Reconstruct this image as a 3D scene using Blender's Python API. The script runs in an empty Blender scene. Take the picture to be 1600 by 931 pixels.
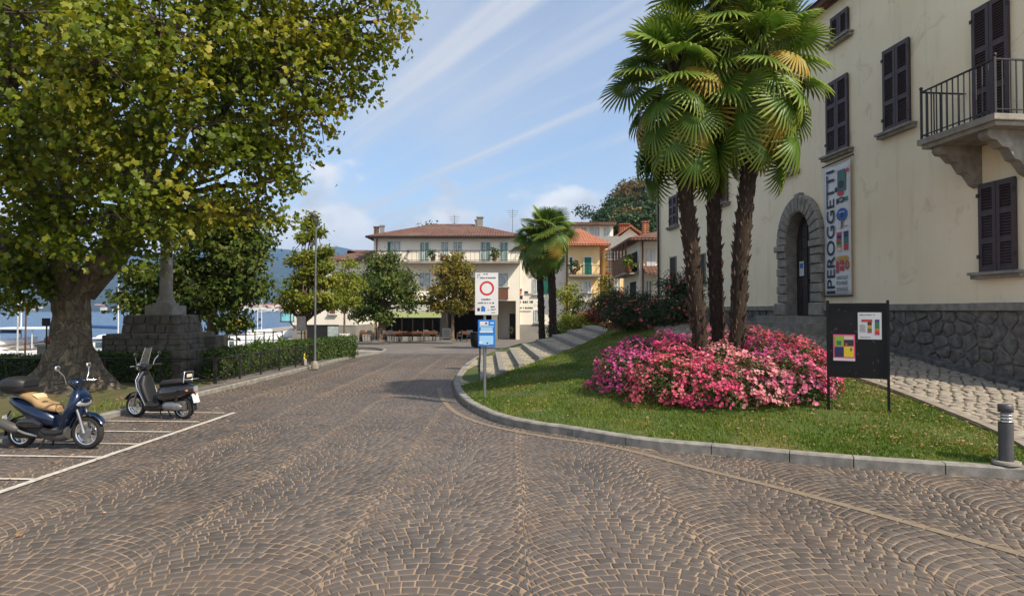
import bpy, bmesh, math, random
import numpy as np
from mathutils import Vector, Matrix
R = math.radians
rnd = random.Random(11)
npr = np.random.default_rng(5)
scene = bpy.context.scene
col = scene.collection

# ------------------------------------------------------------------ camera
H = 2.0
TH = math.atan(19.5 / 1000)
cam_d = bpy.data.cameras.new('camera')
cam_d.lens = 22.5; cam_d.sensor_width = 36; cam_d.clip_end = 30000; cam_d.clip_start = 0.05
cam = bpy.data.objects.new('camera', cam_d); col.objects.link(cam)
cam.location = (0, 0, H); cam.rotation_euler = (R(90) + TH, 0, 0)
scene.camera = cam

# ------------------------------------------------------------------ sky and sun
SUN_EL = R(47); SUN_H = Vector((0.80, -0.60, 0)).normalized()      # direction towards the sun
world = bpy.data.worlds.new('World'); scene.world = world; world.use_nodes = True
def build_world():
    nt = world.node_tree; n = nt.nodes; l = nt.links
    bg = n['Background']; bg.inputs['Strength'].default_value = 0.12
    sky = n.new('ShaderNodeTexSky'); sky.sky_type = 'NISHITA'; sky.sun_disc = False
    sky.sun_elevation = SUN_EL
    sky.sun_rotation = math.atan2(SUN_H.x, SUN_H.y)
    sky.altitude = 200; sky.air_density = 1.0; sky.dust_density = 1.4; sky.ozone_density = 1.0
    tc = n.new('ShaderNodeTexCoord'); sep = n.new('ShaderNodeSeparateXYZ'); l.new(tc.outputs['Generated'], sep.inputs[0])
    def math_(op, a, b=None, c=None):
        m = n.new('ShaderNodeMath'); m.operation = op
        for i, s in enumerate((a, b, c)):
            if s is None: continue
            if isinstance(s, (int, float)): m.inputs[i].default_value = s
            else: l.new(s, m.inputs[i])
        return m.outputs[0]
    def ramp(src, lo, hi):
        m = n.new('ShaderNodeMapRange'); m.interpolation_type = 'SMOOTHSTEP'
        m.inputs['From Min'].default_value = lo; m.inputs['From Max'].default_value = hi
        l.new(src, m.inputs['Value']); return m.outputs[0]
    # cirrus: a sheet high above, sampled where the view ray meets it
    zc = math_('MAXIMUM', sep.outputs['Z'], 0.03)
    u = math_('DIVIDE', sep.outputs['X'], zc); v = math_('DIVIDE', sep.outputs['Y'], zc)
    cmb = n.new('ShaderNodeCombineXYZ'); l.new(u, cmb.inputs[0]); l.new(v, cmb.inputs[1])
    def streak(rot, sc, nscale, lo, hi, loc=(0, 0, 0), dist=0.6, det=6):
        mp = n.new('ShaderNodeMapping'); mp.vector_type = 'TEXTURE'; mp.inputs['Rotation'].default_value = (0, 0, rot)
        mp.inputs['Scale'].default_value = sc; mp.inputs['Location'].default_value = loc
        l.new(cmb.outputs[0], mp.inputs['Vector'])
        nz = n.new('ShaderNodeTexNoise'); nz.inputs['Scale'].default_value = nscale
        nz.inputs['Detail'].default_value = det; nz.inputs['Distortion'].default_value = dist
        l.new(mp.outputs[0], nz.inputs['Vector'])
        return ramp(nz.outputs['Fac'], lo, hi)
    c1 = streak(R(122), (7.0, 0.26, 1), 1.0, 0.50, 0.78, (0.78, 0.55, 0), 0.45, 8)
    c2 = streak(R(114), (5.0, 0.45, 1), 1.0, 0.44, 0.78, (3.1, 1.2, 0), 0.7, 8)
    veil = streak(R(100), (5, 2.5, 1), 1.0, 0.25, 0.75, (7, 2, 0), 0.4, 5)
    cir = math_('ADD', math_('MULTIPLY', c1, 0.80), math_('ADD', math_('MULTIPLY', c2, 0.30), math_('MULTIPLY', veil, 0.46)))
    # cumulus band low over the horizon
    mp = n.new('ShaderNodeMapping'); mp.inputs['Scale'].default_value = (1.0, 1.0, 1.5); mp.inputs['Location'].default_value = (0.25, 0.1, 0.03)
    l.new(tc.outputs['Generated'], mp.inputs['Vector'])
    nz = n.new('ShaderNodeTexNoise'); nz.inputs['Scale'].default_value = 7.5; nz.inputs['Detail'].default_value = 9; nz.inputs['Roughness'].default_value = 0.5
    l.new(mp.outputs[0], nz.inputs['Vector'])
    hgt = math_('MULTIPLY', math_('SUBTRACT', sep.outputs['Z'], 0.165), 2.6)
    cum = ramp(math_('SUBTRACT', nz.outputs['Fac'], hgt), 0.47, 0.60)
    nz2 = n.new('ShaderNodeTexNoise'); nz2.inputs['Scale'].default_value = 8.5; nz2.inputs['Detail'].default_value = 6
    mp2 = n.new('ShaderNodeMapping'); mp2.inputs['Location'].default_value = (0.0, 0.0, -0.035); l.new(mp.outputs[0], mp2.inputs['Vector'])
    l.new(mp2.outputs[0], nz2.inputs['Vector'])
    ccol = n.new('ShaderNodeMix'); ccol.data_type = 'RGBA'
    l.new(ramp(nz2.outputs['Fac'], 0.36, 0.6), ccol.inputs['Factor'])
    ccol.inputs['A'].default_value = (3.5, 3.6, 3.8, 1); ccol.inputs['B'].default_value = (5.6, 5.45, 5.3, 1)
    m1 = n.new('ShaderNodeMix'); m1.data_type = 'RGBA'
    l.new(math_('MINIMUM', cir, 0.85), m1.inputs['Factor']); l.new(sky.outputs[0], m1.inputs['A'])
    m1.inputs['B'].default_value = (3.9, 3.9, 3.95, 1)
    m2 = n.new('ShaderNodeMix'); m2.data_type = 'RGBA'
    l.new(math_('MULTIPLY', cum, 0.85), m2.inputs['Factor']); l.new(m1.outputs['Result'], m2.inputs['A']); l.new(ccol.outputs['Result'], m2.inputs['B'])
    l.new(m2.outputs['Result'], bg.inputs['Color'])
build_world()
sun_d = bpy.data.lights.new('sun', 'SUN'); sun_d.energy = 3.2; sun_d.angle = R(0.7); sun_d.color = (1.0, 0.89, 0.72)
sun = bpy.data.objects.new('sun', sun_d); col.objects.link(sun)
sdir = Vector((SUN_H.x * math.cos(SUN_EL), SUN_H.y * math.cos(SUN_EL), math.sin(SUN_EL)))
sun.rotation_euler = sdir.to_track_quat('Z', 'Y').to_euler(); sun.location = (30, -20, 40)
vs = scene.view_settings
vs.view_transform = 'Standard'; vs.look = 'None'; vs.exposure = 0.78; vs.gamma = 1.0; vs.use_curve_mapping = False
scene.render.engine = 'CYCLES'
cy = scene.cycles
cy.max_bounces = 6; cy.diffuse_bounces = 3; cy.glossy_bounces = 3; cy.transmission_bounces = 4; cy.transparent_max_bounces = 6; cy.volume_bounces = 0
cy.use_denoising = True; cy.caustics_reflective = False; cy.caustics_refractive = False

# ------------------------------------------------------------------ helpers
def ray(x, y):
    a = (x - 800) / 1000; b = (465.5 - y) / 1000
    return Vector((a, math.cos(TH) - b * math.sin(TH), math.sin(TH) + b * math.cos(TH)))
def at(x, y, Y):
    d = ray(x, y); t = Y / d.y
    return Vector((d.x * t, Y, H + d.z * t))
def gz(Y): return -min(0.4, max(0.0, (Y - 26) * 0.0145))
def gnd(x, y, dz=0.0):
    z = dz
    for _ in range(8):
        d = ray(x, y); t = (z - H) / d.z; p = Vector((d.x * t, d.y * t, z)); z = gz(p.y) + dz
    return p
V3 = Vector

class MB:
    def __init__(s, o=(0, 0, 0)):
        s.v = []; s.f = []; s.sm = []; s.o = Vector(o)
    def add(s, vs, fs, smooth=False):
        k = len(s.v)
        s.v.extend([tuple(Vector(p) - s.o) for p in vs])
        s.f.extend([tuple(i + k for i in f) for f in fs]); s.sm.extend([smooth] * len(fs))
        return s
    def obox(s, c, a, b, d):
        c, a, b, d = Vector(c), Vector(a), Vector(b), Vector(d)
        if a.cross(b).dot(d) < 0: a = -a
        vs = [c + i * a + j * b + k * d for k in (-1, 1) for j in (-1, 1) for i in (-1, 1)]
        return s.add(vs, [(0, 2, 3, 1), (4, 5, 7, 6), (0, 1, 5, 4), (2, 6, 7, 3), (0, 4, 6, 2), (1, 3, 7, 5)])
    def box(s, x0, x1, y0, y1, z0, z1):
        return s.obox(((x0 + x1) / 2, (y0 + y1) / 2, (z0 + z1) / 2), ((x1 - x0) / 2, 0, 0), (0, (y1 - y0) / 2, 0), (0, 0, (z1 - z0) / 2))
    def bar(s, a, b, w, h=None, up=(0, 0, 1)):
        a, b = Vector(a), Vector(b); h = h or w; d = b - a; L = d.length; d.normalize()
        u = Vector(up)
        if abs(d.dot(u)) > 0.98: u = Vector((1, 0, 0))
        x = d.cross(u).normalized(); z = x.cross(d)
        return s.obox((a + b) / 2, x * w / 2, d * L / 2, z * h / 2)
    def tube(s, pts, rs, n=8, cap=True, smooth=True):
        pts = [Vector(p) for p in pts]
        if isinstance(rs, (int, float)): rs = [rs] * len(pts)
        vs = []; fs = []; u = None
        for i, p in enumerate(pts):
            t = (pts[min(i + 1, len(pts) - 1)] - pts[max(i - 1, 0)]).normalized()
            if u is None:
                u = t.cross(Vector((0, 0, 1)) if abs(t.z) < 0.9 else Vector((1, 0, 0))).normalized()
            else:
                u = (u - t * u.dot(t)).normalized()
            w = t.cross(u)
            for k in range(n):
                a = 2 * math.pi * k / n
                vs.append(p + (u * math.cos(a) + w * math.sin(a)) * rs[i])
        for i in range(len(pts) - 1):
            for k in range(n):
                fs.append((i * n + k, i * n + (k + 1) % n, (i + 1) * n + (k + 1) % n, (i + 1) * n + k))
        s.add(vs, fs, smooth)
        if cap:
            s.add(vs[:n], [tuple(range(n))[::-1]]); s.add(vs[-n:], [tuple(range(n))])
        return s
    def lathe(s, c, prof, n=16, axis=(0, 0, 1), smooth=True, cap=True):
        c = Vector(c); ax = Vector(axis).normalized()
        u = ax.cross(Vector((0, 1, 0)) if abs(ax.y) < 0.9 else Vector((1, 0, 0))).normalized(); w = ax.cross(u)
        vs = []; fs = []
        for r, z in prof:
            for k in range(n):
                a = 2 * math.pi * k / n
                vs.append(c + ax * z + (u * math.cos(a) + w * math.sin(a)) * r)
        for i in range(len(prof) - 1):
            for k in range(n):
                fs.append((i * n + k, i * n + (k + 1) % n, (i + 1) * n + (k + 1) % n, (i + 1) * n + k))
        s.add(vs, fs, smooth)
        if cap: s.add(vs[:n], [tuple(range(n))[::-1]]); s.add(vs[-n:], [tuple(range(n))])
        return s
    def prism(s, poly, d, smooth=False):
        poly = [Vector(p) for p in poly]; d = Vector(d); n = len(poly)
        vs = poly + [p + d for p in poly]
        fs = [tuple(range(n))[::-1], tuple(range(n, 2 * n))]
        s.add(vs, fs)
        s.add(vs, [(i, (i + 1) % n, n + (i + 1) % n, n + i) for i in range(n)], smooth)
        return s
    def ball(s, c, r, n=10, m=7, ax=None):
        c = Vector(c); r = (r, r, r) if isinstance(r, (int, float)) else r
        vs = [c + Vector((0, 0, -r[2]))]; fs = []
        for j in range(1, m):
            ph = -math.pi / 2 + math.pi * j / m
            for i in range(n):
                a = 2 * math.pi * i / n
                vs.append(c + Vector((r[0] * math.cos(ph) * math.cos(a), r[1] * math.cos(ph) * math.sin(a), r[2] * math.sin(ph))))
        vs.append(c + Vector((0, 0, r[2]))); last = len(vs) - 1
        for i in range(n):
            fs.append((0, 1 + (i + 1) % n, 1 + i)); fs.append((last, last - n + i, last - n + (i + 1) % n))
        for j in range(m - 2):
            for i in range(n):
                a = 1 + j * n + i; b = 1 + j * n + (i + 1) % n
                fs.append((a, b, b + n, a + n))
        return s.add(vs, fs, True)
    def loft(s, secs, n=16, ex=2.6, smooth=True, cap=True):
        """secs: (centre, half vector a, half vector b[, exponent])"""
        vs = []; fs = []
        for sec in secs:
            c, a, b = Vector(sec[0]), Vector(sec[1]), Vector(sec[2]); e = sec[3] if len(sec) > 3 else ex
            for k in range(n):
                t = 2 * math.pi * k / n; ct, st = math.cos(t), math.sin(t)
                vs.append(c + a * math.copysign(abs(ct) ** (2 / e), ct) + b * math.copysign(abs(st) ** (2 / e), st))
        for i in range(len(secs) - 1):
            for k in range(n):
                fs.append((i * n + k, i * n + (k + 1) % n, (i + 1) * n + (k + 1) % n, (i + 1) * n + k))
        s.add(vs, fs, smooth)
        if cap: s.add(vs[:n], [tuple(range(n))[::-1]]); s.add(vs[-n:], [tuple(range(n))])
        return s
    def mesh(s, name, mat=None):
        me = bpy.data.meshes.new(name); me.from_pydata(s.v, [], s.f)
        me.polygons.foreach_set('use_smooth', s.sm); me.update()
        if mat: me.materials.append(mat)
        return me
    def build(s, name, mat, parent=None, bev=0, fixn=True):
        me = s.mesh(name, mat)
        if fixn:
            bm = bmesh.new(); bm.from_mesh(me); bmesh.ops.recalc_face_normals(bm, faces=bm.faces); bm.to_mesh(me); bm.free()
        o = link(name, me, parent)
        if bev:
            b = o.modifiers.new('bevel', 'BEVEL'); b.width = bev; b.segments = 2; b.limit_method = 'ANGLE'; b.angle_limit = R(40)
        return o

def link(name, data, parent=None):
    o = bpy.data.objects.new(name, data); col.objects.link(o)
    if parent: o.parent = parent
    return o
def tag(o, label=None, cat=None, group=None, kind=None):
    if label: o['label'] = label
    if cat: o['category'] = cat
    if group: o['group'] = group
    if kind: o['kind'] = kind
    return o
def thing(name, label, cat, loc=(0, 0, 0), rz=0, group=None):
    o = link(name, None); o.location = loc; o.rotation_euler = (0, 0, rz); o.empty_display_size = 0.2
    return tag(o, label, cat, group)
def copy_tree(o, parent=None):
    c = o.copy(); col.objects.link(c)
    if parent is not None: c.parent = parent
    for ch in list(o.children): copy_tree(ch, c)
    return c
def mesh_np(name, V, F, mat, parent=None, attr=None, smooth=False):
    me = bpy.data.meshes.new(name or 'frond')
    V = np.ascontiguousarray(V, dtype=np.float32); F = np.ascontiguousarray(F, dtype=np.int32)
    me.vertices.add(len(V)); me.vertices.foreach_set('co', V.ravel())
    m, k = F.shape
    me.loops.add(m * k); me.loops.foreach_set('vertex_index', F.ravel())
    me.polygons.add(m); me.polygons.foreach_set('loop_start', np.arange(m, dtype=np.int32) * k)
    if smooth: me.polygons.foreach_set('use_smooth', np.ones(m, dtype=bool))
    if attr is not None:
        a = me.attributes.new('t', 'FLOAT', 'POINT'); a.data.foreach_set('value', np.ascontiguousarray(attr, dtype=np.float32))
    me.update(calc_edges=True)
    me.materials.append(mat)
    return link(name, me, parent) if name else me

# ------------------------------------------------------------------ materials
def sr(r, g, b):
    f = lambda c: (c / 255 / 12.92) if c / 255 <= 0.04045 else ((c / 255 + 0.055) / 1.055) ** 2.4
    return (f(r), f(g), f(b))
def c4(c): return (c[0], c[1], c[2], 1)
def nmat(name):
    m = bpy.data.materials.new(name); m.use_nodes = True
    return m, m.node_tree.nodes, m.node_tree.links, m.node_tree.nodes['Principled BSDF']
def mixc(n, l, fac, a, b, mode='MIX'):
    x = n.new('ShaderNodeMix'); x.data_type = 'RGBA'; x.blend_type = mode
    for s, k in ((fac, 'Factor'), (a, 'A'), (b, 'B')):
        if isinstance(s, (int, float)): x.inputs[k].default_value = s
        elif isinstance(s, tuple): x.inputs[k].default_value = c4(s)
        else: l.new(s, x.inputs[k])
    return x.outputs['Result']
def noise(n, l, vec, scale, det=4, rough=0.55, dist=0):
    t = n.new('ShaderNodeTexNoise'); t.inputs['Scale'].default_value = scale; t.inputs['Detail'].default_value = det
    t.inputs['Roughness'].default_value = rough; t.inputs['Distortion'].default_value = dist
    l.new(vec, t.inputs['Vector']); return t.outputs['Fac']
def rng(n, l, src, a, b, c=0.0, d=1.0):
    m = n.new('ShaderNodeMapRange'); l.new(src, m.inputs['Value'])
    m.inputs['From Min'].default_value = a; m.inputs['From Max'].default_value = b
    m.inputs['To Min'].default_value = c; m.inputs['To Max'].default_value = d
    return m.outputs[0]
def bump(n, l, bs, h, strength, dist=0.02):
    b = n.new('ShaderNodeBump'); b.inputs['Strength'].default_value = strength; b.inputs['Distance'].default_value = dist
    l.new(h, b.inputs['Height']); l.new(b.outputs[0], bs.inputs['Normal'])
def mat(name, c, c2=None, s=3, rough=0.8, bmp=0, bsc=30, bd=0.02, metal=0, isl=0, c3=None, s3=0.6, lo=0.35, hi=0.65, coat=0, spec=0.5, obj=False, zs=1.0):
    m, n, l, bs = nmat(name)
    bs.inputs['Roughness'].default_value = rough; bs.inputs['Metallic'].default_value = metal
    bs.inputs['Coat Weight'].default_value = coat; bs.inputs['Specular IOR Level'].default_value = spec
    bs.inputs['Coat Roughness'].default_value = 0.05
    tc = n.new('ShaderNodeTexCoord'); vec = tc.outputs['Object']
    if zs != 1.0:
        mp = n.new('ShaderNodeMapping'); mp.inputs['Scale'].default_value = (1, 1, zs); l.new(vec, mp.inputs['Vector']); vec = mp.outputs[0]
    out = None
    if c2:
        out = mixc(n, l, rng(n, l, noise(n, l, vec, s, 6, 0.6), lo, hi), c, c2)
    if c3:
        out = mixc(n, l, rng(n, l, noise(n, l, vec, s3, 5, 0.6, 0.5), 0.5, 0.72), out if out else c, c3)
    if isl:
        g = n.new('ShaderNodeNewGeometry'); v = rng(n, l, g.outputs['Random Per Island'], 0, 1, 1 - isl, 1 + isl)
        hs = n.new('ShaderNodeHueSaturation'); l.new(v, hs.inputs['Value'])
        if out: l.new(out, hs.inputs['Color'])
        else: hs.inputs['Color'].default_value = c4(c)
        out = hs.outputs[0]
    if out: l.new(out, bs.inputs['Base Color'])
    else: bs.inputs['Base Color'].default_value = c4(c)
    if bmp: bump(n, l, bs, noise(n, l, vec, bsc, 6, 0.65), bmp, bd)
    return m
def leafmat(name, cols, trans=0.35, nsc=0.6, rough=0.5, mixn=0.5, tip=None, spec=0.35):
    """cols: [(pos, rgb)] over a mix of patch noise and a random value per leaf"""
    m, n, l, bs = nmat(name); bs.inputs['Roughness'].default_value = rough; bs.inputs['Specular IOR Level'].default_value = spec
    tc = n.new('ShaderNodeTexCoord'); g = n.new('ShaderNodeNewGeometry')
    nz = rng(n, l, noise(n, l, tc.outputs['Object'], nsc, 3), 0.3, 0.7)
    mm = n.new('ShaderNodeMix'); mm.data_type = 'FLOAT'; mm.inputs['Factor'].default_value = mixn
    l.new(g.outputs['Random Per Island'], mm.inputs['A']); l.new(nz, mm.inputs['B'])
    cr = n.new('ShaderNodeValToRGB'); e = cr.color_ramp.elements
    while len(e) < len(cols): e.new(0.5)
    for i, (p, c) in enumerate(cols): e[i].position = p; e[i].color = c4(c)
    l.new(mm.outputs['Result'], cr.inputs[0]); out = cr.outputs[0]
    if tip:
        a = n.new('ShaderNodeAttribute'); a.attribute_name = 't'
        out = mixc(n, l, a.outputs['Fac'], out, tip)
    l.new(out, bs.inputs['Base Color'])
    if trans:
        t = n.new('ShaderNodeBsdfTranslucent'); l.new(out, t.inputs['Color'])
        ms = n.new('ShaderNodeMixShader'); ms.inputs[0].default_value = trans
        l.new(bs.outputs[0], ms.inputs[1]); l.new(t.outputs[0], ms.inputs[2]); l.new(ms.outputs[0], n['Material Output'].inputs['Surface'])
    return m

def roofmat(name, a, b, c):
    m, n, l, bs = nmat(name); bs.inputs['Roughness'].default_value = 0.9
    tc = n.new('ShaderNodeTexCoord'); v = tc.outputs['Object']
    out = mixc(n, l, rng(n, l, noise(n, l, v, 2.2, 8, 0.75), 0.38, 0.62), a, b)
    out = mixc(n, l, rng(n, l, noise(n, l, v, 0.5, 4, 0.6), 0.48, 0.7), out, c)
    w = n.new('ShaderNodeTexWave'); w.bands_direction = 'X'; w.inputs['Scale'].default_value = 1.45; w.inputs['Distortion'].default_value = 0.6; w.inputs['Detail'].default_value = 2; l.new(v, w.inputs['Vector'])
    w2 = n.new('ShaderNodeTexWave'); w2.bands_direction = 'Z'; w2.inputs['Scale'].default_value = 2.6; w2.inputs['Distortion'].default_value = 0.8; l.new(v, w2.inputs['Vector'])
    ad = n.new('ShaderNodeMath'); ad.operation = 'MULTIPLY'; l.new(w.outputs['Fac'], ad.inputs[0]); l.new(w2.outputs['Fac'], ad.inputs[1])
    l.new(out, bs.inputs['Base Color']); bump(n, l, bs, ad.outputs[0], 0.9, 0.08); return m
def bark_mat():
    m, n, l, bs = nmat('bark'); bs.inputs['Roughness'].default_value = 0.92
    tc = n.new('ShaderNodeTexCoord'); v = tc.outputs['Object']
    mp = n.new('ShaderNodeMapping'); mp.inputs['Scale'].default_value = (1, 1, 0.6); l.new(v, mp.inputs['Vector'])
    nz = n.new('ShaderNodeTexNoise'); nz.inputs['Scale'].default_value = 2.5; nz.inputs['Detail'].default_value = 5; l.new(mp.outputs[0], nz.inputs['Vector'])
    dv = mixc(n, l, 0.45, mp.outputs[0], nz.outputs['Color'])
    vo = n.new('ShaderNodeTexVoronoi'); vo.inputs['Scale'].default_value = 13; l.new(dv, vo.inputs['Vector'])
    ve = n.new('ShaderNodeTexVoronoi'); ve.feature = 'DISTANCE_TO_EDGE'; ve.inputs['Scale'].default_value = 13; l.new(dv, ve.inputs['Vector'])
    sp = n.new('ShaderNodeSeparateColor'); l.new(vo.outputs['Color'], sp.inputs[0])
    cr = n.new('ShaderNodeValToRGB'); e = cr.color_ramp.elements; e.new(0.35); e.new(0.7)
    for i, (p, c) in enumerate(((0, sr(94, 84, 69)), (0.35, sr(110, 99, 82)), (0.7, sr(122, 111, 92)), (1, sr(142, 131, 109)))): e[i].position = p; e[i].color = c4(c)
    l.new(sp.outputs[0], cr.inputs[0])
    out = mixc(n, l, rng(n, l, ve.outputs['Distance'], 0.0, 0.08, 0.22, 0), cr.outputs[0], sr(66, 57, 46))
    out = mixc(n, l, rng(n, l, noise(n, l, v, 5, 7, 0.75), 0.38, 0.66, 0, 0.8), out, sr(80, 71, 58))
    l.new(out, bs.inputs['Base Color'])
    h = n.new('ShaderNodeMath'); h.operation = 'ADD'; l.new(rng(n, l, ve.outputs['Distance'], 0, 0.09), h.inputs[0]); l.new(noise(n, l, v, 12, 6, 0.7), h.inputs[1])
    bump(n, l, bs, h.outputs[0], 0.9, 0.03); return m
def plaster_mat():
    m, n, l, bs = nmat('plaster'); bs.inputs['Roughness'].default_value = 0.92
    tc = n.new('ShaderNodeTexCoord'); v = tc.outputs['Object']
    out = mixc(n, l, rng(n, l, noise(n, l, v, 0.6, 6, 0.6), 0.35, 0.65), sr(246, 233, 203), sr(240, 224, 190))
    mp = n.new('ShaderNodeMapping'); mp.inputs['Scale'].default_value = (2.2, 2.2, 0.16); l.new(v, mp.inputs['Vector'])
    st = rng(n, l, noise(n, l, mp.outputs[0], 1.6, 6, 0.65), 0.54, 0.76, 0, 0.45)
    out = mixc(n, l, st, out, sr(206, 190, 158))
    out = mixc(n, l, rng(n, l, noise(n, l, v, 1.7, 7, 0.7, 0.8), 0.58, 0.70, 0, 0.55), out, sr(196, 178, 146))
    l.new(out, bs.inputs['Base Color']); bump(n, l, bs, noise(n, l, v, 9, 8, 0.7), 0.25, 0.02); return m
MT = {}
MT['cobble'] = mat('cobble', sr(98, 90, 83), sr(72, 67, 63), s=0.35, rough=0.55, bmp=0.45, bsc=90, bd=0.006, isl=0.2, c3=sr(98, 84, 74), s3=1.3, lo=0.3, hi=0.7)
MT['sand'] = mat('sand', sr(162, 138, 112), sr(124, 105, 86), s=5, rough=0.95, bmp=0.5, bsc=120, bd=0.005, c3=sr(116, 98, 80), s3=0.5)
MT['asphalt'] = mat('asphalt', sr(112, 106, 100), sr(96, 91, 87), s=2, rough=0.85, bmp=0.3, bsc=150, bd=0.004, c3=sr(126, 118, 108), s3=0.35)
MT['concrete'] = mat('concrete', sr(158, 150, 138), sr(132, 125, 115), s=3, rough=0.9, bmp=0.25, bsc=60, bd=0.004)
MT['kerb'] = mat('kerb', sr(150, 146, 138), sr(116, 113, 106), s=6, rough=0.85, bmp=0.5, bsc=70, bd=0.006, isl=0.0)
MT['tansett'] = mat('tansett', sr(136, 121, 101), sr(118, 104, 87), s=8, rough=0.8, bmp=0.3, bsc=60, bd=0.004, isl=0.1)
MT['paint'] = mat('paint', sr(206, 202, 192), sr(176, 168, 154), s=14, rough=0.7, bmp=0.3, bsc=60, bd=0.004, c3=sr(160, 150, 136), s3=7)
MT['earth'] = mat('earth', sr(92, 84, 48), sr(70, 76, 34), s=2.5, rough=1, bmp=0.6, bsc=40, bd=0.02, c3=sr(104, 84, 58), s3=0.8)
MT['soil'] = mat('soil', sr(76, 92, 34), sr(58, 76, 26), s=2, rough=1, bmp=0.6, bsc=60, bd=0.015, c3=sr(112, 98, 56), s3=0.9)
MT['rampstone'] = mat('rampstone', sr(150, 140, 124), sr(120, 112, 100), s=6, rough=0.75, bmp=0.4, bsc=50, bd=0.006, isl=0.18)
MT['rampjoint'] = mat('rampjoint', sr(112, 102, 86), sr(86, 80, 64), s=6, rough=0.95, bmp=0.4, bsc=80, bd=0.006)
MT['plaster'] = plaster_mat()
MT['stonedark'] = mat('stonedark', sr(122, 119, 112), sr(78, 77, 76), s=7, rough=0.9, bmp=1.0, bsc=14, bd=0.04, isl=0.3, c3=sr(104, 98, 86), s3=3)
MT['mortar'] = mat('mortar', sr(138, 133, 123), sr(104, 100, 93), s=6, rough=0.95, bmp=0.3, bsc=60)
MT['stone'] = mat('stone', sr(150, 145, 134), sr(118, 114, 106), s=5, rough=0.85, bmp=0.5, bsc=30, bd=0.012, isl=0.12)
MT['shutter'] = mat('shutter', sr(72, 55, 55), sr(60, 46, 47), s=4, rough=0.55, bmp=0.1, bsc=40)
MT['dark'] = mat('dark', sr(24, 22, 22), rough=0.6)
MT['iron'] = mat('iron', sr(44, 42, 42), sr(56, 50, 46), s=10, rough=0.5, metal=0.4)
MT['black'] = mat('black', sr(16, 16, 17), sr(24, 23, 24), s=5, rough=0.55, spec=0.3, bmp=0.05, bsc=60)
MT['wood'] = mat('wood', sr(52, 40, 34), sr(38, 29, 25), s=5, rough=0.6, bmp=0.3, bsc=40, bd=0.005)
MT['steel'] = mat('steel', sr(150, 152, 154), sr(128, 130, 132), s=5, rough=0.42, metal=0.75)
MT['chrome'] = mat('chrome', (0.8, 0.8, 0.8), rough=0.15, metal=1)
MT['white'] = mat('white', sr(222, 222, 218), sr(206, 206, 202), s=3, rough=0.55)
MT['sheet'] = mat('sheet', sr(216, 217, 216), sr(206, 207, 207), s=3, rough=0.4)
MT['ink'] = mat('ink', sr(34, 40, 58), rough=0.6)
MT['redp'] = mat('redp', sr(196, 40, 38), rough=0.4)
MT['bluep'] = mat('bluep', sr(36, 112, 190), rough=0.4)
MT['lightblue'] = mat('lightblue', sr(150, 196, 230), rough=0.4)
MT['roof'] = roofmat('roof', sr(120, 80, 62), sr(82, 60, 50), sr(112, 90, 76))
MT['roof2'] = roofmat('roof2', sr(178, 108, 74), sr(146, 86, 62), sr(150, 108, 84))
MT['wallw'] = mat('wallw', sr(244, 237, 222), sr(236, 227, 208), s=0.6, rough=0.9, c3=sr(230, 220, 200), s3=0.3)
MT['wallo'] = mat('wallo', sr(236, 206, 150), sr(226, 192, 134), s=0.6, rough=0.9)
MT['wallg'] = mat('wallg', sr(150, 146, 138), sr(134, 130, 124), s=1.5, rough=0.9)
MT['glass'] = mat('glass', sr(70, 88, 92), sr(104, 120, 120), s=1.1, rough=0.12, spec=0.8)
MT['curtain'] = mat('curtain', sr(196, 204, 198), sr(150, 164, 160), s=4, rough=0.35)
MT['green'] = mat('green', sr(20, 104, 84), sr(16, 86, 70), s=4, rough=0.5)
MT['brownw'] = mat('brownw', sr(120, 78, 54), sr(96, 62, 44), s=6, rough=0.7)
MT['bark'] = bark_mat()
MT['bark2'] = mat('bark2', sr(126, 106, 86), sr(92, 76, 60), s=5, rough=0.95, bmp=0.6, bsc=20, bd=0.03)
MT['palmtrunk'] = mat('palmtrunk', sr(62, 48, 36), sr(40, 30, 23), s=9, rough=1, bmp=0.9, bsc=45, bd=0.03, zs=0.35)
MT['boot'] = mat('boot', sr(92, 72, 52), sr(48, 37, 27), s=9, rough=0.95, isl=0.45)
MT['water'] = None

# ================================================================== SETTING
def smooth_line(pts, step):
    P = [Vector((p[0], p[1], 0)) for p in pts]; out = []
    for i in range(len(P) - 1):
        a, b, c, d = P[max(i - 1, 0)], P[i], P[i + 1], P[min(i + 2, len(P) - 1)]
        for k in range(12):
            t = k / 12
            out.append(0.5 * ((2 * b) + (c - a) * t + (2 * a - 5 * b + 4 * c - d) * t * t + (3 * b - a - 3 * c + d) * t ** 3))
    out.append(P[-1])
    res = [out[0]]; acc = 0
    for a, b in zip(out, out[1:]):
        L = (b - a).length; pos = 0
        while acc + (L - pos) >= step:
            pos += step - acc; res.append(a.lerp(b, pos / L)); acc = 0
        acc += L - pos
    return res
def offs(line, w):
    out = []
    for i, p in enumerate(line):
        t = (line[min(i + 1, len(line) - 1)] - line[max(i - 1, 0)]).normalized()
        out.append(p + Vector((t.y, -t.x, 0)) * w)
    return out
def inside(poly, X, Y):
    X = np.asarray(X, float); Y = np.asarray(Y, float); r = np.zeros(X.shape, bool); n = len(poly)
    for i in range(n):
        x0, y0 = poly[i][0], poly[i][1]; x1, y1 = poly[(i + 1) % n][0], poly[(i + 1) % n][1]
        if y0 == y1: continue
        c = ((y0 > Y) != (y1 > Y)) & (X < (x1 - x0) * (Y - y0) / (y1 - y0) + x0)
        r ^= c
    return r
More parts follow.
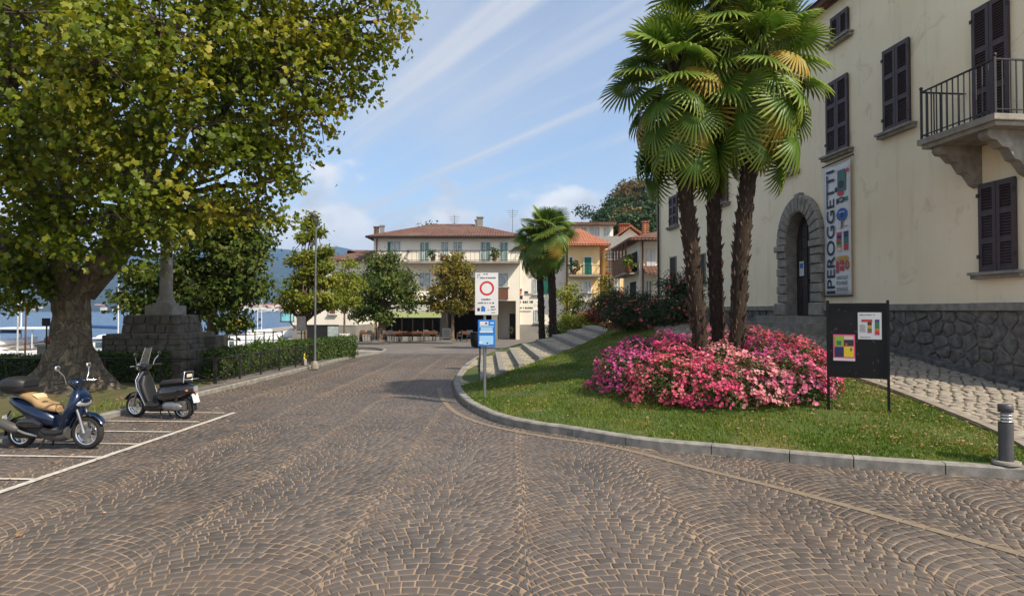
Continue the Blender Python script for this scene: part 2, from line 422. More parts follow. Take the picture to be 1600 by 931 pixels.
KR_RAW = [(16, 5.4), (12, 6.1), (8.5, 6.9), (6.08, 7.6), (4.38, 8.16), (2.79, 8.93), (1.88, 9.39), (0.82, 10.36), (0.37, 10.7), (-0.26, 11.5),
          (-0.79, 12.8), (-1.15, 14.2), (-1.43, 15.9), (-1.58, 17.6), (-1.66, 20.8), (-1.6, 23.5), (-1.3, 27.4), (-0.4, 32.8), (0.6, 37.5), (2.4, 41.5), (5.5, 44.5), (9, 46)]
KL_RAW = [(-8.1, -6), (-7.95, 2), (-7.8, 6), (-7.5, 11.5), (-7.25, 15.6), (-6.95, 21.5), (-6.75, 27), (-6.3, 31), (-6.9, 34.5), (-9, 36.5), (-14, 37)]
KR = smooth_line(KR_RAW, 0.25); KL = smooth_line(KL_RAW, 0.25)

# land sheet and lake
def land():
    mb = MB(); ys = [-40, -10, 0, 10, 20, 23.5, 24.5, 26, 30, 33.3, 34.2, 38, 44, 50, 56, 62, 80, 150, 400, 1200]
    def left(Y):
        pts = [(-40, -90), (23.5, -90), (24.5, -40), (26, -17.5), (33.3, -16.5), (34.2, -12.2), (50, -17.7), (56, -19.5), (62, -23), (80, -32), (150, -42), (400, -20), (1200, 300)]
        for (a, x), (b, x2) in zip(pts, pts[1:]):
            if a <= Y <= b: return x + (x2 - x) * (Y - a) / (b - a)
    vs = []; fs = []
    for i, Y in enumerate(ys):
        L = left(Y)
        for k in range(9): vs.append((L + (600 if Y > 100 else 110 - L * 0) * k / 8, Y, gz(Y) - 0.03))
        vs.append((L, Y, -4))
    for i in range(len(ys) - 1):
        for k in range(8):
            a = i * 10 + k; fs.append((a, a + 1, a + 11, a + 10))
        a = i * 10; fs.append((a, a + 10, a + 19, a + 9))
    mb.add(vs, fs)
    return tag(mb.build('ground', MT['concrete'], fixn=False), kind='structure')
land()
def water_mat():
    m, n, l, bs = nmat('water'); bs.inputs['Base Color'].default_value = c4(sr(44, 84, 122)); bs.inputs['Roughness'].default_value = 0.16
    bs.inputs['IOR'].default_value = 1.33
    tc = n.new('ShaderNodeTexCoord'); mp = n.new('ShaderNodeMapping'); mp.inputs['Scale'].default_value = (0.35, 1.0, 1); l.new(tc.outputs['Object'], mp.inputs['Vector'])
    a = noise(n, l, mp.outputs[0], 1.2, 5, 0.6)
    bump(n, l, bs, a, 0.6, 0.25); return m
MT['water'] = water_mat()
mb = MB(); mb.add([(-9000, 22, -1.6), (2000, 22, -1.6), (2000, 6500, -1.6), (-9000, 6500, -1.6)], [(0, 1, 2, 3)])
tag(mb.build('lake_water', MT['water'], fixn=False), kind='structure')

def ridge(name, prof, Y0, Y1, seed, rough, m, zb=-3):
    r = np.random.default_rng(seed); xs = np.arange(-1500, 1800, 9.0); rows = 14
    px = [p[0] for p in prof]; pz = [p[1] for p in prof]
    top = np.interp(xs, px, pz)
    nz = np.zeros_like(xs)
    for o in range(5):
        ph = r.uniform(0, 6, 3); fq = 0.008 * 2 ** o
        nz += (np.sin(xs * fq + ph[0]) + np.sin(xs * fq * 1.7 + ph[1])) / 2 ** o
    V = []
    for j in range(rows):
        t = j / (rows - 1); Y = Y0 + (Y1 - Y0) * t
        z = 2 + (485 - (top + nz * rough * (0.3 + 0.7 * t))) * Y1 / 1000
        g = np.zeros_like(xs)
        for o in range(5):
            ph = r.uniform(0, 6, 2); fq = 0.012 * 2 ** o; g += np.sin(xs * fq + ph[0] + t * 3 * (o + 1)) / 2 ** o
        zz = zb + (z - zb) * (t ** 0.9) * (1 + 0.10 * g * math.sin(math.pi * t))
        V.append(np.stack([(xs - 800) / 1000 * Y, np.full_like(xs, Y) + g * 60 * math.sin(math.pi * t), zz], 1))
    m0 = len(xs); V = np.concatenate(V); F = []
    for j in range(rows - 1):
        k = np.arange(m0 - 1) + j * m0; F.append(np.stack([k, k + 1, k + 1 + m0, k + m0], 1))
    return tag(mesh_np(name, V, np.concatenate(F), m, smooth=True), kind='structure')
MT['forest'] = mat('forest', sr(54, 66, 50), sr(38, 50, 40), s=0.01, rough=1, c3=sr(70, 78, 62), s3=0.002, bmp=1.0, bsc=0.03, bd=20)
ridge('mountain', [(-1500, 405), (-300, 398), (0, 394), (300, 396), (420, 388), (470, 394), (525, 385), (550, 391), (580, 404), (650, 428), (760, 456), (1000, 470), (1800, 476)], 2100, 5200, 3, 1.6, MT['forest'])
ridge('shore_hill', [(-1500, 462), (-100, 458), (60, 452), (260, 462), (420, 470), (600, 474), (1800, 479)], 1900, 2700, 8, 1.2, MT['forest'])

# ---------------------------------------------------------------- road with fan-laid cobbles
road_poly = [(p.x, p.y) for p in KL] + [(-14, 37)] + [(9, 46)] + [(p.x, p.y) for p in KR[::-1]] + [(16, -6)]
def strip_sheet(name, Yend, dz, m):
    mb = MB(); Y = -6.0; prev = None
    kl = lambda Y: np.interp(Y, [p[1] for p in KL_RAW[:8]], [p[0] for p in KL_RAW[:8]])
    vs = []; fs = []; i = 0
    while Y <= Yend:
        vs += [(kl(Y) - 0.1 if Y < 31 else -40, Y, gz(Y) + dz), (20, Y, gz(Y) + dz)]
        if i: fs.append((2 * i - 2, 2 * i - 1, 2 * i + 1, 2 * i))
        i += 1; Y += 1.0
    mb.add(vs, fs); return mb
road = strip_sheet('road', 31.0, -0.0055, None).build('road', MT['sand'], fixn=False); tag(road, kind='structure')
# open plaza beyond the cobbles (smooth paving)
mb = MB(); vs = []; fs = []
for i, Y in enumerate([30.6, 34, 40, 48, 56, 62]):
    vs += [(-6.6 if Y < 35 else -13.5, Y, gz(Y) + 0.002), (12, Y, gz(Y) + 0.002)]
    if i: fs.append((2 * i - 2, 2 * i - 1, 2 * i + 1, 2 * i))
mb.add(vs, fs); tag(mb.build('plaza_pavement', MT['asphalt'], fixn=False), kind='structure')

def cobbles():
    W = 1.53; Rr = 0.62 * W; hm = math.asin(0.5 / 0.62); p = 0.110; xc0 = -0.66
    Q = []
    for c in range(-6, 10):
        xc = xc0 + c * W; koff = 0.0
        for k in range(int(2.6 / p), int(31.2 / p)):
            ns = 16 + rnd.choice((-1, 0, 0, 1)); y0 = k * p + koff
            sg = 0.07 * (1 if k % 2 else -1) + rnd.uniform(-.02, .02); e = np.linspace(-hm + sg, hm + sg, ns + 1)
            e[1:-1] += npr.uniform(-0.32, 0.32, ns - 1) * (2 * hm / ns)
            if k % 2: e = np.concatenate([e[:1], (e[:-1] + e[1:]) / 2, e[-1:]])
            wob = npr.normal(0, 0.0025, len(e)); wob2 = npr.normal(0, 0.0025, len(e))
            e2 = np.clip(e + p * np.sin(e) / Rr * np.clip(1 - (np.abs(e) / hm) ** 5, 0, 1), -hm - .09, hm + .09)
            xs = xc + Rr * np.sin(e); yb = y0 + Rr * np.cos(e); xs2 = xc + Rr * np.sin(e2); yb2 = y0 + Rr * np.cos(e2)
            B = np.stack([xs, yb + wob], 1); T = np.stack([xs2 + npr.normal(0, 0.003, len(e)), yb2 + p + wob2], 1)
            Q.append(np.stack([B[:-1], B[1:], T[1:], T[:-1]], 1))
    Q = np.concatenate(Q); C = Q.mean(1)
    keep = inside(road_poly, C[:, 0], C[:, 1]) & (C[:, 1] < 31.0) & (C[:, 1] > 2.8)
    keep &= (np.abs(C[:, 0]) < C[:, 1] * 1.2 + 7)
    Q = Q[keep]; C = C[keep]
    # shrink for the joints
    d = Q - C[:, None, :]; L = np.linalg.norm(d, axis=2, keepdims=True)
    J = npr.uniform(0.003, 0.0062, (len(Q), 1, 1))
    ring = lambda g: C[:, None, :] + d * np.clip(1 - (J + g) * 1.35 / L, 0.3, 1)
    zt = npr.normal(0, 0.0014, len(Q)); tx = npr.normal(0, 0.014, len(Q)); ty = npr.normal(0, 0.014, len(Q))
    g = np.array([gz(y) for y in C[:, 1]])
    def lift(P, dz):
        z = g[:, None] + zt[:, None] + dz + (P[:, :, 0] - C[:, None, 0]) * tx[:, None] + (P[:, :, 1] - C[:, None, 1]) * ty[:, None]
        return np.concatenate([P, z[:, :, None]], 2)
    r0 = lift(ring(0.0), -0.02); r1 = lift(ring(0.002), -0.004); r2 = lift(ring(0.012), 0.0)
    Vt = np.concatenate([r0, r1, r2], 1)          # n,12,3
    fc = [(8, 9, 10, 11)]
    for a in (0, 4):
        for k in range(4): fc.append((a + k, a + (k + 1) % 4, a + 4 + (k + 1) % 4, a + 4 + k))
    fc = np.array(fc)
    Yc = C[:, 1]; vis = (np.abs(C[:, 0]) < Yc * 0.79) & (Yc > 4.55)
    order = np.argsort(np.where(vis, Yc, 99)); near = set(order[:290].tolist())
    for i in order[:290]:
        me = bpy.data.meshes.new('cobble'); me.from_pydata(Vt[i].tolist(), [], fc.tolist()); me.materials.append(MT['cobble'])
        link('cobble', me, road)
    rest = np.array([i for i in range(len(Q)) if i not in near])
    a = rest[Yc[rest] < 15]; b = rest[Yc[rest] >= 15]
    Va = Vt[a].reshape(-1, 3); Fa = (fc[None] + (np.arange(len(a)) * 12)[:, None, None]).reshape(-1, 4)
    fb = np.array([(4, 5, 6, 7)] + [(k, (k + 1) % 4, 4 + (k + 1) % 4, 4 + k) for k in range(4)])
    Vb = Vt[b][:, [0, 1, 2, 3, 8, 9, 10, 11]].reshape(-1, 3); Fb = (fb[None] + (np.arange(len(b)) * 8)[:, None, None]).reshape(-1, 4) + len(Va)
    o = mesh_np('cobble_paving', np.concatenate([Va, Vb]), np.concatenate([Fa, Fb]), MT['cobble'], road); tag(o, kind='stuff')
cobbles()

# tan sett line that leaves the kerb and crosses the road
line = smooth_line([(-1.9, 16.6), (-1.75, 15.6), (-1.45, 13.9), (-1.0, 12.3), (-0.35, 11.1), (0.5, 10.2), (1.45, 9.45), (2.4, 8.1), (3.24, 6.9), (4.2, 5.25), (5.2, 3.6)], 0.24)
lo, li = offs(line, -0.06), offs(line, 0.06)
for i in range(len(line) - 1):
    a, b, c, d = lo[i], lo[i + 1], li[i + 1], li[i]; cc = (a + b + c + d) / 4
    q = [cc + (p - cc) * 0.955 for p in (a, b, c, d)]; qt = [cc + (p - cc) * 0.9 for p in (a, b, c, d)]
    g = gz(cc.y); m_ = MB()
    m_.add([(p.x, p.y, g - 0.02) for p in q] + [(p.x, p.y, g + 0.007 + rnd.uniform(-.001, .001)) for p in qt],
           [(4, 5, 6, 7)] + [(k, (k + 1) % 4, 4 + (k + 1) % 4, 4 + k) for k in range(4)])
    m_.build('border_sett', MT['tansett'], road)

# painted bays for two-wheelers
def paint(a, b, w, z=0.011):
    a, b = Vector(a), Vector(b); d = (b - a).normalized(); nn = Vector((-d.y, d.x, 0)) * w / 2
    k = max(2, int((b - a).length / 0.25)); m_ = MB(); vs = []
    for i in range(k + 1):
        p = a.lerp(b, i / k); e = rnd.uniform(-.006, .006)
        vs += [(p.x + nn.x + e, p.y + nn.y + e, z), (p.x - nn.x + e, p.y - nn.y, z)]
    m_.add(vs, [(2 * i, 2 * i + 1, 2 * i + 3, 2 * i + 2) for i in range(k)])
    o = m_.build('bay_line', MT['paint'], road); return o
paint((-5.7, 5.2, 0), (-5.42, 12.55, 0), 0.10)
for y in (6.5, 7.6, 8.75, 9.6, 10.55, 11.5, 12.5): paint((-7.55, y + 0.12, 0), (-5.6, y, 0), 0.07, 0.0115)

# kerbs
def kerb(name, line, side, h, w, step=4):
    root = link(name, None); tag(root, kind='structure')
    inn = offs(line, w * side); cap = offs(line, 0.02 * side); i = 0
    while i < len(line) - 1:
        j = min(len(line) - 1, i + rnd.choice((3, 4, 4, 5))); m_ = MB(); vs = []; fs = []
        n = j - i
        for k in range(n + 1):
            q = i + k; sh = 0.0
            e = 0.006 if k == 0 else (-0.006 if k == n else 0)
            t = (line[min(q + 1, len(line) - 1)] - line[max(q - 1, 0)]).normalized() * e
            g = gz(line[q].y); o_, c_, n_ = line[q] + t, cap[q] + t, inn[q] + t
            vs += [(o_.x, o_.y, g - 0.12), (o_.x, o_.y, g + h - 0.02), (c_.x, c_.y, g + h), (n_.x, n_.y, g + h), (n_.x, n_.y, g - 0.12)]
        for k in range(n):
            for s in range(4):
                a = k * 5 + s; fs.append((a, a + 1, a + 6, a + 5))
        fs += [(0, 1, 2, 3, 4), tuple(n * 5 + s for s in (4, 3, 2, 1, 0))]
        m_.add(vs, fs); m_.build('kerb_stone', MT['kerb'], root)
        i = j
    return root
kerb('kerb', KR, 1, 0.135, 0.16)
kerb('kerb', KL, -1, 0.10, 0.14)

# ---------------------------------------------------------------- island: sloping lawn, steps, ramp
STEP_N = [(-0.80, 16.7), (-0.31, 17.06), (0.21, 17.7), (0.81, 18.5), (1.43, 19.5), (2.10, 20.5), (2.75, 21.8), (3.5, 23.8), (4.3, 25.6)]
STEP_F = [(-1.17, 24.3), (-0.62, 24.9), (-0.1, 25.3), (0.43, 25.9), (1.03, 26.9), (1.82, 28.6), (2.7, 31.0), (3.77, 34.2), (4.8, 37.0)]
step_z = lambda k: 0.13 + 0.13 * (k + 1)          # top of tread behind riser k
wallX = lambda Y: 10.07 - 0.1 * Y
ramp_z = lambda Y: min(1.5, 0.63 + 0.13 * (Y - 11.1)) if Y < 17.8 else 1.5
RB = [(7.4, 6.4), (6.75, 7.4), (6.5, 8.1), (6.62, 8.8), (6.6, 9.75), (6.53, 11.1), (6.4, 11.8), (6.0, 13.2), (5.3, 14.6), (4.4, 16.2), (3.9, 18.5), (3.55, 21), (3.6, 23.8)]
ctrl = [(p.x, p.y, 0.115 + gz(p.y)) for p in KR[::3]]
ctrl += [(x, y, step_z(k) - 0.09) for k, (x, y) in enumerate(STEP_N)] + [(x, y, step_z(k) - 0.14) for k, (x, y) in enumerate(STEP_F)]
ctrl += [(x, y, max(0.17, ramp_z(y) - 0.02)) for x, y in RB] + [(wallX(y) - 0.1, y, max(0.2, ramp_z(y))) for y in np.arange(6.5, 31, 1.5)]
ctrl += [(5.75, 9.85, 0.43), (5.08, 10.3, 0.41), (3.4, 10.5, 0.36), (2.0, 11.2, 0.36), (4.3, 12.3, 0.68), (1.2, 13.2, 0.42), (3.0, 15.0, 0.9), (5.95, 7.75, 0.165), (6, 22, 1.45), (6, 28, 1.5), (0.2, 14.5, 0.33)]
ctrl = np.array(ctrl)
def tps_fit(P):
    n = len(P); d = np.linalg.norm(P[:, None, :2] - P[None, :, :2], axis=2); K = np.where(d > 0, d * d * np.log(d + 1e-9), 0) + np.eye(n) * 0.02
    A = np.zeros((n + 3, n + 3)); A[:n, :n] = K; A[:n, n] = 1; A[:n, n + 1:] = P[:, :2]; A[n:, :n] = A[:n, n:].T
    return np.linalg.solve(A, np.concatenate([P[:, 2], [0, 0, 0]]))
tpsw = tps_fit(ctrl)
def hz(X, Y):
    X = np.atleast_1d(np.asarray(X, float)); Y = np.atleast_1d(np.asarray(Y, float)); out = np.zeros(len(X))
    for s in range(0, len(X), 4000):
        x, y = X[s:s + 4000], Y[s:s + 4000]
        d = np.hypot(x[:, None] - ctrl[None, :, 0], y[:, None] - ctrl[None, :, 1])
        out[s:s + 4000] = (d * d * np.log(d + 1e-9)) @ tpsw[:-3] + tpsw[-3] + tpsw[-2] * x + tpsw[-1] * y
    return out
h1 = lambda x, y: float(hz(x, y)[0])

KRin = offs(KR, 0.10)
isl_poly = [(p.x, p.y) for p in KRin] + [(9, 60), (30, 60), (30, 5.4)]
steps_poly = [STEP_N[0]] + STEP_N[1:] + STEP_F[::-1]
def lawn():
    xs = np.arange(-2.2, 10.6, 0.2); ys = np.arange(5.6, 46, 0.2); gx, gy = np.meshgrid(xs, ys)
    X, Y = gx.ravel().copy(), gy.ravel().copy(); ins = inside(isl_poly, X, Y)
    kx = np.array([p.x for p in KRin]); ky = np.array([p.y for p in KRin])
    for i in np.where(~ins)[0]:
        j = np.argmin((kx - X[i]) ** 2 + (ky - Y[i]) ** 2)
        if (kx[j] - X[i]) ** 2 + (ky[j] - Y[i]) ** 2 < 0.2: X[i], Y[i] = kx[j], ky[j]
    Z = hz(X, Y); Z[~ins] = 0.10
    nx, ny = len(xs), len(ys); q = np.arange(nx * ny).reshape(ny, nx)
    F = np.stack([q[:-1, :-1].ravel(), q[:-1, 1:].ravel(), q[1:, 1:].ravel(), q[1:, :-1].ravel()], 1)
    cx_, cy_ = gx.ravel()[F].mean(1), gy.ravel()[F].mean(1)
    ok = ins[F].any(1) & ~inside(steps_poly, cx_, cy_) & (cx_ < wallX(cy_) + 0.3)
    lim = [(-1.17, 24.3), (-0.80, 16.7), (-0.1, 13), (-1.4, 15.2), (-1.7, 18), (-1.75, 23)]
    return tag(mesh_np('lawn', np.stack([X, Y, Z], 1), F[ok], MT['soil'], smooth=True), kind='structure')
lawn_o = lawn()
# paved corner at the foot of the steps
foot = [(-0.80, 16.7), (-1.17, 24.3), (-1.42, 24.3), (-1.5, 20.8), (-1.43, 17.6), (-1.28, 15.95)]
def brick_mat(name, a, b, mo, sc, rot, bw=0.55, bh=0.25, ms=0.02):
    m, n, l, bs = nmat(name); bs.inputs['Roughness'].default_value = 0.85
    tc = n.new('ShaderNodeTexCoord'); mp = n.new('ShaderNodeMapping'); mp.inputs['Rotation'].default_value = (0, 0, rot); l.new(tc.outputs['Object'], mp.inputs['Vector'])
    bt = n.new('ShaderNodeTexBrick'); bt.inputs['Scale'].default_value = sc; bt.inputs['Color1'].default_value = c4(a); bt.inputs['Color2'].default_value = c4(b); bt.inputs['Mortar'].default_value = c4(mo)
    bt.inputs['Mortar Size'].default_value = ms; bt.inputs['Brick Width'].default_value = bw; bt.inputs['Row Height'].default_value = bh
    l.new(mp.outputs[0], bt.inputs['Vector'])
    nz = noise(n, l, tc.outputs['Object'], 1.5, 5)
    out = mixc(n, l, rng(n, l, nz, 0.5, 0.72), bt.outputs['Color'], sr(96, 98, 62)); l.new(out, bs.inputs['Base Color'])
    inv = rng(n, l, bt.outputs['Fac'], 0, 1, 1, 0); bump(n, l, bs, inv, 0.8, 0.02); return m
MT['treadsett'] = brick_mat('treadsett', sr(186, 174, 150), sr(150, 140, 120), sr(104, 98, 74), 2.2, R(3))
mb = MB(); mb.prism([(x, y, 0.02) for x, y in foot], (0, 0, 0.12)); tag(mb.build('step_forecourt', MT['treadsett']), kind='structure')
stairs = thing('garden_steps', 'broad low stone steps with cobbled treads climbing beside the lawn', 'steps', (-0.8, 16.7, 0.13))
for k in range(8):
    a, b, c, d = [V3((*p, 0)) for p in (STEP_N[k], STEP_F[k], STEP_F[k + 1], STEP_N[k + 1])]
    z = step_z(k); mb = MB(stairs.location)
    mb.prism([(p.x, p.y, z - 0.45) for p in (a, b, c, d)], (0, 0, 0.45)); mb.build('tread', MT['treadsett'], stairs)
    t = (b - a).normalized(); nn = V3((t.y, -t.x, 0))
    mb = MB(stairs.location); aa, bb = a - t * 0.05, b + t * 0.05; mb.prism([(p.x, p.y, z - 0.2) for p in (aa - nn * 0.03, bb - nn * 0.03, bb + nn * 0.13, aa + nn * 0.13)], (0, 0, 0.215)); mb.build('nosing', MT['kerb'], stairs, bev=0.01)

# ramp and forecourt
ramp = link('ramp_pavement', None); tag(ramp, kind='structure')
ramp_poly = RB + [(3.9, 25), (4.8, 30), (5.2, 34), (6.6, 34), (wallX(31), 31), (wallX(6), 6.0)]
def ramp_sheet():
    mb = MB(); vs = []; fs = []; n = 16; ys = np.arange(6.4, 34, 0.4)
    lx = [p[1] for p in RB] + [25, 30, 34]; lv = [p[0] for p in RB] + [3.9, 4.6, 5.2]
    for i, Y in enumerate(ys):
        a = np.interp(Y, lx, lv); b = wallX(Y) + 0.05
        X = np.linspace(a, b, n); Z = hz(X, np.full(n, Y)) + 0.02
        vs += [(float(x), float(Y), float(z)) for x, z in zip(X, Z)]
        if i:
            for k in range(n - 1): fs.append(((i - 1) * n + k, (i - 1) * n + k + 1, i * n + k + 1, i * n + k))
    mb.add(vs, fs, True); return mb.build('joint_bed', MT['rampjoint'], ramp, fixn=False)
ramp_sheet()
def vor_cells(pts, bnd):
    """2-D Voronoi cells by half-plane clipping; bnd = convex polygon"""
    pts = np.array(pts); out = []
    for i, p in enumerate(pts):
        d = np.hypot(*(pts - p).T); nb = np.argsort(d)[1:15]; poly = [np.array(q, float) for q in bnd]
        for j in nb:
            m = (p + pts[j]) / 2; nrm = pts[j] - p; new = []
            for a, b in zip(poly, poly[1:] + poly[:1]):
                da, db = np.dot(a - m, nrm), np.dot(b - m, nrm)
                if da <= 0: new.append(a)
                if da * db < 0: new.append(a + (b - a) * da / (da - db))
            poly = new
            if len(poly) < 3: break
        if len(poly) >= 3: out.append((p, poly))
    return out
def inset(poly, g):
    n = len(poly); out = []; A = 0
    for i in range(n): A += poly[i][0] * poly[(i + 1) % n][1] - poly[(i + 1) % n][0] * poly[i][1]
    sg = 1 if A > 0 else -1; c = sum(poly) / n
    for p in poly:
        v = c - p; L = np.hypot(*v); out.append(p + v * min(0.7, g * 1.25 / max(L, 1e-6)))
    return out
def round_poly(poly, k=0.22):
    out = []
    for a, b, c in zip(poly[-1:] + poly[:-1], poly, poly[1:] + poly[:1]): out += [b + (a - b) * k, b + (c - b) * k]
    return out
def ramp_stones():
    pts = []; sx, sy = 0.21, 0.15
    y = 6.2; r = 0
    while y < 19.5:
        x = 3.2 + (r % 2) * sx / 2
        while x < 10:
            pts.append((x + rnd.uniform(-.07, .07), y + rnd.uniform(-.05, .05))); x += sx
        y += sy; r += 1
    P = np.array(pts); L = np.interp(P[:, 1], [p[1] for p in RB], [p[0] for p in RB]) + 0.22
    ok = (P[:, 0] > L - 0.3) & (P[:, 0] < wallX(P[:, 1]) + 0.1); P = P[ok]; L = L[ok]
    cells = vor_cells(P, [(-50, -50), (50, -50), (50, 80), (-50, 80)])
    stones = []
    for (p, poly) in cells:
        lim = np.interp(p[1], [q[1] for q in RB], [q[0] for q in RB]) + 0.16
        if p[0] < lim or p[0] > wallX(p[1]) - 0.2: continue
        if max(np.hypot(*(q - p)) for q in poly) > 0.3: continue
        stones.append((p, poly))
    stones.sort(key=lambda s: s[0][1] if s[0][0] / s[0][1] < 0.82 and s[0][1] > 7.6 else 99)
    rest = MB()
    for i, (p, poly) in enumerate(stones):
        a = round_poly(inset(poly, 0.008)); b = round_poly(inset(poly, 0.03)); n = len(a)
        za = hz([q[0] for q in a], [q[1] for q in a]); zb = hz([q[0] for q in b], [q[1] for q in b]); h = rnd.uniform(0.032, 0.05)
        vs = [(q[0], q[1], z + 0.01) for q, z in zip(a, za)] + [(q[0], q[1], z + h) for q, z in zip(b, zb)]
        fs = [tuple(range(n, 2 * n))] + [(k, (k + 1) % n, n + (k + 1) % n, n + k) for k in range(n)]
        if i < 290:
            MB().add(vs, fs).build('paving_stone', MT['rampstone'], ramp, fixn=False)
        else: rest.add(vs, fs)
    tag(rest.build('paving_stones_far', MT['rampstone'], ramp, fixn=False), kind='stuff')
ramp_stones()
eb = smooth_line(RB, 0.5); e1 = offs(eb, 0.02); e2 = offs(eb, 0.17)
for i in range(len(eb) - 1):
    m_ = MB(); q = [e1[i], e1[i + 1], e2[i + 1], e2[i]]; c = sum(q, V3()) / 4; q = [c + (p - c) * 0.985 for p in q]
    z = hz([p.x for p in q], [p.y for p in q]); vs = [(p.x, p.y, zz - 0.05) for p, zz in zip(q, z)] + [(p.x, p.y, zz + 0.045) for p, zz in zip(q, z)]
    m_.add(vs, [(4, 5, 6, 7)] + [(k, (k + 1) % 4, 4 + (k + 1) % 4, 4 + k) for k in range(4)]); m_.build('edging_stone', MT['rampstone'], ramp)

# ---------------------------------------------------------------- left verge
verge_h = lambda x, y: 0.10 + 0.03 * math.sin(x * 1.3) * math.sin(y * 0.9)
KLi = offs(KL, -0.12)
def verge():
    xs = np.arange(-45, -6.2, 0.4); ys = np.arange(-6, 28.2, 0.4); gx, gy = np.meshgrid(xs, ys); X, Y = gx.ravel().copy(), gy.ravel()
    k = np.interp(Y, [p.y for p in KLi if p.y < 30], [p.x for p in KLi if p.y < 30]); over = X > k; far = X > k + 0.42; X[over] = k[over]
    Z = 0.085 + 0.02 * np.sin(X * 1.7) * np.sin(Y * 1.1) + 0.015 * np.sin(X * 4 + Y * 3); Z[over] = 0.085
    dT = np.hypot(X + 10.35, Y - 15.0); Z += 0.12 * np.exp(-(dT / 1.8) ** 2)
    nx, ny = len(xs), len(ys); q = np.arange(nx * ny).reshape(ny, nx)
    F = np.stack([q[:-1, :-1].ravel(), q[:-1, 1:].ravel(), q[1:, 1:].ravel(), q[1:, :-1].ravel()], 1)
    F = F[~far[F].any(1)]
    return tag(mesh_np('verge_ground', np.stack([X, Y, Z], 1), F, MT['earth'], smooth=True), kind='structure')
verge()
# footpath along the fence
mb = MB(); vs = []; fs = []
for i, Y in enumerate(np.arange(15.2, 30.5, 0.5)):
    a = np.interp(Y, [p.y for p in KLi if p.y < 30], [p.x for p in KLi if p.y < 30]); w = np.interp(Y, [15.2, 17, 24, 27, 30.5], [0.25, 0.5, 0.75, 2.0, 4.0])
    z = 0.112 + gz(Y); vs += [(a - w, Y, z), (a + 0.03, Y, z)]
    if i: fs.append((2 * i - 2, 2 * i - 1, 2 * i + 1, 2 * i))
mb.add(vs, fs); tag(mb.build('footpath', MT['asphalt'], fixn=False), kind='structure')
mb = MB(); mb.add([(-90, 19.6, 0.0), (-9.5, 19.6, 0.125), (-9.5, 27.9, 0.115), (-11.2, 34.0, -0.09), (-12.3, 34.1, -0.09), (-16.4, 33.2, -0.08), (-17.3, 26.1, 0.02), (-40, 24.5, 0.02), (-90, 23.5, 0.02)], [(0, 1, 2, 3, 4, 5, 6, 7, 8)])
tag(mb.build('promenade_pavement', MT['concrete'], fixn=False), kind='structure')

# ---------------------------------------------------------------- grass and litter
BED = (3.98, 12.35, 2.2, 1.85)
MT['grass'] = leafmat('grass', [(0.0, sr(62, 88, 20)), (0.4, sr(88, 116, 26)), (0.62, sr(116, 132, 40)), (0.8, sr(146, 138, 66)), (1.0, sr(166, 142, 92))], trans=0.3, nsc=1.1, mixn=0.55)
def blades(name, X, Y, Z, hgt, wid, m, lean=0.5):
    n = len(X); a = npr.uniform(0, 2 * np.pi, n); h = hgt * npr.uniform(0.6, 1.4, n); w = wid * npr.uniform(0.7, 1.3, n)
    dx, dy = np.cos(a) * w, np.sin(a) * w; la = npr.uniform(0, 2 * np.pi, n); ll = h * lean * npr.uniform(0, 1, n)
    V = np.stack([np.stack([X - dx, Y - dy, Z - 0.005], 1), np.stack([X + dx, Y + dy, Z - 0.005], 1), np.stack([X + np.cos(la) * ll, Y + np.sin(la) * ll, Z + h], 1)], 1)
    return tag(mesh_np(name, V.reshape(-1, 3), np.arange(3 * n).reshape(n, 3), m), kind='stuff')
def grass():
    n = 260000; Y = 7.4 + 18 * npr.random(n) ** 1.6; X = npr.uniform(-1.7, 7.6, n)
    L = np.interp(Y, [p[1] for p in RB], [p[0] for p in RB])
    ok = inside([(p.x, p.y) for p in offs(KR, 0.17)] + [(9, 60), (30, 60), (30, 5.4)], X, Y) & (X < L - 0.02) & ~inside(steps_poly, X, Y) & ~inside(foot, X, Y)
    ok &= ((X - BED[0]) / (BED[2] * 0.86)) ** 2 + ((Y - BED[1]) / (BED[3] * 0.86)) ** 2 > 1
    nn_ = np.sin(X * 2.1 + 1) * np.sin(Y * 2.7) + 0.6 * np.sin(X * 5.3 + Y * 4.1); ok &= npr.random(n) < np.clip(0.72 + 0.35 * nn_, 0.2, 1)
    X, Y = X[ok], Y[ok]; tag(blades('lawn_grass', X, Y, hz(X, Y), 0.04, 0.008, MT['grass'], 0.9), 'short green lawn grass around the flower bed', 'grass')
    n = 40000; X = npr.uniform(-18, -7.2, n); Y = npr.uniform(6, 22, n); k = np.interp(Y, [p.y for p in KLi if p.y < 30], [p.x for p in KLi if p.y < 30])
    nn_ = np.sin(X * 1.1) * np.sin(Y * 1.3 + 1) + 0.5 * np.sin(X * 3.3 + Y * 2.1); ok = (X < k - 0.1) & (nn_ > -0.1) & (np.hypot(X + 10.35, Y - 15) > 1.3) & ~((Y > 15.2) & (X > k - 0.9))
    X, Y = X[ok], Y[ok]; tag(blades('verge_grass', X, Y, np.full(len(X), 0.085), 0.05, 0.01, MT['grass'], 0.9), 'thin patchy grass under the big plane tree', 'grass')
grass()
MT['litter'] = leafmat('litter', [(0, sr(120, 84, 52)), (0.4, sr(168, 122, 70)), (0.7, sr(196, 160, 120)), (1, sr(206, 150, 140))], trans=0.1, mixn=0.0)
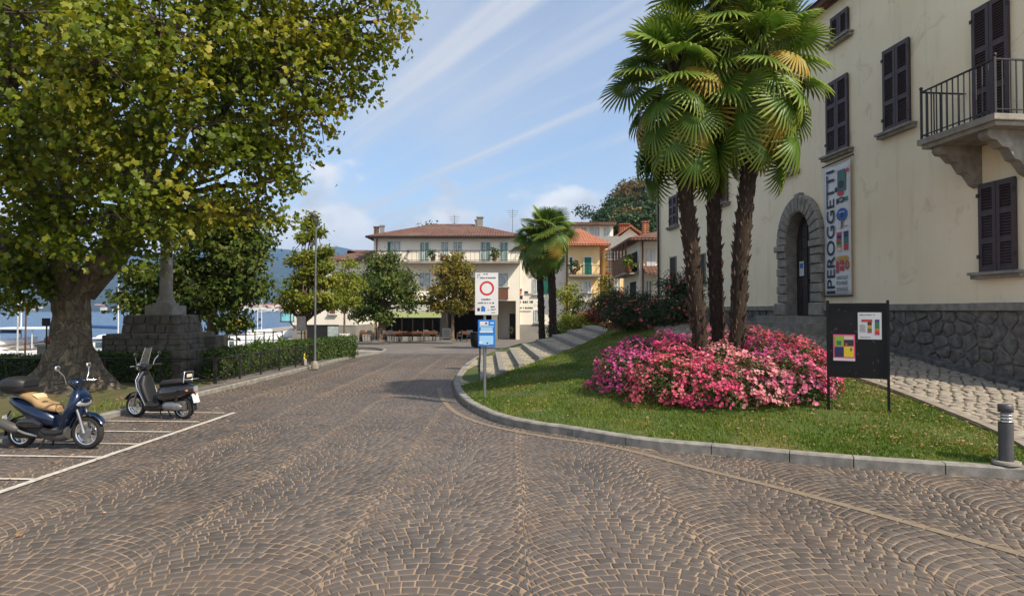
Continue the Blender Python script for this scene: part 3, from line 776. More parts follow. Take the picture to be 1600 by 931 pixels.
def litter(name, X, Y, Z, size, lab, m=None):
    n = len(X); a = npr.uniform(0, 6.28, n); s = size * npr.uniform(0.5, 1.3, n); t = npr.normal(0, 0.25, (n, 4))
    V = []
    for k, (u, v) in enumerate(((1, 0), (0.1, 0.6), (-1, 0.1), (-0.1, -0.6))):
        V.append(np.stack([X + s * (u * np.cos(a) - v * np.sin(a)), Y + s * (u * np.sin(a) + v * np.cos(a)), Z + 0.012 + np.abs(t[:, k]) * s], 1))
    V = np.stack(V, 1).reshape(-1, 3); F = np.arange(4 * n).reshape(n, 4)
    return tag(mesh_np(name, V, F, m or MT['litter']), lab, 'leaves', kind='stuff')
def scatter_litter():
    n = 7000; Y = 7.5 + 9 * npr.random(n); X = npr.uniform(-1.5, 7.2, n); L = np.interp(Y, [p[1] for p in RB], [p[0] for p in RB])
    ok = inside([(p.x, p.y) for p in offs(KR, 0.2)] + [(9, 60), (30, 60), (30, 5.4)], X, Y) & (X < L) & (npr.random(n) < np.clip(0.12 + (X - 4.2) * 0.35, 0.12, 1)); X, Y = X[ok], Y[ok]
    litter('fallen_petals', X, Y, hz(X, Y) + 0.02, 0.026, 'fallen petals and dry leaves scattered over the lawn')
    n = 900; X = npr.uniform(-9.5, -3.4, n); Y = npr.uniform(5.6, 18, n); ok = npr.random(n) < np.exp(-np.maximum(0, X + 6.8) * 0.7); X, Y = X[ok], Y[ok]
    k = np.interp(Y, [p.y for p in KL], [p.x for p in KL]); litter('fallen_leaves', X, Y, np.where(X < k, 0.11, 0.004), 0.03, 'dry brown leaves fallen around the parked scooters')
scatter_litter()

# ================================================================== VILLA (right)
U = V3((-0.1, 1, 0)).normalized(); N = V3((-1, -0.1, 0)).normalized()
def F(Y, z, o=0.0): return V3((wallX(Y), Y, z)) + N * o
YC = 18.18; HW = 0.62; ZS = 3.92; ZT = 1.85; TOP = 10.0; Y0, Y1 = 10.6, 30.8  # near end and eave, out of view, shaped so sun reaches lawn and steps
villa = thing('villa', 'large cream plastered villa with plum shutters and rough stone base', 'building', F(YC, 1.5))
VO = villa.location.copy()
def text_mesh(body, bold=0.0):
    cu = bpy.data.curves.new('t', 'FONT'); cu.body = body; cu.offset = bold; cu.resolution_u = 3
    o = bpy.data.objects.new('t', cu); col.objects.link(o); bpy.context.view_layer.update()
    ev = o.evaluated_get(bpy.context.evaluated_depsgraph_get()); me = ev.to_mesh()
    vs = np.array([v.co[:] for v in me.vertices]); fs = [tuple(p.vertices) for p in me.polygons]
    ev.to_mesh_clear(); bpy.data.objects.remove(o); bpy.data.curves.remove(cu)
    vs[:, :2] -= vs[:, :2].min(0); vs[:, :2] /= vs[:, :2].max(0)
    return vs, fs
def place_text(mb, body, org, ex, ey, bold=0.0):
    """lower-left corner org; ex, ey span the whole word"""
    vs, fs = text_mesh(body, bold); org, ex, ey = V3(org), V3(ex), V3(ey)
    mb.add([org + ex * float(v[0]) + ey * float(v[1]) for v in vs], fs); return mb
def slab(mb, poly, o0, o1): return mb.prism([F(y, z, o0) for y, z in poly], N * (o1 - o0))
def fbox(mb, ya, yb, za, zb, o0, o1): return slab(mb, [(ya, za), (yb, za), (yb, zb), (ya, zb)], o0, o1)
arch = [(YC + HW * math.cos(t), ZS + 0.86 * math.sin(t)) for t in np.linspace(0, math.pi, 17)]
mb = MB(VO)
fbox(mb, Y0, YC - HW, -0.3, TOP, -0.5, 0); fbox(mb, YC + HW, Y1, -0.3, TOP, -0.5, 0)
slab(mb, [(YC + HW, TOP)] + arch + [(YC - HW, TOP)], -0.5, 0); fbox(mb, YC - HW, YC + HW, -0.3, ZT - 0.01, -0.5, 0)
mb.build('wall', MT['plaster'], villa)
mb = MB(VO); fbox(mb, Y0 + 0.003, Y1 - 0.003, -0.3, TOP - 0.003, -9.5, -0.502); mb.build('rear_wall', MT['plaster'], villa)
mb = MB(VO); fbox(mb, Y0 - 0.3, Y1 + 0.3, TOP, TOP + 0.16, -10.2, 0.3)
e = [F(Y0 - 0.35, TOP + 0.16, 0.35), F(Y1 + 0.35, TOP + 0.16, 0.35), F(Y1 + 0.35, TOP + 0.16, -10.3), F(Y0 - 0.35, TOP + 0.16, -10.3), F(Y0 + 5, TOP + 2.4, -4.7), F(Y1 - 5, TOP + 2.4, -4.7)]
mb.add(e, [(0, 1, 5, 4), (1, 2, 5), (2, 3, 4, 5), (3, 0, 4)]); mb.build('roof', MT['roof'], villa)
# stone base
plinth = None
mb = MB(VO); fbox(mb, Y0, YC - 1.22, -0.3, 2.0, 0.0, 0.06); fbox(mb, YC + 1.22, Y1, -0.3, 2.0, 0.0, 0.06); plinth = mb.build('plinth', MT['mortar'], villa)
mb = MB(VO); mb.obox(F(Y0 - 0.03, 0.85, -4.7), N * 4.76, U * 0.03, V3((0, 0, 1.15))); mb.build('end_plinth', MT['stonedark'], villa)
mb = MB(VO); mb.obox(F(Y0 - 0.06, 2.07, -4.7), N * 4.84, U * 0.06, V3((0, 0, 0.068))); mb.build('end_coping', MT['stone'], villa, bev=0.015)
for a, b in ((Y0, YC - 1.22), (YC + 1.22, Y1 + 0.03)):
    k = max(1, int((b - a) / 1.4)); w = (b - a) / k
    for i in range(k):
        mb = MB(VO); fbox(mb, a + i * w + 0.004, a + (i + 1) * w - 0.004, 2.0, 2.14 + rnd.uniform(-.004, .004), 0.0, 0.15 + rnd.uniform(-.006, .006)); mb.build('coping_stone', MT['stone'], villa, bev=0.015)
def wall_stones(ya, yb, zf, zt, sx, sz, parent, o=0.06, bulge=0.055, m=None, jit=0.24, lim=400):
    pts = []; z = -0.1; r = 0
    while z < zt + sz:
        y = ya - sx + (r % 2) * sx / 2
        while y < yb + sx: pts.append((y + rnd.uniform(-jit, jit) * sx, z + rnd.uniform(-jit, jit) * sz)); y += sx * rnd.uniform(0.8, 1.25)
        z += sz; r += 1
    # bounded cells
    for p, poly in vor_cells(pts, [(ya, -0.2), (yb, -0.2), (yb, zt), (ya, zt)]):
        if not (ya < p[0] < yb and p[1] < zt): continue
        if max(q[1] for q in poly) < zf(p[0]) - 0.02: continue
        poly = [np.array((q[0], max(q[1], zf(q[0]) - 0.06))) for q in poly]
        a = round_poly(inset(poly, 0.006)); b = round_poly(inset(poly, 0.014)); c = round_poly(inset(poly, 0.05)); n = len(a); hh = bulge * rnd.uniform(0.5, 1.2); mb = MB(VO)
        vs = [F(q[0], q[1], o - 0.01) for q in a] + [F(q[0], q[1], o + hh * 0.7) for q in b] + [F(q[0], q[1], o + hh + rnd.uniform(-.008, .008)) for q in c]
        fs = [tuple(range(2 * n, 3 * n))] + [(k + s, (k + 1) % n + s, n + (k + 1) % n + s, n + k + s) for s in (0, n) for k in range(n)]
        mb.add(vs, fs); mb.build('stone', m or MT['stonedark'], parent)
wall_stones(Y0, YC - 1.25, lambda y: ramp_z(y) + 0.1, 1.99, 0.38, 0.25, plinth)
wall_stones(YC + 1.25, 27.0, lambda y: 1.45, 1.99, 0.55, 0.3, plinth)
ys = np.arange(Y0 + 0.02, YC - 1.2, 0.79)
for a, b in zip(ys, ys[1:]):
    mb = MB(VO); za, zb = ramp_z(a), ramp_z(b)
    mb.add([F(a + .004, za - 0.2, 0.10), F(b - .004, zb - 0.2, 0.10), F(b - .004, zb + 0.13, 0.10), F(a + .004, za + 0.13, 0.10), F(a + .004, za - 0.2, 0.27), F(b - .004, zb - 0.2, 0.27), F(b - .004, zb + 0.12, 0.27), F(a + .004, za + 0.12, 0.27)],
           [(0, 3, 2, 1), (4, 5, 6, 7), (0, 1, 5, 4), (2, 3, 7, 6), (0, 4, 7, 3), (1, 2, 6, 5)]); mb.build('base_kerb_stone', MT['stonedark'], villa, bev=0.012)
# portal
portal = None
mb = MB(VO)
lin = [(YC + HW - 0.008, ZT)] + [(YC + (HW - 0.008) * math.cos(t), ZS + 0.852 * math.sin(t)) for t in np.linspace(0, math.pi, 17)] + [(YC - HW + 0.008, ZT)]
vs = [F(y, z, 0.12) for y, z in lin] + [F(y, z, -0.4) for y, z in lin]; k = len(lin)
mb.add(vs, [(i, i + 1, k + i + 1, k + i) for i in range(k - 1)]); portal = mb.build('portal_reveal', MT['stone'], villa)
def rblock(poly, o0=0.0, o1=0.13, pil=0.05, name='portal_block'):
    P = [np.array(p, float) for p in poly]; a = P; b = inset(P, 0.012); c = inset(P, 0.055); n = len(P); mb = MB(VO)
    vs = [F(q[0], q[1], o0) for q in b] + [F(q[0], q[1], o1) for q in b] + [F(q[0], q[1], o1 + pil) for q in c]
    mb.add(vs, [tuple(range(2 * n, 3 * n))]); mb.add(vs, [(k + s, (k + 1) % n + s, n + (k + 1) % n + s, n + k + s) for s in (0, n) for k in range(n)])
    return mb.build(name, MT['stone'], villa, bev=0.01)
for sd in (-1, 1):
    zs = [ZT, 2.22, 2.48, 2.74, 3.0, 3.26, 3.52, 3.73, ZS]
    for i in range(len(zs) - 1):
        w = 1.22 if i in (0, 7) else (1.12 if i % 2 else 1.17)
        ya, yb = YC + sd * HW, YC + sd * w; rblock([(min(ya, yb), zs[i]), (max(ya, yb), zs[i]), (max(ya, yb), zs[i + 1]), (min(ya, yb), zs[i + 1])], o1=0.18 if i in (0, 7) else 0.12)
nv = 15
for i in range(nv):
    a, b = math.pi * i / nv, math.pi * (i + 1) / nv; R2 = 1.44 if i == nv // 2 else 1.36
    rblock([(YC + HW * math.cos(a), ZS + 0.86 * math.sin(a)), (YC + 1.15 * math.cos(a), ZS + R2 * math.sin(a)), (YC + 1.15 * math.cos(b), ZS + R2 * math.sin(b)), (YC + HW * math.cos(b), ZS + 0.86 * math.sin(b))], o1=0.13, name='voussoir')
mb = MB(VO); inner = [(YC + HW, ZT)] + arch + [(YC - HW, ZT)]; slab(mb, inner, -0.26, -0.20); door = mb.build('door', MT['wood'], villa)
for sd in (-1, 1):
    for j, z in enumerate(np.arange(ZT + 0.06, 4.2, 0.37)):
        for q in (0, 1):
            ya = YC + sd * (0.03 + q * 0.29); yb = YC + sd * (0.03 + q * 0.29 + 0.26)
            if z > 3.9: yb = YC + sd * min(abs(yb - YC), 0.46)
            if abs(ya - YC) > abs(yb - YC): continue
            mb = MB(VO); fbox(mb, min(ya, yb), max(ya, yb), z, z + 0.33, -0.20, -0.172); mb.build('door_panel', MT['wood'], door, bev=0.012)
mb = MB(VO); fbox(mb, YC + 0.2, YC + 0.42, 3.0, 3.42, -0.172, -0.162); mb.build('notice', MT['sheet'], door)
mb = MB(VO); fbox(mb, YC + 0.23, YC + 0.39, 3.22, 3.36, -0.162, -0.158); mb.build('notice_picture', MT['bluep'], door)
mb = MB(VO); mb.lathe(F(YC - 0.08, 2.85, -0.17), [(0.03, 0), (0.045, 0.03), (0.02, 0.06)], 10, N); mb.build('door_knob', MT['iron'], door)
for k, (zz, oo, ww) in enumerate(((1.50, 1.0, 1.75), (1.675, 0.62, 1.5))):
    mb = MB(VO); fbox(mb, YC - ww, YC + ww, zz - 0.25, zz + 0.17, 0.0, oo); mb.build('door_step', MT['stone'], villa, bev=0.015)
# shutters
def louvres(mb, ya, yb, za, zb, o):
    n = max(3, int((zb - za) / 0.052))
    for i in range(n):
        z = za + (i + 0.5) * (zb - za) / n
        mb.add([F(ya, z + 0.020, o - 0.012), F(yb, z + 0.020, o - 0.012), F(yb, z - 0.020, o + 0.018), F(ya, z - 0.020, o + 0.018), F(ya, z + 0.010, o - 0.016), F(yb, z + 0.010, o - 0.016), F(yb, z - 0.026, o + 0.010), F(ya, z - 0.026, o + 0.010)],
               [(0, 1, 2, 3), (4, 7, 6, 5), (3, 2, 6, 7), (0, 4, 5, 1)])
def shutters(ya, yb, za, zb, sill=True, fields=3, o=0.03):
    mb = MB(VO); fbox(mb, ya + 0.02, yb - 0.02, za + 0.02, zb - 0.02, 0.002, 0.012); mb.build('shade_panel', MT['dark'], villa)  # flat dark panel stands in for the shade behind the louvres
    ym = (ya + yb) / 2
    for a, b in ((ya, ym - 0.006), (ym + 0.006, yb)):
        mb = MB(VO); st = 0.075; rl = 0.10
        fbox(mb, a, a + st, za, zb, o, o + 0.045); fbox(mb, b - st, b, za, zb, o, o + 0.045)
        hs = (zb - za - rl * (fields + 1)) / fields; zz = za
        for i in range(fields + 1):
            fbox(mb, a + st, b - st, zz, zz + rl, o, o + 0.042); zz += rl + hs
        leaf = mb.build('shutter', MT['shutter'], villa)
        ml = MB(VO); zz = za + rl
        for i in range(fields): louvres(ml, a + st - 0.004, b - st + 0.004, zz, zz + hs, o + 0.018); zz += rl + hs
        ml.build('slats', MT['shutter'], leaf, fixn=False)
        for hz_ in (za + 0.25, zb - 0.25): mh = MB(VO); fbox(mh, (a if a == ya else b) - 0.03, (a if a == ya else b) + 0.03, hz_, hz_ + 0.07, o + 0.045, o + 0.06); mh.build('hinge', MT['iron'], leaf)
    if sill:
        mb = MB(VO); fbox(mb, ya - 0.14, yb + 0.14, za - 0.13, za - 0.06, 0.0, 0.13); fbox(mb, ya - 0.16, yb + 0.16, za - 0.06, za - 0.005, 0.0, 0.18); mb.build('window_sill', MT['stone'], villa, bev=0.012)
shutters(15.92, 16.64, 8.98, 9.62, fields=1)
shutters(15.97, 16.88, 6.07, 7.97)
shutters(13.82, 14.66, 6.07, 7.95)
shutters(11.36, 12.15, 5.28, 7.72, sill=False)
shutters(11.27, 12.05, 2.72, 4.37)
shutters(18.4, 19.35, 6.07, 7.95)
shutters(22.9, 23.9, 5.9, 7.5); shutters(27.95, 28.95, 5.75, 7.1)
for ya, yb, za, zb in ((25.0, 25.7, 3.05, 4.2), (28.2, 28.9, 3.25, 4.35)):
    mb = MB(VO); fbox(mb, ya, yb, za, zb, 0.002, 0.012); w = mb.build('window', MT['dark'], villa)
    mb = MB(VO)
    for q in ((ya - .05, ya, za - .05, zb + .05), (yb, yb + .05, za - .05, zb + .05), (ya, yb, za - .05, za), (ya, yb, zb, zb + .05)): fbox(mb, *q, 0.001, 0.04)
    mb.build('window_frame', MT['stone'], w)
mb = MB(VO); mb.tube([F(30.3, z, 0.1) for z in (1.6, 4, 7, TOP)], 0.055, 10); mb.build('downspout', MT['iron'], villa)
mb = MB(VO); fbox(mb, 16.98, 17.1, 3.45, 3.72, 0.002, 0.02); mb.build('plaque', MT['bluep'], villa)
# balcony
BY0, BY1, BO = 10.66, 12.42, 1.0
mb = MB(VO); fbox(mb, BY0, BY1, 5.17, 5.28, 0.0, BO); fbox(mb, BY0 + 0.05, BY1 - 0.05, 5.09, 5.17, 0.0, BO - 0.06); balc = mb.build('balcony_slab', MT['stone'], villa, bev=0.015)
for y in (10.95, 12.02):
    pr = [(0, 5.09), (0.86, 5.09), (0.86, 4.99), (0.80, 4.93), (0.70, 4.92), (0.64, 4.86), (0.58, 4.80), (0.48, 4.79), (0.42, 4.70), (0.36, 4.60), (0.26, 4.57), (0.18, 4.47), (0.12, 4.38), (0, 4.32)]
    mb = MB(VO); mb.prism([F(y, z, o) for o, z in pr], U * 0.2); mb.build('corbel', MT['stone'], villa, bev=0.012)
mr = MB(VO)
fr = [F(BY0 + 0.05, 0, BO - 0.06), F(BY1 - 0.05, 0, BO - 0.06)]; sides = [(F(BY0 + .05, 0, 0.02), fr[0]), (fr[0], fr[1]), (fr[1], F(BY1 - .05, 0, 0.02))]
up = lambda p, z: V3((p.x, p.y, z))
for a, b in sides: mr.bar(up(a, 6.20), up(b, 6.20), 0.035, 0.025); mr.bar(up(a, 5.36), up(b, 5.36), 0.03, 0.015)
rail = mr.build('railing', MT['iron'], villa)
for a, b in sides:
    n = max(5, int((b - a).length / 0.125))
    for i in range(1, n):
        p = a.lerp(b, i / n); mb = MB(VO); mb.bar(up(p, 5.28), up(p, 6.20), 0.018); mb.build('baluster', MT['iron'], rail)
for p in fr:
    mb = MB(VO); mb.bar(up(p, 5.28), up(p, 6.24), 0.035); mb.ball(up(p, 6.27), 0.035, 8, 6); mb.build('corner_post', MT['iron'], rail)

# banner with vertical lettering
ban = thing('banner', 'tall white exhibition banner with vertical dark lettering hung on villa wall', 'banner', F(16.4, 2.37, 0.08)); BOo = ban.location.copy()
BA, BB, BZ0, BZ1 = 15.84, 16.95, 2.38, 5.77
mb = MB(BOo); vs = []; fs = []; n = 22
for i in range(n + 1):
    z = BZ0 + (BZ1 - BZ0) * i / n
    for k in range(7):
        t = k / 6; sag = (-0.05 * math.sin(math.pi * t) if i == n else 0)
        vs.append(F(BA + (BB - BA) * t, z + sag, 0.085 + 0.010 * math.sin(i * 0.9) * math.sin(t * 3)))
for i in range(n):
    for k in range(6): fs.append((i * 7 + k, i * 7 + k + 1, i * 7 + k + 8, i * 7 + k + 7))
mb.add(vs, fs, True); sh_o = mb.build('sheet', MT['sheet'], ban); so = sh_o.modifiers.new('solid', 'SOLIDIFY'); so.thickness = 0.004
bx = lambda t: BB - (BB - BA) * t           # 0 = left edge in the picture
bz = lambda t: BZ1 - (BZ1 - BZ0) * t        # 0 = top
mb = MB(BOo); place_text(mb, 'PEROGGETTI', F(bx(0.42), bz(0.945), 0.104), V3((0, 0, bz(0.0) - bz(0.905))), U * (BB - BA) * 0.31, 0.012); mb.build('lettering', MT['ink'], ban, fixn=False)
def bpatch(name, pts, m, o=0.103): mb = MB(BOo); mb.prism([F(bx(x), bz(y), o) for x, y in pts], N * 0.003); mb.build(name, m, ban)
def quadp(x0, x1, y0, y1): return [(x0, y0), (x1, y0), (x1, y1), (x0, y1)]
def ell(cx_, cy_, rx, ry, n=20): return [(cx_ + rx * math.cos(2 * math.pi * i / n), cy_ + ry * math.sin(2 * math.pi * i / n)) for i in range(n)]
MC = lambda nm, *c: MT.setdefault(nm, mat(nm, sr(*c), rough=0.6))
for nm, c in (('p_teal', (70, 110, 104)), ('p_dark', (48, 50, 58)), ('p_red', (190, 60, 66)), ('p_blue', (40, 92, 168)), ('p_navy', (40, 50, 96)), ('p_green', (50, 120, 84)), ('p_ochre', (196, 150, 50)), ('p_brown', (140, 84, 44)), ('p_grey', (150, 152, 156)), ('p_orange', (206, 110, 60)), ('p_yellow', (232, 200, 40)), ('p_pink', (226, 90, 130)), ('p_cream', (214, 200, 180)), ('p_violet', (80, 56, 120)), ('p_lime', (150, 180, 60))): MC(nm, *c)
bpatch('monogram', quadp(0.1, 0.42, 0.962, 0.985), MT['ink'])
bpatch('print', quadp(0.55, 0.85, 0.06, 0.22), MT['p_teal']); bpatch('print', ell(0.68, 0.17, 0.11, 0.03), MT['p_dark'], 0.1065); bpatch('print', ell(0.92, 0.075, 0.06, 0.014), MT['p_red']); bpatch('print', ell(0.66, 0.235, 0.12, 0.02), MT['p_red']); bpatch('print', ell(0.5, 0.2, 0.06, 0.02), MT['p_dark'])
bpatch('print', ell(0.68, 0.285, 0.13, 0.022), MT['p_dark']); bpatch('print', ell(0.68, 0.285, 0.07, 0.012), MT['p_grey'], 0.1065); bpatch('print', quadp(0.5, 0.58, 0.27, 0.31), MT['p_dark']); bpatch('print', quadp(0.8, 0.93, 0.27, 0.30), MT['p_green'])
bpatch('print', ell(0.70, 0.395, 0.20, 0.048), MT['p_blue']); bpatch('print', ell(0.71, 0.40, 0.05, 0.02), MT['p_dark'], 0.1065); bpatch('print', quadp(0.6, 0.8, 0.375, 0.380), MT['sheet'], 0.1065); bpatch('print', quadp(0.67, 0.73, 0.43, 0.495), MT['p_brown'], 0.1065); bpatch('print', quadp(0.6, 0.7, 0.494, 0.499), MT['p_brown']); bpatch('print', quadp(0.8, 0.9, 0.484, 0.492), MT['p_ochre'])
for x0, cols in ((0.5, ('p_red', 'p_navy', 'p_red', 'p_green', 'p_ochre', 'p_cream')), (0.76, ('p_navy', 'p_navy', 'p_green', 'p_teal', 'p_red', 'p_red'))):
    for i, c in enumerate(cols): bpatch('print', quadp(x0, x0 + 0.17, 0.525 + i * 0.0235, 0.5475 + i * 0.0235), MT[c])
bpatch('print', [(0.46, 0.735), (0.55, 0.705), (0.85, 0.705), (0.95, 0.725), (0.95, 0.735)], MT['p_ochre'])
bpatch('print', quadp(0.47, 0.55, 0.74, 0.83), MT['p_red']); bpatch('print', ell(0.68, 0.755, 0.08, 0.018), MT['p_red']); bpatch('print', quadp(0.6, 0.76, 0.78, 0.815), MT['p_red']); bpatch('print', ell(0.88, 0.775, 0.08, 0.035), MT['p_brown']); bpatch('print', ell(0.9, 0.775, 0.05, 0.02), MT['p_orange'], 0.1065)
def fine_print(mb, p0, ex, ey, w, h, rows, rr, cl=0.35):
    """rows of small letter-like dashes that stay unreadable as in the picture"""
    for i in range(rows):
        x = 0
        while x < w * rr.uniform(0.85, 1.0):
            c = rr.uniform(0.3, 0.9) * h * 0.9
            a = V3(p0) + ex * x - ey * (i * h * 1.7)
            mb.add([a, a + ex * c, a + ex * c + ey * h * rr.choice((0.75, 1, 1)), a + ey * h], [(0, 1, 2, 3)]); x += c + h * (0.25 if rr.random() < 0.8 else 0.8)
    return mb
rr = random.Random(3)
for y, rws in ((0.86, 3), (0.90, 3), (0.945, 3)):
    mb = MB(BOo); fine_print(mb, F(bx(0.48), bz(y), 0.105), -U, V3((0, 0, 1)), 0.5, 0.02, rws, rr); mb.build('fine_print', MT['ink'], ban, fixn=False)
mb = MB(BOo); mb.tube([F(BA - 0.14, BZ1 + 0.07, 0.09), F(BB + 0.06, BZ1 + 0.03, 0.09)], 0.02, 8); mb.build('top_pole', MT['wood'], ban)
mb = MB(BOo); mb.tube([F(BA - 0.03, BZ0 - 0.01, 0.088), F(BB + 0.02, BZ0 - 0.01, 0.088)], 0.018, 8); mb.build('bottom_pole', MT['iron'], ban)

# ================================================================== NOTICE BOARD on the lawn
la, lb = V3((5.08, 10.3, 0.38)), V3((5.80, 9.88, 0.40))
nb = thing('notice_board', 'black metal notice board on two legs standing on the lawn', 'notice board', (la + lb) / 2); NO = nb.location.copy()
ex = (lb - la); ex.z = 0; bw = ex.length; ex.normalize(); ny = V3((ex.y, -ex.x, 0))        # ny faces the camera
nbp = lambda x, z, o=0.0: V3((la.x, la.y, 0)) + ex * x + V3((0, 0, z)) + ny * o
def nbox(mb, x0, x1, z0, z1, o0, o1): return mb.prism([nbp(x0, z0, o0), nbp(x1, z0, o0), nbp(x1, z1, o0), nbp(x0, z1, o0)], ny * (o1 - o0))
for x in (0, bw): mb = MB(NO); nbox(mb, x - 0.02, x + 0.02, 0.3, 2.16, -0.02, 0.02); mb.build('leg', MT['black'], nb, bev=0.003)
mb = MB(NO); nbox(mb, 0.02, bw - 0.02, 0.96, 2.10, -0.012, 0.008); mb.build('panel', MT['black'], nb)
for za_, zb__ in ((2.07, 2.115), (0.94, 0.975)): mb = MB(NO); nbox(mb, 0.02, bw - 0.02, za_, zb__, -0.018, 0.018); mb.build('frame_rail', MT['black'], nb)
def poster(x0, x1, z0, z1, m, nm): mb = MB(NO); nbox(mb, x0, x1, z0, z1, 0.0085, 0.0115); return mb.build(nm, m, nb)
W_ = bw
po = poster(W_ * 0.51, W_ * 0.90, 1.55, 1.97, MT['sheet'], 'poster'); po['label'] = 'white exhibition poster with coloured columns'
def pp(parent, x0, x1, z0, z1, m, o=0.0118): mb = MB(NO); nbox(mb, W_ * x0, W_ * x1, z0, z1, o, o + 0.0012); mb.build('poster_print', m, parent)
pp(po, 0.57, 0.75, 1.82, 1.86, MT['p_red']); pp(po, 0.67, 0.74, 1.77, 1.82, MT['p_dark']); pp(po, 0.67, 0.74, 1.72, 1.77, MT['p_ochre']); pp(po, 0.67, 0.74, 1.68, 1.72, MT['p_green']); pp(po, 0.67, 0.74, 1.65, 1.68, MT['p_red'])
pp(po, 0.79, 0.865, 1.82, 1.86, MT['p_violet']); pp(po, 0.79, 0.865, 1.72, 1.82, MT['p_green']); pp(po, 0.79, 0.865, 1.68, 1.72, MT['p_orange']); pp(po, 0.79, 0.865, 1.62, 1.68, MT['p_red'])
mb = MB(NO); fine_print(mb, nbp(W_ * 0.54, 1.925, 0.0125), ex, V3((0, 0, 1)), W_ * 0.3, 0.014, 1, rr); fine_print(mb, nbp(W_ * 0.54, 1.77, 0.0125), ex, V3((0, 0, 1)), W_ * 0.1, 0.008, 9, rr); fine_print(mb, nbp(W_ * 0.55, 1.575, 0.0125), ex, V3((0, 0, 1)), W_ * 0.18, 0.012, 1, rr); mb.build('fine_print', MT['ink'], po, fixn=False)
po = poster(W_ * 0.09, W_ * 0.46, 1.20, 1.62, MT['p_pink'], 'poster'); po['label'] = 'pink bordered poster with yellow and dark squares'
pp(po, 0.115, 0.265, 1.43, 1.595, MT['p_lime']); pp(po, 0.275, 0.435, 1.54, 1.595, MT['p_cream']); pp(po, 0.275, 0.435, 1.44, 1.535, MT['p_dark']); pp(po, 0.115, 0.265, 1.265, 1.42, MT['p_navy']); pp(po, 0.275, 0.435, 1.265, 1.43, MT['p_yellow']); pp(po, 0.09, 0.46, 1.205, 1.245, MT['sheet'])
pp(po, 0.15, 0.23, 1.45, 1.52, MT['p_green'], 0.013); pp(po, 0.30, 0.33, 1.45, 1.48, MT['p_orange'], 0.013); pp(po, 0.38, 0.41, 1.36, 1.41, MT['p_teal'], 0.013); pp(po, 0.14, 0.24, 1.275, 1.33, MT['p_dark'], 0.013)
MT['scuff'] = mat('scuff', sr(120, 118, 112), rough=0.8)
mb = MB(NO)
for i in range(26):
    x, z = rr.uniform(0.04, bw - 0.06), rr.uniform(1.0, 2.05); a = rr.uniform(0, 3.1); L = rr.uniform(0.008, 0.03)
    if 0.08 * W_ < x < 0.47 * W_ and 1.18 < z < 1.64 or 0.5 * W_ < x and 1.53 < z < 1.99: continue
    p = nbp(x, z, 0.0088); d = (ex * math.cos(a) + V3((0, 0, math.sin(a)))) * L; w = (ex * -math.sin(a) + V3((0, 0, math.cos(a)))) * 0.002
    mb.add([p - d - w, p + d - w, p + d + w, p - d + w], [(0, 1, 2, 3)])
tag(mb.build('tape_scraps', MT['scuff'], nb, fixn=False), kind='stuff')

# ================================================================== BOLLARD LIGHT
bl = thing('bollard_light', 'dark grey bollard light with silver rings at the kerb corner of the lawn', 'bollard', (5.98, 7.78, h1(5.98, 7.78)))
MT['anth'] = mat('anth', sr(92, 92, 94), sr(80, 80, 82), s=6, rough=0.45, metal=0.3)
MB().lathe((0, 0, 0), [(0.15, -0.02), (0.15, 0.015), (0.14, 0.02)], 24).build('base_plate', MT['concrete'], bl)
MB().lathe((0, 0, 0), [(0.078, 0.02), (0.078, 0.48)], 24).build('post', MT['anth'], bl)
MB().lathe((0, 0, 0), [(0.05, 0.48), (0.05, 0.60)], 20).build('core', MT['steel'], bl)
for z in (0.495, 0.535, 0.575): MB().lathe((0, 0, 0), [(0.05, z - 0.012), (0.079, z - 0.004), (0.079, z + 0.006), (0.05, z + 0.01)], 24).build('ring', MT['chrome'], bl)
MB().lathe((0, 0, 0), [(0.05, 0.60), (0.08, 0.605), (0.08, 0.69), (0.07, 0.70)], 24).build('cap', MT['anth'], bl)

# ================================================================== ROAD SIGN
sg = V3((-0.57, 13.4, 0.12)); sg.z = h1(sg.x, sg.y) - 0.02
ts = thing('road_sign', 'white no-entry road sign with red ring above a blue notice case on grey post', 'road sign', sg)
rel = lambda x, y, Y=13.4: at(x, y, Y) - sg
MB().tube([(0, 0, -0.1), (0, 0, rel(757, 440).z)], 0.033, 12).build('post', MT['steel'], ts)
a, b = rel(742.5, 492), rel(778.5, 426.5)
def srect(name, x0, x1, y0, y1, m, parent, d0, d1, bev=0):
    p, q = rel(x0, y1), rel(x1, y0); mb = MB(); mb.box(p.x, q.x, -d1, -d0, p.z, q.z); return mb.build(name, m, parent, bev=bev)
pn = srect('sign_panel', 742.5, 778.5, 426.5, 492, MT['sheet'], ts, 0.045, 0.06, 0.004)
srect('back_rail', 744, 777, 440, 443, MT['steel'], ts, 0.03, 0.0445); srect('back_rail', 744, 777, 474, 477, MT['steel'], ts, 0.03, 0.0445)
c = rel(761, 450.5); rr_ = 0.150
mb = MB(); k = 40; vs = []
for i in range(k):
    t = 2 * math.pi * i / k
    for r_ in (rr_, rr_ * 0.74):
        for dd in (-0.061, -0.0635): vs.append((c.x + r_ * math.cos(t), dd, c.z + r_ * math.sin(t)))
fs = []
for i in range(k):
    j = (i + 1) % k; A, B = i * 4, j * 4
    fs += [(A + 1, A + 3, B + 3, B + 1), (A, B, B + 2, A + 2), (A, A + 1, B + 1, B), (A + 2, B + 2, B + 3, A + 3)]
mb.add(vs, fs); mb.build('red_ring', MT['redp'], pn)
rr = random.Random(9); X_ = V3((1, 0, 0)); Z_ = V3((0, 0, 1))
mb = MB()
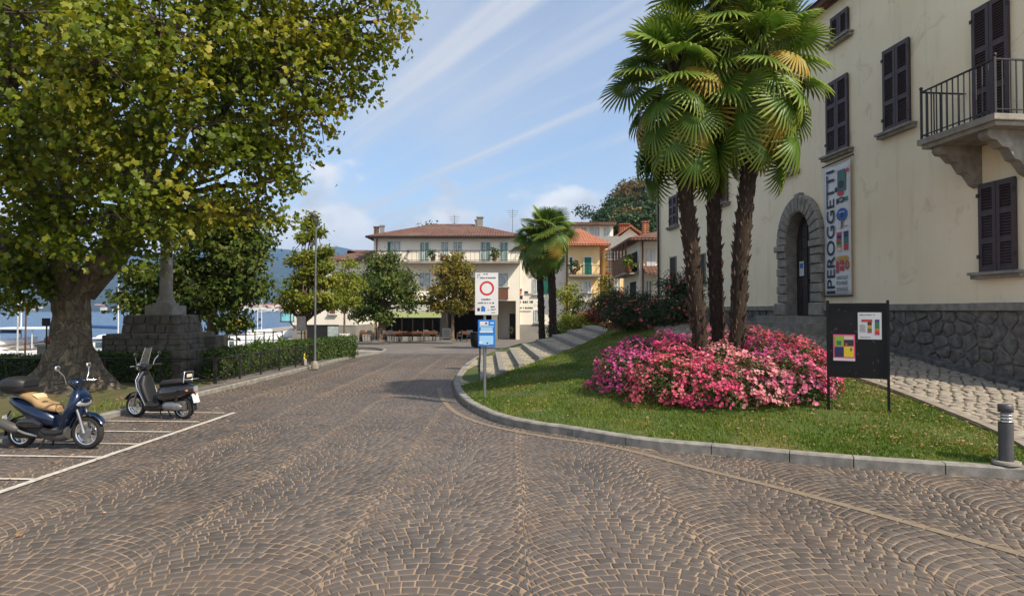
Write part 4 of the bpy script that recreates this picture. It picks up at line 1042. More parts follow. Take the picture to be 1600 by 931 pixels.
for (x, y, w, h) in ((756, 429.5, 7, 2.0), (750, 435.5, 12, 2.2), (762, 435.5, 13, 2.2), (752.5, 469, 15, 2.4), (747, 474.5, 28, 2.4), (753, 479.5, 4, 1.4), (767, 480.5, 6, 2.4), (761, 485, 4, 1.2), (767, 484.5, 6, 1.8), (768, 489, 6, 1.3)):
    p = rel(x, y); p.y = -0.0625; fine_print(mb, p, X_, Z_, w * 0.0134, h * 0.0134, 1, rr)
p = rel(746.5, 435); p.y = -0.0625
for (dx, dz, w, h) in ((0, 0, 0.008, 0.085), (0, 0.077, 0.045, 0.008), (0.037, 0.045, 0.008, 0.04)): mb.add([p + X_ * dx + Z_ * dz, p + X_ * (dx + w) + Z_ * dz, p + X_ * (dx + w) + Z_ * (dz + h), p + X_ * dx + Z_ * (dz + h)], [(0, 1, 2, 3)])
mb.build('lettering', MT['ink'], pn, fixn=False)
srect('blue_symbol', 752, 758.5, 479.5, 486.5, MT['bluep'], pn, 0.06, 0.0625); srect('dark_symbol', 746, 750, 481, 486, MT['ink'], pn, 0.06, 0.0622); 
c2 = rel(774, 483); MB().lathe((c2.x, -0.06, c2.z), [(0.012, 0), (0.012, 0.0025)], 12, (0, -1, 0)).build('red_dot', MT['redp'], pn)
bc = srect('notice_case', 747, 774, 499.5, 541, MT['bluep'], ts, 0.036, 0.10, 0.012)
for q, m in (((750, 763.5, 502, 508), 'sheet'), ((766, 772, 503, 506), 'lightblue'), ((749.5, 771.5, 508.8, 510.8), 'lightblue'), ((750, 770.5, 516.5, 519.2), 'sheet'), ((751.5, 770, 511.5, 516), 'lightblue'), ((749.5, 771, 524, 537.5), 'lightblue'), ((756, 765, 526, 538), 'sheet'), ((749.5, 752.5, 527, 532), 'sheet'), ((749, 754, 533, 536), 'sheet')):
    srect('notice', *q, MT[m], bc, 0.10, 0.103 + rr.random() * 0.002)
srect('notice_mark', 758.5, 761.5, 503.5, 506, MT['p_navy'], bc, 0.104, 0.107); srect('notice_mark', 760.5, 763, 534.5, 536.5, MT['p_navy'], bc, 0.104, 0.107)
# litter bin on the steps corner
lb_ = thing('litter_bin', 'dark round litter bin on thin post behind the road sign', 'litter bin', (-1.08, 21.6, 0.13))
MB().tube([(0, 0, 0), (0, 0, 1.05)], 0.025, 8).build('post', MT['iron'], lb_)
MB().lathe((-0.10, -0.05, 0.62), [(0.10, 0), (0.19, 0.05), (0.22, 0.25), (0.23, 0.45), (0.2, 0.5)], 14).build('bucket', MT['black'], lb_)
MB().lathe((-0.10, -0.05, 1.10), [(0.24, 0), (0.245, 0.03), (0.2, 0.05)], 14).build('rim', MT['black'], lb_)

# ================================================================== VEGETATION
def unit(a): return a / np.maximum(np.linalg.norm(a, axis=1, keepdims=True), 1e-9)
T_PLANE = (np.array([(0.42, 0, 0.04), (0, 0, 0), (0.12, 0.44, -.06), (0.40, 0.24, 0.02), (0.74, 0.40, -.08), (1.05, 0, -.05), (0.74, -0.40, -.08), (0.40, -0.24, 0.02), (0.12, -0.44, -.06)]),
           np.array([(0, 1, 2), (0, 2, 3), (0, 3, 4), (0, 4, 5), (0, 5, 6), (0, 6, 7), (0, 7, 8), (0, 8, 1)]))
T_OVAL = (np.array([(0, 0, 0), (0.45, 0.26, 0.05), (1.0, 0, -0.05), (0.45, -0.26, 0.05), (0.5, 0, -0.03)]), np.array([(0, 1, 4), (1, 2, 4), (2, 3, 4), (3, 0, 4)]))
T_RHOMB = (np.array([(0, 0, 0), (0.5, 0.28, 0.06), (1.0, 0, -0.04), (0.5, -0.28, 0.06)]), np.array([(0, 1, 2), (0, 2, 3)]))
T_NARROW = (np.array([(0, 0, 0), (0.45, 0.11, 0.04), (1.0, 0, -0.08), (0.45, -0.11, 0.04)]), np.array([(0, 1, 2), (0, 2, 3)]))
pent = [(math.cos(2 * math.pi * k / 5), math.sin(2 * math.pi * k / 5)) for k in range(5)]
T_FLOWER = (np.array([(0, 0, -0.15)] + [(0.55 * x, 0.55 * y, 0.12) for x, y in pent] + [(math.cos(2 * math.pi * (k + .5) / 5) * 0.0 + math.cos(2 * math.pi * k / 5 + .63), math.sin(2 * math.pi * k / 5 + .63), 0.22) for k in range(5)]),
            np.array([(0, 1 + k, 6 + k) for k in range(5)] + [(0, 6 + k, 1 + (k + 1) % 5) for k in range(5)]))
def leaf_arrays(P, Nrm, size, T, spread=0.7, droop=0.4, var=0.35, rg=None):
    rg = rg or npr; n = len(P); tv, tf = T
    nn = unit(Nrm + rg.normal(0, spread, (n, 3)))
    d = rg.normal(0, 1, (n, 3)); d[:, 2] -= droop; d = d - nn * (d * nn).sum(1, keepdims=True); d = unit(d); w = np.cross(nn, d)
    s = size * rg.uniform(1 - var, 1 + var, n)
    V = P[:, None, :] + s[:, None, None] * (tv[None, :, 0, None] * d[:, None, :] + tv[None, :, 1, None] * w[:, None, :] + tv[None, :, 2, None] * nn[:, None, :])
    Fc = tf[None] + (np.arange(n) * len(tv))[:, None, None]
    return V.reshape(-1, 3), Fc.reshape(-1, 3)
def lobe_points(lobes, n, csz, rg, per=26, shell=(0.55, 1.05), low=-1.0):
    """clusters of leaves spread through ellipsoid lobes; returns positions, outward normals, cluster centres"""
    vol = np.array([(r[0] * r[1] + r[1] * r[2] + r[0] * r[2]) for c, r in lobes]); pr = vol / vol.sum()
    k = max(1, n // per); li = rg.choice(len(lobes), k, p=pr)
    c = np.array([l[0] for l in lobes])[li]; r = np.array([l[1] for l in lobes])[li]
    d = unit(rg.normal(0, 1, (k, 3))); rad = rg.uniform(shell[0] ** 2, shell[1] ** 2, k) ** 0.5
    C = c + d * r * rad[:, None]
    P = np.repeat(C, per, 0) + rg.normal(0, csz, (k * per, 3)) * np.array([1, 1, 0.6]); out = np.repeat(d, per, 0)
    return P, out + np.array([0, 0, 0.5]), C, li
def limb(mb, a, b, r0, r1, rg, n=5, wob=0.08, sides=7, sag=0.0):
    a, b = V3(a), V3(b); L = (b - a).length; pts = []
    for i in range(n + 1):
        t = i / n; p = a.lerp(b, t); w = math.sin(math.pi * t) * L * wob
        pts.append(p + V3((rg.normal() * w, rg.normal() * w, rg.normal() * w * 0.6 + sag * math.sin(math.pi * t))))
    mb.tube(pts, [r0 + (r1 - r0) * (i / n) ** 0.8 for i in range(n + 1)], sides)
    return pts
def tree(name, label, base, trunk_h, r0, lobes, nleaf, lsize, lm, bm_, T=T_RHOMB, csz=0.25, per=24, group=None, seed=1, twigs=0.5, droop=0.5, shell=(0.55, 1.05), limb_r=0.35, lean=(0, 0)):
    rg = np.random.default_rng(seed); base = V3(base); t = thing(name, label, 'tree', base, group=group)
    mb = MB(); top = V3((lean[0], lean[1], trunk_h)); mb.tube([(0, 0, -0.1), (0, 0, 0.0), (lean[0] * .3, lean[1] * .3, trunk_h * 0.4), top], [r0 * 1.7, r0 * 1.25, r0, r0 * 0.85], 10)
    L = [(V3(c), r) for c, r in lobes]
    for c, r in L:
        st = top if c.z > trunk_h else V3((0, 0, trunk_h * 0.85))
        limb(mb, st, c, r0 * 0.55, r0 * 0.2, rg, 5, 0.06, 6)
    P, Nn, C, li = lobe_points([(tuple(c), r) for c, r in L], nleaf, csz, rg, per, shell)
    for i in range(0, len(C), max(1, int(1 / max(twigs, 0.01)))):
        limb(mb, L[li[i]][0], C[i], r0 * 0.16, r0 * 0.05, rg, 3, 0.08, 4)
    mb.build('trunk', bm_, t, fixn=False)
    V, Fc = leaf_arrays(P, Nn, lsize, T, 0.8, droop, rg=rg); mesh_np('crown', V, Fc, lm, t)
    return t

# ---------------------------------------------------------------- fan palms
def frond_mesh(name, Rf, pet, bend, droop, m, nseg=30, spread=R(158), seed=0, cup=0.25):
    rg = np.random.default_rng(seed); V = []; Fc = []; tt = []
    k = 5
    for i in range(k):                                     # petiole
        t = i / (k - 1); y = pet * t; z = -0.06 * pet * math.sin(t * 1.6); w = 0.017 * (1 - 0.5 * t)
        V += [(-w, y, z), (w, y, z), (0, y, z - w * 1.2)]; tt += [0.35] * 3
    for i in range(k - 1):
        a = i * 3; Fc += [(a, a + 1, a + 4, a + 3), (a + 1, a + 2, a + 5, a + 4), (a + 2, a, a + 3, a + 5)]
    hub = np.array([0, pet, -0.06 * pet * math.sin(1.6)]); cb, sb = math.cos(bend), math.sin(bend)
    def put(r, a, off, t):
        x = r * math.sin(a); y = r * math.cos(a)
        z = off - droop * (r / Rf) ** 2.2 * Rf - cup * abs(math.sin(a)) * r * 0.5
        yy = y * cb + z * sb; zz = -y * sb + z * cb
        V.append((hub[0] + x, hub[1] + yy, hub[2] + zz)); tt.append(t); return len(V) - 1
    da = 2 * spread / nseg
    for s in range(nseg):
        a = -spread + (s + 0.5) * da; L = Rf * (1 - 0.22 * (abs(a) / spread) ** 2) * rg.uniform(0.94, 1.05); j = rg.normal(0, 0.012)
        r1, r2 = Rf * 0.42, L * 0.82; w1, w2 = da * 0.5, da * 0.30 * r1 / r2 * 1.45; f = 0.020
        tipd = rg.uniform(0, 0.1) * Rf
        h = put(0.02, a, 0, 0.0)
        l1 = put(r1, a - w1, -f * .3, 0.05); m1 = put(r1, a, f, 0.05); q1 = put(r1, a + w1, -f * .3, 0.05)
        l2 = put(r2, a - w2 + j, -f * .2, 0.4); m2 = put(r2, a + j, f * .7, 0.4); q2 = put(r2, a + w2 + j, -f * .2, 0.4)
        tp = put(L, a + j * 1.6, -tipd, 1.0)
        Fc += [(h, l1, m1, m1), (h, m1, q1, q1), (l1, l2, m2, m1), (m1, m2, q2, q1), (l2, tp, m2, m2), (m2, tp, q2, q2)]
    tri = []
    for q in Fc:
        tri.append(q[:3])
        if q[3] != q[2]: tri.append((q[0], q[2], q[3]))
    return mesh_np(None, np.array(V), np.array(tri), m, attr=np.array(tt))
PG = [(0.0, sr(48, 78, 22)), (0.5, sr(76, 110, 30)), (1.0, sr(110, 138, 42))]
MT['palm'] = leafmat('palm', PG, trans=0.28, tip=sr(160, 170, 66), rough=0.4, mixn=0.6, nsc=1.0)
MT['palmy'] = leafmat('palmy', [(0, sr(126, 128, 40)), (0.6, sr(166, 146, 52)), (1, sr(186, 140, 60))], trans=0.3, tip=sr(206, 156, 70), rough=0.5)
FM = {}
for v in range(2):
    FM['up', v] = frond_mesh('f', 0.62, 0.55, R(8), 0.15, MT['palm'], seed=v)
    FM['mid', v] = frond_mesh('f', 0.64, 0.78, R(30), 0.22, MT['palm'], seed=10 + v)
    FM['low', v] = frond_mesh('f', 0.62, 0.74, R(48), 0.25, MT['palm'], seed=20 + v, cup=0.35)
    FM['old', v] = frond_mesh('f', 0.60, 0.75, R(60), 0.45, MT['palmy'], seed=30 + v, cup=0.5)
def palm(label, base, top, r, nf, scale, zspan, seed, group=None, lo_e=-40, old=5, boots=420):
    rg = np.random.default_rng(seed); base, top = V3(base), V3(top); t = thing('fan_palm', label, 'palm tree', base, group=group)
    d = top - base; Ht = d.z; axis = lambda z: V3((d.x, d.y, 0)) * (z / Ht) + V3((0.06 * math.sin(z * 0.7 + seed), 0.04 * math.sin(z * 0.9), z))
    zt = Ht - zspan
    mb = MB(); zs = np.linspace(-0.1, Ht, 16); mb.tube([axis(z) for z in zs], [r * (1.25 if z < 0.1 else 1.0 + 0.06 * math.sin(z * 5)) * (0.8 if z > zt + 0.4 else 1) for z in zs], 12); mb.build('trunk', MT['palmtrunk'], t, fixn=False)
    mb = MB()
    for i in range(boots):
        z = Ht * (i + 0.5 + rg.normal(0, 2.0)) / boots; a = i * 2.39996 + rg.normal(0, 0.35); p = axis(z); o = V3((math.cos(a), math.sin(a), 0)); s = V3((-math.sin(a), math.cos(a), 0)); w = rg.uniform(0.012, 0.034) * r / 0.17; L = rg.uniform(0.04, 0.15) * r / 0.17
        q = p + o * r * 0.93; tip = q + o * L * rg.uniform(0.25, 0.8) + V3((0, 0, L)) + s * rg.normal(0, 0.02)
        mb.add([q - s * w, q + s * w, q + o * 0.02 + V3((0, 0, -0.05)), tip, q + V3((0, 0, 0.05))], [(0, 1, 3), (0, 3, 2), (1, 2, 3), (0, 4, 3), (1, 3, 4)])
    tag(mb.build('leaf_bases', MT['boot'], t, fixn=False), kind='stuff')
    for i in range(nf):
        f = (i + rg.uniform(-.3, .3)) / (nf - 1); f = min(max(f, 0), 1)     # 0 oldest ... 1 youngest
        e = lo_e + (82 - lo_e) * f ** 1.15; a = i * 2.39996 + rg.normal(0, 0.2); z = zt + zspan * f ** 0.7
        k = 'old' if i % 7 == 3 and i < old * 7 and e < 20 else ('low' if e < 5 else ('mid' if e < 48 else 'up'))
        o = link('frond', FM[k, int(rg.integers(2))], t); p = axis(z); o.location = p + V3((math.cos(a), math.sin(a), 0)) * r * 0.6
        sc = scale * rg.uniform(0.88, 1.12) * (0.85 if f > 0.93 else 1)
        o.rotation_euler = (Matrix.Rotation(a - math.pi / 2, 3, 'Z') @ Matrix.Rotation(R(e), 3, 'X') @ Matrix.Rotation(rg.normal(0, 0.42), 3, 'Y')).to_euler(); o.scale = (sc, sc, sc)
    return t
G = 'three tall fan palms in the flower bed'
p0 = lambda x, Y: V3(((x - 800) / 1000 * Y, Y, h1((x - 800) / 1000 * Y, Y) - 0.05))
palm('left fan palm of the three in the pink flower bed', p0(1093, 12.5), at(1058, 88, 12.5), 0.145, 60, 1.0, 1.9, 1, G)
palm('middle and tallest fan palm of the three in the pink flower bed', p0(1120, 12.75), at(1118, -20, 12.75), 0.135, 64, 1.0, 2.3, 2, G)
palm('right fan palm of the three in the flower bed, leaning right', p0(1150, 12.3), at(1186, 52, 12.3), 0.145, 62, 1.0, 2.1, 3, G)
G = 'two fan palms in front of the white house'
palm('thin left palm of the pair before the white house wall', V3((1.68, 34.3, 0.42)), at(838, 372, 34.3), 0.17, 36, 1.08, 1.2, 5, G, lo_e=-50, old=2, boots=200)
palm('taller right palm of the pair before the white house wall', V3((2.18, 34.0, 0.42)), at(857, 352, 34.0), 0.2, 42, 1.12, 1.4, 6, G, lo_e=-50, old=2, boots=200)

# ---------------------------------------------------------------- azalea bed
MT['azleaf'] = leafmat('azleaf', [(0, sr(40, 56, 22)), (0.6, sr(66, 86, 34)), (1, sr(96, 110, 52))], trans=0.25, mixn=0.3)
AZ = {'hot': [(0, sr(204, 56, 104)), (0.6, sr(226, 84, 128)), (1, sr(238, 134, 160))], 'pink': [(0, sr(216, 88, 138)), (0.6, sr(230, 124, 160)), (1, sr(240, 170, 188))],
      'pale': [(0, sr(232, 128, 146)), (0.5, sr(240, 160, 166)), (1, sr(246, 192, 186))], 'mag': [(0, sr(186, 56, 122)), (0.6, sr(208, 84, 148)), (1, sr(224, 128, 174))], 'coral': [(0, sr(214, 74, 104)), (0.5, sr(230, 110, 132)), (1, sr(240, 160, 156))]}
for k, v in AZ.items(): MT['az_' + k] = leafmat('az_' + k, v, trans=0.35, mixn=0.25, nsc=3, rough=0.6)
bushes = [(2.75, 11.35, .80, .62, 'coral', 'coral pink azalea bush at the front left of the flower bed'), (3.5, 11.05, .78, .62, 'hot', 'hot pink azalea bush at the front, left of the pale one'),
          (4.22, 11.0, .72, .64, 'pale', 'pale salmon azalea bush at the front middle of the flower bed'), (4.95, 11.05, .78, .62, 'pink', 'bright pink azalea bush at the front, right of the pale one'),
          (5.5, 11.55, .75, .62, 'hot', 'deep pink azalea bush beside the left leg of the notice board'), (2.15, 12.3, .78, .62, 'mag', 'magenta azalea bush at the far left end of the bed'),
          (3.05, 12.25, .8, .70, 'hot', 'hot pink azalea bush left of the palm trunks'), (4.0, 11.85, .65, .68, 'pale', 'pale pink azalea bush directly before the palm trunks'),
          (5.0, 12.1, .8, .68, 'mag', 'magenta azalea bush right of the palm trunks'), (5.7, 12.45, .75, .62, 'coral', 'coral azalea bush at the far right end of the bed'),
          (2.55, 13.35, .82, .66, 'mag', 'purple magenta azalea bush at the back left of the bed'), (3.4, 13.75, .8, .62, 'mag', 'magenta azalea bush behind the palm trunks'),
          (4.5, 13.75, .8, .62, 'pink', 'pink azalea bush at the back, right of the palm trunks'), (5.3, 13.25, .8, .66, 'coral', 'coral pink azalea bush at the back right of the bed')]
for i, (x, y, r, h, cname, lab) in enumerate(bushes):
    x = 3.98 + (x - 4.1) * 0.88; r *= 0.93
    rg = np.random.default_rng(100 + i); z0 = h1(x, y) - 0.02; t = thing('azalea_bush', lab, 'bush', (x, y, z0), group='azaleas in the flower bed')
    def shellp(n, lo, hi):
        d = unit(rg.normal(0, 1, (n, 3))); d[:, 2] = np.abs(d[:, 2]) * 1.0 - 0.12; d = unit(d)
        lump = 1 + 0.08 * np.sin(d[:, 0] * 6 + i) * np.sin(d[:, 1] * 7 + i * 2) + 0.1 * np.sin(d[:, 2] * 9 + d[:, 0] * 5)
        P = d * np.array([r, r, h]) * (lump * rg.uniform(lo, hi, n))[:, None]; P[:, 2] = np.maximum(P[:, 2] + 0.10, 0.02); return P, d
    P, d = shellp(4200, 0.55, 1.06); V, Fc = leaf_arrays(P, d, 0.05, T_RHOMB, 0.8, 0.2, rg=rg); mesh_np('foliage', V, Fc, MT['azleaf'], t)
    nf = 1700; P, d = shellp(nf // 5, 0.92, 1.08); P = np.repeat(P, 5, 0) + rg.normal(0, 0.028, (len(P) * 5, 3)); d = np.repeat(d, 5, 0)
    keep = (np.sin(P[:, 0] * 5 + i) * np.sin(P[:, 1] * 6) + 0.5 * np.sin(P[:, 2] * 12 + i) > -0.75); P, d = P[keep], d[keep]
    V, Fc = leaf_arrays(P, d + np.array([0, 0, 0.3]), 0.030, T_FLOWER, 0.45, 0, rg=rg); tag(mesh_np('blossom', V, Fc, MT['az_' + cname], t), kind='stuff')
    mb = MB()
    for k in range(9): limb(mb, (rg.normal() * .05, rg.normal() * .05, 0), (rg.normal() * r * .5, rg.normal() * r * .5, h * .75), 0.018, 0.006, rg, 3, 0.1, 4)
    mb.build('stems', MT['bark2'], t, fixn=False)
# soil under the bed
n = 40; mb = MB(); vs = [(BED[0], BED[1], h1(BED[0], BED[1]) + 0.015)]; ring = []
for k in range(1, 7):
    for i in range(n):
        a = 2 * math.pi * i / n; q = k / 6 * (1 + 0.04 * math.sin(5 * a)); vs.append((BED[0] + BED[2] * 0.92 * q * math.cos(a), BED[1] + BED[3] * 0.98 * q * math.sin(a), 0))
zz = hz([v[0] for v in vs], [v[1] for v in vs]); vs = [(v[0], v[1], float(z) + 0.012) for v, z in zip(vs, zz)]
fs = [(0, 1 + i, 1 + (i + 1) % n) for i in range(n)] + [(1 + (k - 1) * n + i, 1 + k * n + i, 1 + k * n + (i + 1) % n, 1 + (k - 1) * n + (i + 1) % n) for k in range(1, 6) for i in range(n)]
mb.add(vs, fs, True); MT['bedsoil'] = mat('bedsoil', sr(112, 78, 56), sr(84, 58, 42), s=6, rough=1, bmp=0.8, bsc=40, bd=0.02); tag(mb.build('flower_bed_soil', MT['bedsoil'], fixn=False), kind='structure')

# ---------------------------------------------------------------- shrubs beyond
MT['olleaf'] = leafmat('olleaf', [(0, sr(30, 44, 24)), (0.6, sr(48, 66, 32)), (1, sr(78, 92, 46))], trans=0.2, mixn=0.3)
MT['olflower'] = leafmat('olflower', [(0, sr(200, 70, 80)), (1, sr(232, 130, 110))], trans=0.3, mixn=0.1)
MT['shy'] = leafmat('shy', [(0, sr(70, 92, 30)), (0.5, sr(140, 150, 50)), (1, sr(196, 178, 60))], trans=0.3, mixn=0.4, nsc=1.5)
MT['shg'] = leafmat('shg', [(0, sr(36, 62, 24)), (0.5, sr(66, 96, 34)), (1, sr(110, 130, 56))], trans=0.3, mixn=0.4, nsc=1.5)
MT['shr'] = leafmat('shr', [(0, sr(110, 50, 34)), (0.5, sr(176, 60, 44)), (1, sr(120, 100, 50))], trans=0.3, mixn=0.4, nsc=1.5)
def shrub(name, label, base, lobes, n, ls, lm, T=T_NARROW, fl=0, flm=None, seed=1, cat='bush', csz=0.15, group=None, stems=14):
    rg = np.random.default_rng(seed); t = thing(name, label, cat, base, group=group)
    P, Nn, C, li = lobe_points(lobes, n, csz, rg, 16, (0.4, 1.05)); P[:, 2] = np.maximum(P[:, 2], 0.03)
    V, Fc = leaf_arrays(P, Nn, ls, T, 0.8, 0.0, rg=rg); mesh_np('foliage', V, Fc, lm, t)
    mb = MB()
    for i in range(0, len(C), max(1, len(C) // stems)): limb(mb, (rg.normal() * .1, rg.normal() * .1, 0), C[i], 0.02, 0.006, rg, 3, 0.05, 4)
    mb.build('stems', MT['bark2'], t, fixn=False)
    if fl:
        P, Nn, C, li = lobe_points(lobes, fl, 0.08, rg, 5, (0.9, 1.08)); V, Fc = leaf_arrays(P, Nn, 0.05, T_FLOWER, 0.5, 0, rg=rg); mesh_np('blossom', V, Fc, flm, t)
    return t
def on(x, y): return V3((x, y, h1(x, y) - 0.03))
shrub('oleander_bush', 'large dark oleander bush with red flowers left of the palm trunks', on(3.9, 18.6), [((0, 0, .42), (.95, .7, .45)), ((-.75, .1, .38), (.6, .6, .38)), ((.7, .2, .45), (.7, .6, .45))], 7000, 0.13, MT['olleaf'], fl=260, flm=MT['olflower'], seed=3)
shrub('oleander_bush', 'tall loose oleander with sparse shoots by the villa wall', on(5.2, 19.5), [((0, 0, .7), (.6, .5, .7)), ((.2, .1, 1.25), (.45, .4, .45)), ((-.3, 0, 1.1), (.35, .35, .4))], 3800, 0.13, MT['olleaf'], fl=60, flm=MT['olflower'], seed=4)
shrub('oleander_bush', 'oleander with pink flowers standing before the brown balcony house', on(4.3, 24.5), [((0, 0, .6), (.8, .7, .55)), ((.9, .3, .55), (.7, .6, .5)), ((-.8, .2, .5), (.6, .6, .45))], 5200, 0.14, MT['olleaf'], fl=160, flm=MT['olflower'], seed=5)
shrub('yellow_shrub', 'yellow green shrub at the top of the steps before the white house', on(3.5, 36.5), [((0, 0, .5), (.9, .7, .55)), ((.8, .2, .5), (.6, .6, .5))], 3000, 0.14, MT['shy'], T_RHOMB, seed=6)
shrub('red_shrub', 'low red leaved shrub right of the yellow green one', on(4.7, 36.6), [((0, 0, .45), (.8, .6, .45))], 1800, 0.13, MT['shr'], T_RHOMB, seed=7)
shrub('green_shrub', 'rounded green shrub left of the yellow green one', on(2.7, 38.0), [((0, 0, .4), (.55, .5, .4))], 1500, 0.12, MT['shg'], T_RHOMB, seed=8)
tree('young_tree', 'slim yellowish young tree growing up against the white house', (3.9, 42.5, 0.0), 1.2, 0.05, [((0, 0, 1.7), (.6, .5, .6)), ((.25, 0, 2.5), (.55, .5, .6)), ((-.3, 0, 3.0), (.4, .4, .5)), ((.2, .1, 3.5), (.3, .3, .4))], 1900, 0.17, MT['shy'], MT['bark2'], csz=0.22, per=12, seed=9)
tree('young_tree', 'slim golden young tree before the ochre house', (6.0, 42, 0.2), 1.3, 0.05, [((0, 0, 1.9), (.6, .5, .7)), ((.2, 0, 2.9), (.5, .5, .7)), ((.1, 0, 3.6), (.3, .3, .5))], 1700, 0.17, MT['shy'], MT['bark2'], csz=0.22, per=12, seed=10)

# ---------------------------------------------------------------- the big plane tree
MT['pleaf'] = leafmat('pleaf', [(0.0, sr(60, 80, 18)), (0.4, sr(100, 118, 26)), (0.68, sr(146, 146, 38)), (0.92, sr(184, 162, 50)), (1.0, sr(164, 114, 56))], trans=0.48, nsc=0.45, mixn=0.6, rough=0.45)
def plane_tree():
    rg = np.random.default_rng(21); base = V3((-10.35, 15.0, 0.08)); t = thing('plane_tree', 'huge old plane tree with flared trunk at the left edge', 'tree', base)
    # trunk with root flare: ridged lathe
    n = 44; prof = [(-0.15, 1.4), (0.0, 1.18), (0.15, 0.97), (0.35, 0.82), (0.6, 0.72), (0.95, 0.645), (1.3, 0.59), (1.7, 0.555), (2.05, 0.55), (2.35, 0.56), (2.65, 0.5), (2.95, 0.34), (3.1, 0.12)]
    from mathutils import noise as mno
    n = 72; vs = []; fs = []
    zz_ = np.linspace(-0.15, 3.1, 64); prof = [(z, float(np.interp(z, [p[0] for p in prof], [p[1] for p in prof]))) for z in zz_]
    for z, r in prof:
        fl = max(0, 1 - z / 1.1); r = r * (0.67 + 0.30 * min(1, fl * 1.4))
        for k in range(n):
            a = 2 * math.pi * k / n
            w = 1 + (0.06 + 0.20 * fl ** 1.5) * (0.5 * math.sin(5 * a + 0.8 + z * .3) + 0.5 * math.sin(8 * a + 2.2)) + 0.035 * math.sin(11 * a + z * 1.5) + 0.02 * math.sin(17 * a - z * 4) + 0.025 * math.sin(z * 6 + 3 * a)
            q = V3((math.cos(a) * r, math.sin(a) * r, z)); w += 0.10 * mno.noise(q * 2.6) + 0.06 * mno.noise(q * 5.5) + 0.03 * mno.noise(q * 11)
            vs.append((r * w * math.cos(a) + 0.05 * math.sin(z), r * w * math.sin(a), z))
    for i in range(len(prof) - 1):
        for k in range(n): fs.append((i * n + k, i * n + (k + 1) % n, (i + 1) * n + (k + 1) % n, (i + 1) * n + k))
    mb = MB(); mb.add(vs, fs, True)
    def L(pts, rs, s=10): mb.tube(pts, rs, s)
    fk = V3((0, 0, 2.45))
    limbs = {'A': [(-.2, 0, 2.2), (-1.0, .1, 2.95), (-2.1, .2, 3.6), (-3.4, .3, 4.6), (-4.6, .4, 6.2)], 'B': [(-.15, .2, 2.4), (-.35, .3, 3.4), (-.55, .5, 4.6), (-.5, .5, 6.5), (-.8, .4, 9), (-.6, .2, 11.5)],
             'C': [(.25, -.1, 2.4), (1.0, -.3, 3.3), (1.75, -.5, 4.2), (2.3, -.6, 5.6), (2.5, -.5, 7.5), (3.0, -.4, 10)], 'D': [(.3, .1, 2.3), (1.1, .2, 3.3), (1.9, .2, 4.5), (3.1, .1, 6.0), (4.4, 0, 8.0)],
             'E': [(.1, -.3, 2.4), (.4, -1.5, 4.0), (.8, -2.8, 5.8), (1.4, -3.8, 8.0)], 'G': [(0, .3, 2.4), (.2, 1.6, 3.8), (.5, 3.0, 5.6), (.8, 4.2, 7.8)], 'H': [(-.3, -.2, 2.5), (-1.5, -1.2, 4.2), (-2.6, -2.2, 6.4), (-3.4, -2.6, 9)]}
    for k, p in limbs.items():
        r0 = {'A': .25, 'B': .22, 'C': .24, 'D': .22, 'E': .18, 'G': .2, 'H': .18}[k]; L(p, [r0 * (1 - 0.72 * i / (len(p) - 1)) for i in range(len(p))])
    lobes = []
    def lb(x, y, Y, r, rz=None): p = at(x, y, Y) - base; lobes.append((tuple(p), (r, r * 1.05, (rz or r * 0.75))))
    for a in ((560, 20, 14.2, 1.15), (500, 60, 14.6, 1.3), (450, 120, 14, 1.35), (500, 175, 14.5, .85), (400, 170, 15, 1.5), (430, 235, 14.6, .85), (380, 260, 14.2, 1.1), (400, 330, 14.8, .5), (320, 320, 14.5, 1.0), (345, 60, 13.6, 1.6),
              (250, 40, 12.2, 1.5), (300, 200, 13.2, 1.4), (230, 280, 12.8, 1.05), (180, 335, 12.6, .75), (250, 360, 13.6, .7), (120, 240, 12.6, 1.2), (60, 140, 12, 1.4), (150, 90, 11.4, 1.3), (20, 300, 13, 1.2), (-40, 200, 12.6, 1.5), (30, 20, 11.2, 1.3),
              (-60, 380, 14.5, 1.2), (40, 395, 16.0, 1.0), (95, 395, 17.5, 0.9), (10, 425, 15.5, .8), (85, 440, 15.8, .45), (200, 240, 17.5, 1.6), (80, 250, 17.5, 1.6), (300, 120, 17.5, 1.8), (420, 60, 17.5, 1.6), (150, 60, 18, 1.8), (20, 80, 18, 1.8),
              (560, -90, 14.5, 1.5), (440, -60, 14, 1.8), (300, -80, 13, 1.8), (150, -90, 12.5, 1.8), (0, -80, 13, 1.8), (-150, 60, 14, 1.9), (-150, 250, 15, 1.7), (470, -220, 15, 1.8), (300, -260, 14.5, 2.2), (120, -280, 15, 2.2), (-60, -230, 15, 2.1), (200, -420, 15, 2.2), (380, -380, 15.5, 1.8), (40, -400, 15.5, 1.9), (150, 180, 14.6, 1.6), (260, 330, 16.5, 1.0), (120, 330, 16.6, 1.1),
              (600, -10, 14.4, .55), (625, 25, 14.3, .38), (575, 110, 14.4, .5), (548, 150, 14.4, .4), (545, 60, 14.2, .7), (455, 275, 14.5, .35), (430, 345, 14.7, .28), (20, 405, 13.6, .75), (62, 432, 14.2, .5), (-20, 440, 13.6, .8), (135, 392, 12.9, .5), (95, 362, 12.8, .7), (60, 350, 13.4, .9), (200, 395, 13.2, .45), (35, 462, 14.4, .35)): lb(*a)
    # limbs to lobes
    tips = [V3(p) for q in limbs.values() for p in q[2:]]
    for c, r in lobes:
        c = V3(c); s = min(tips, key=lambda p: (p - c).length + max(0, p.z - c.z) * 1.5); limb(mb, s, c, 0.085, 0.028, rg, 6, 0.05, 6)
    P, Nn, C, li = lobe_points(lobes, 76000, 0.20, rg, 24, (0.45, 1.1))
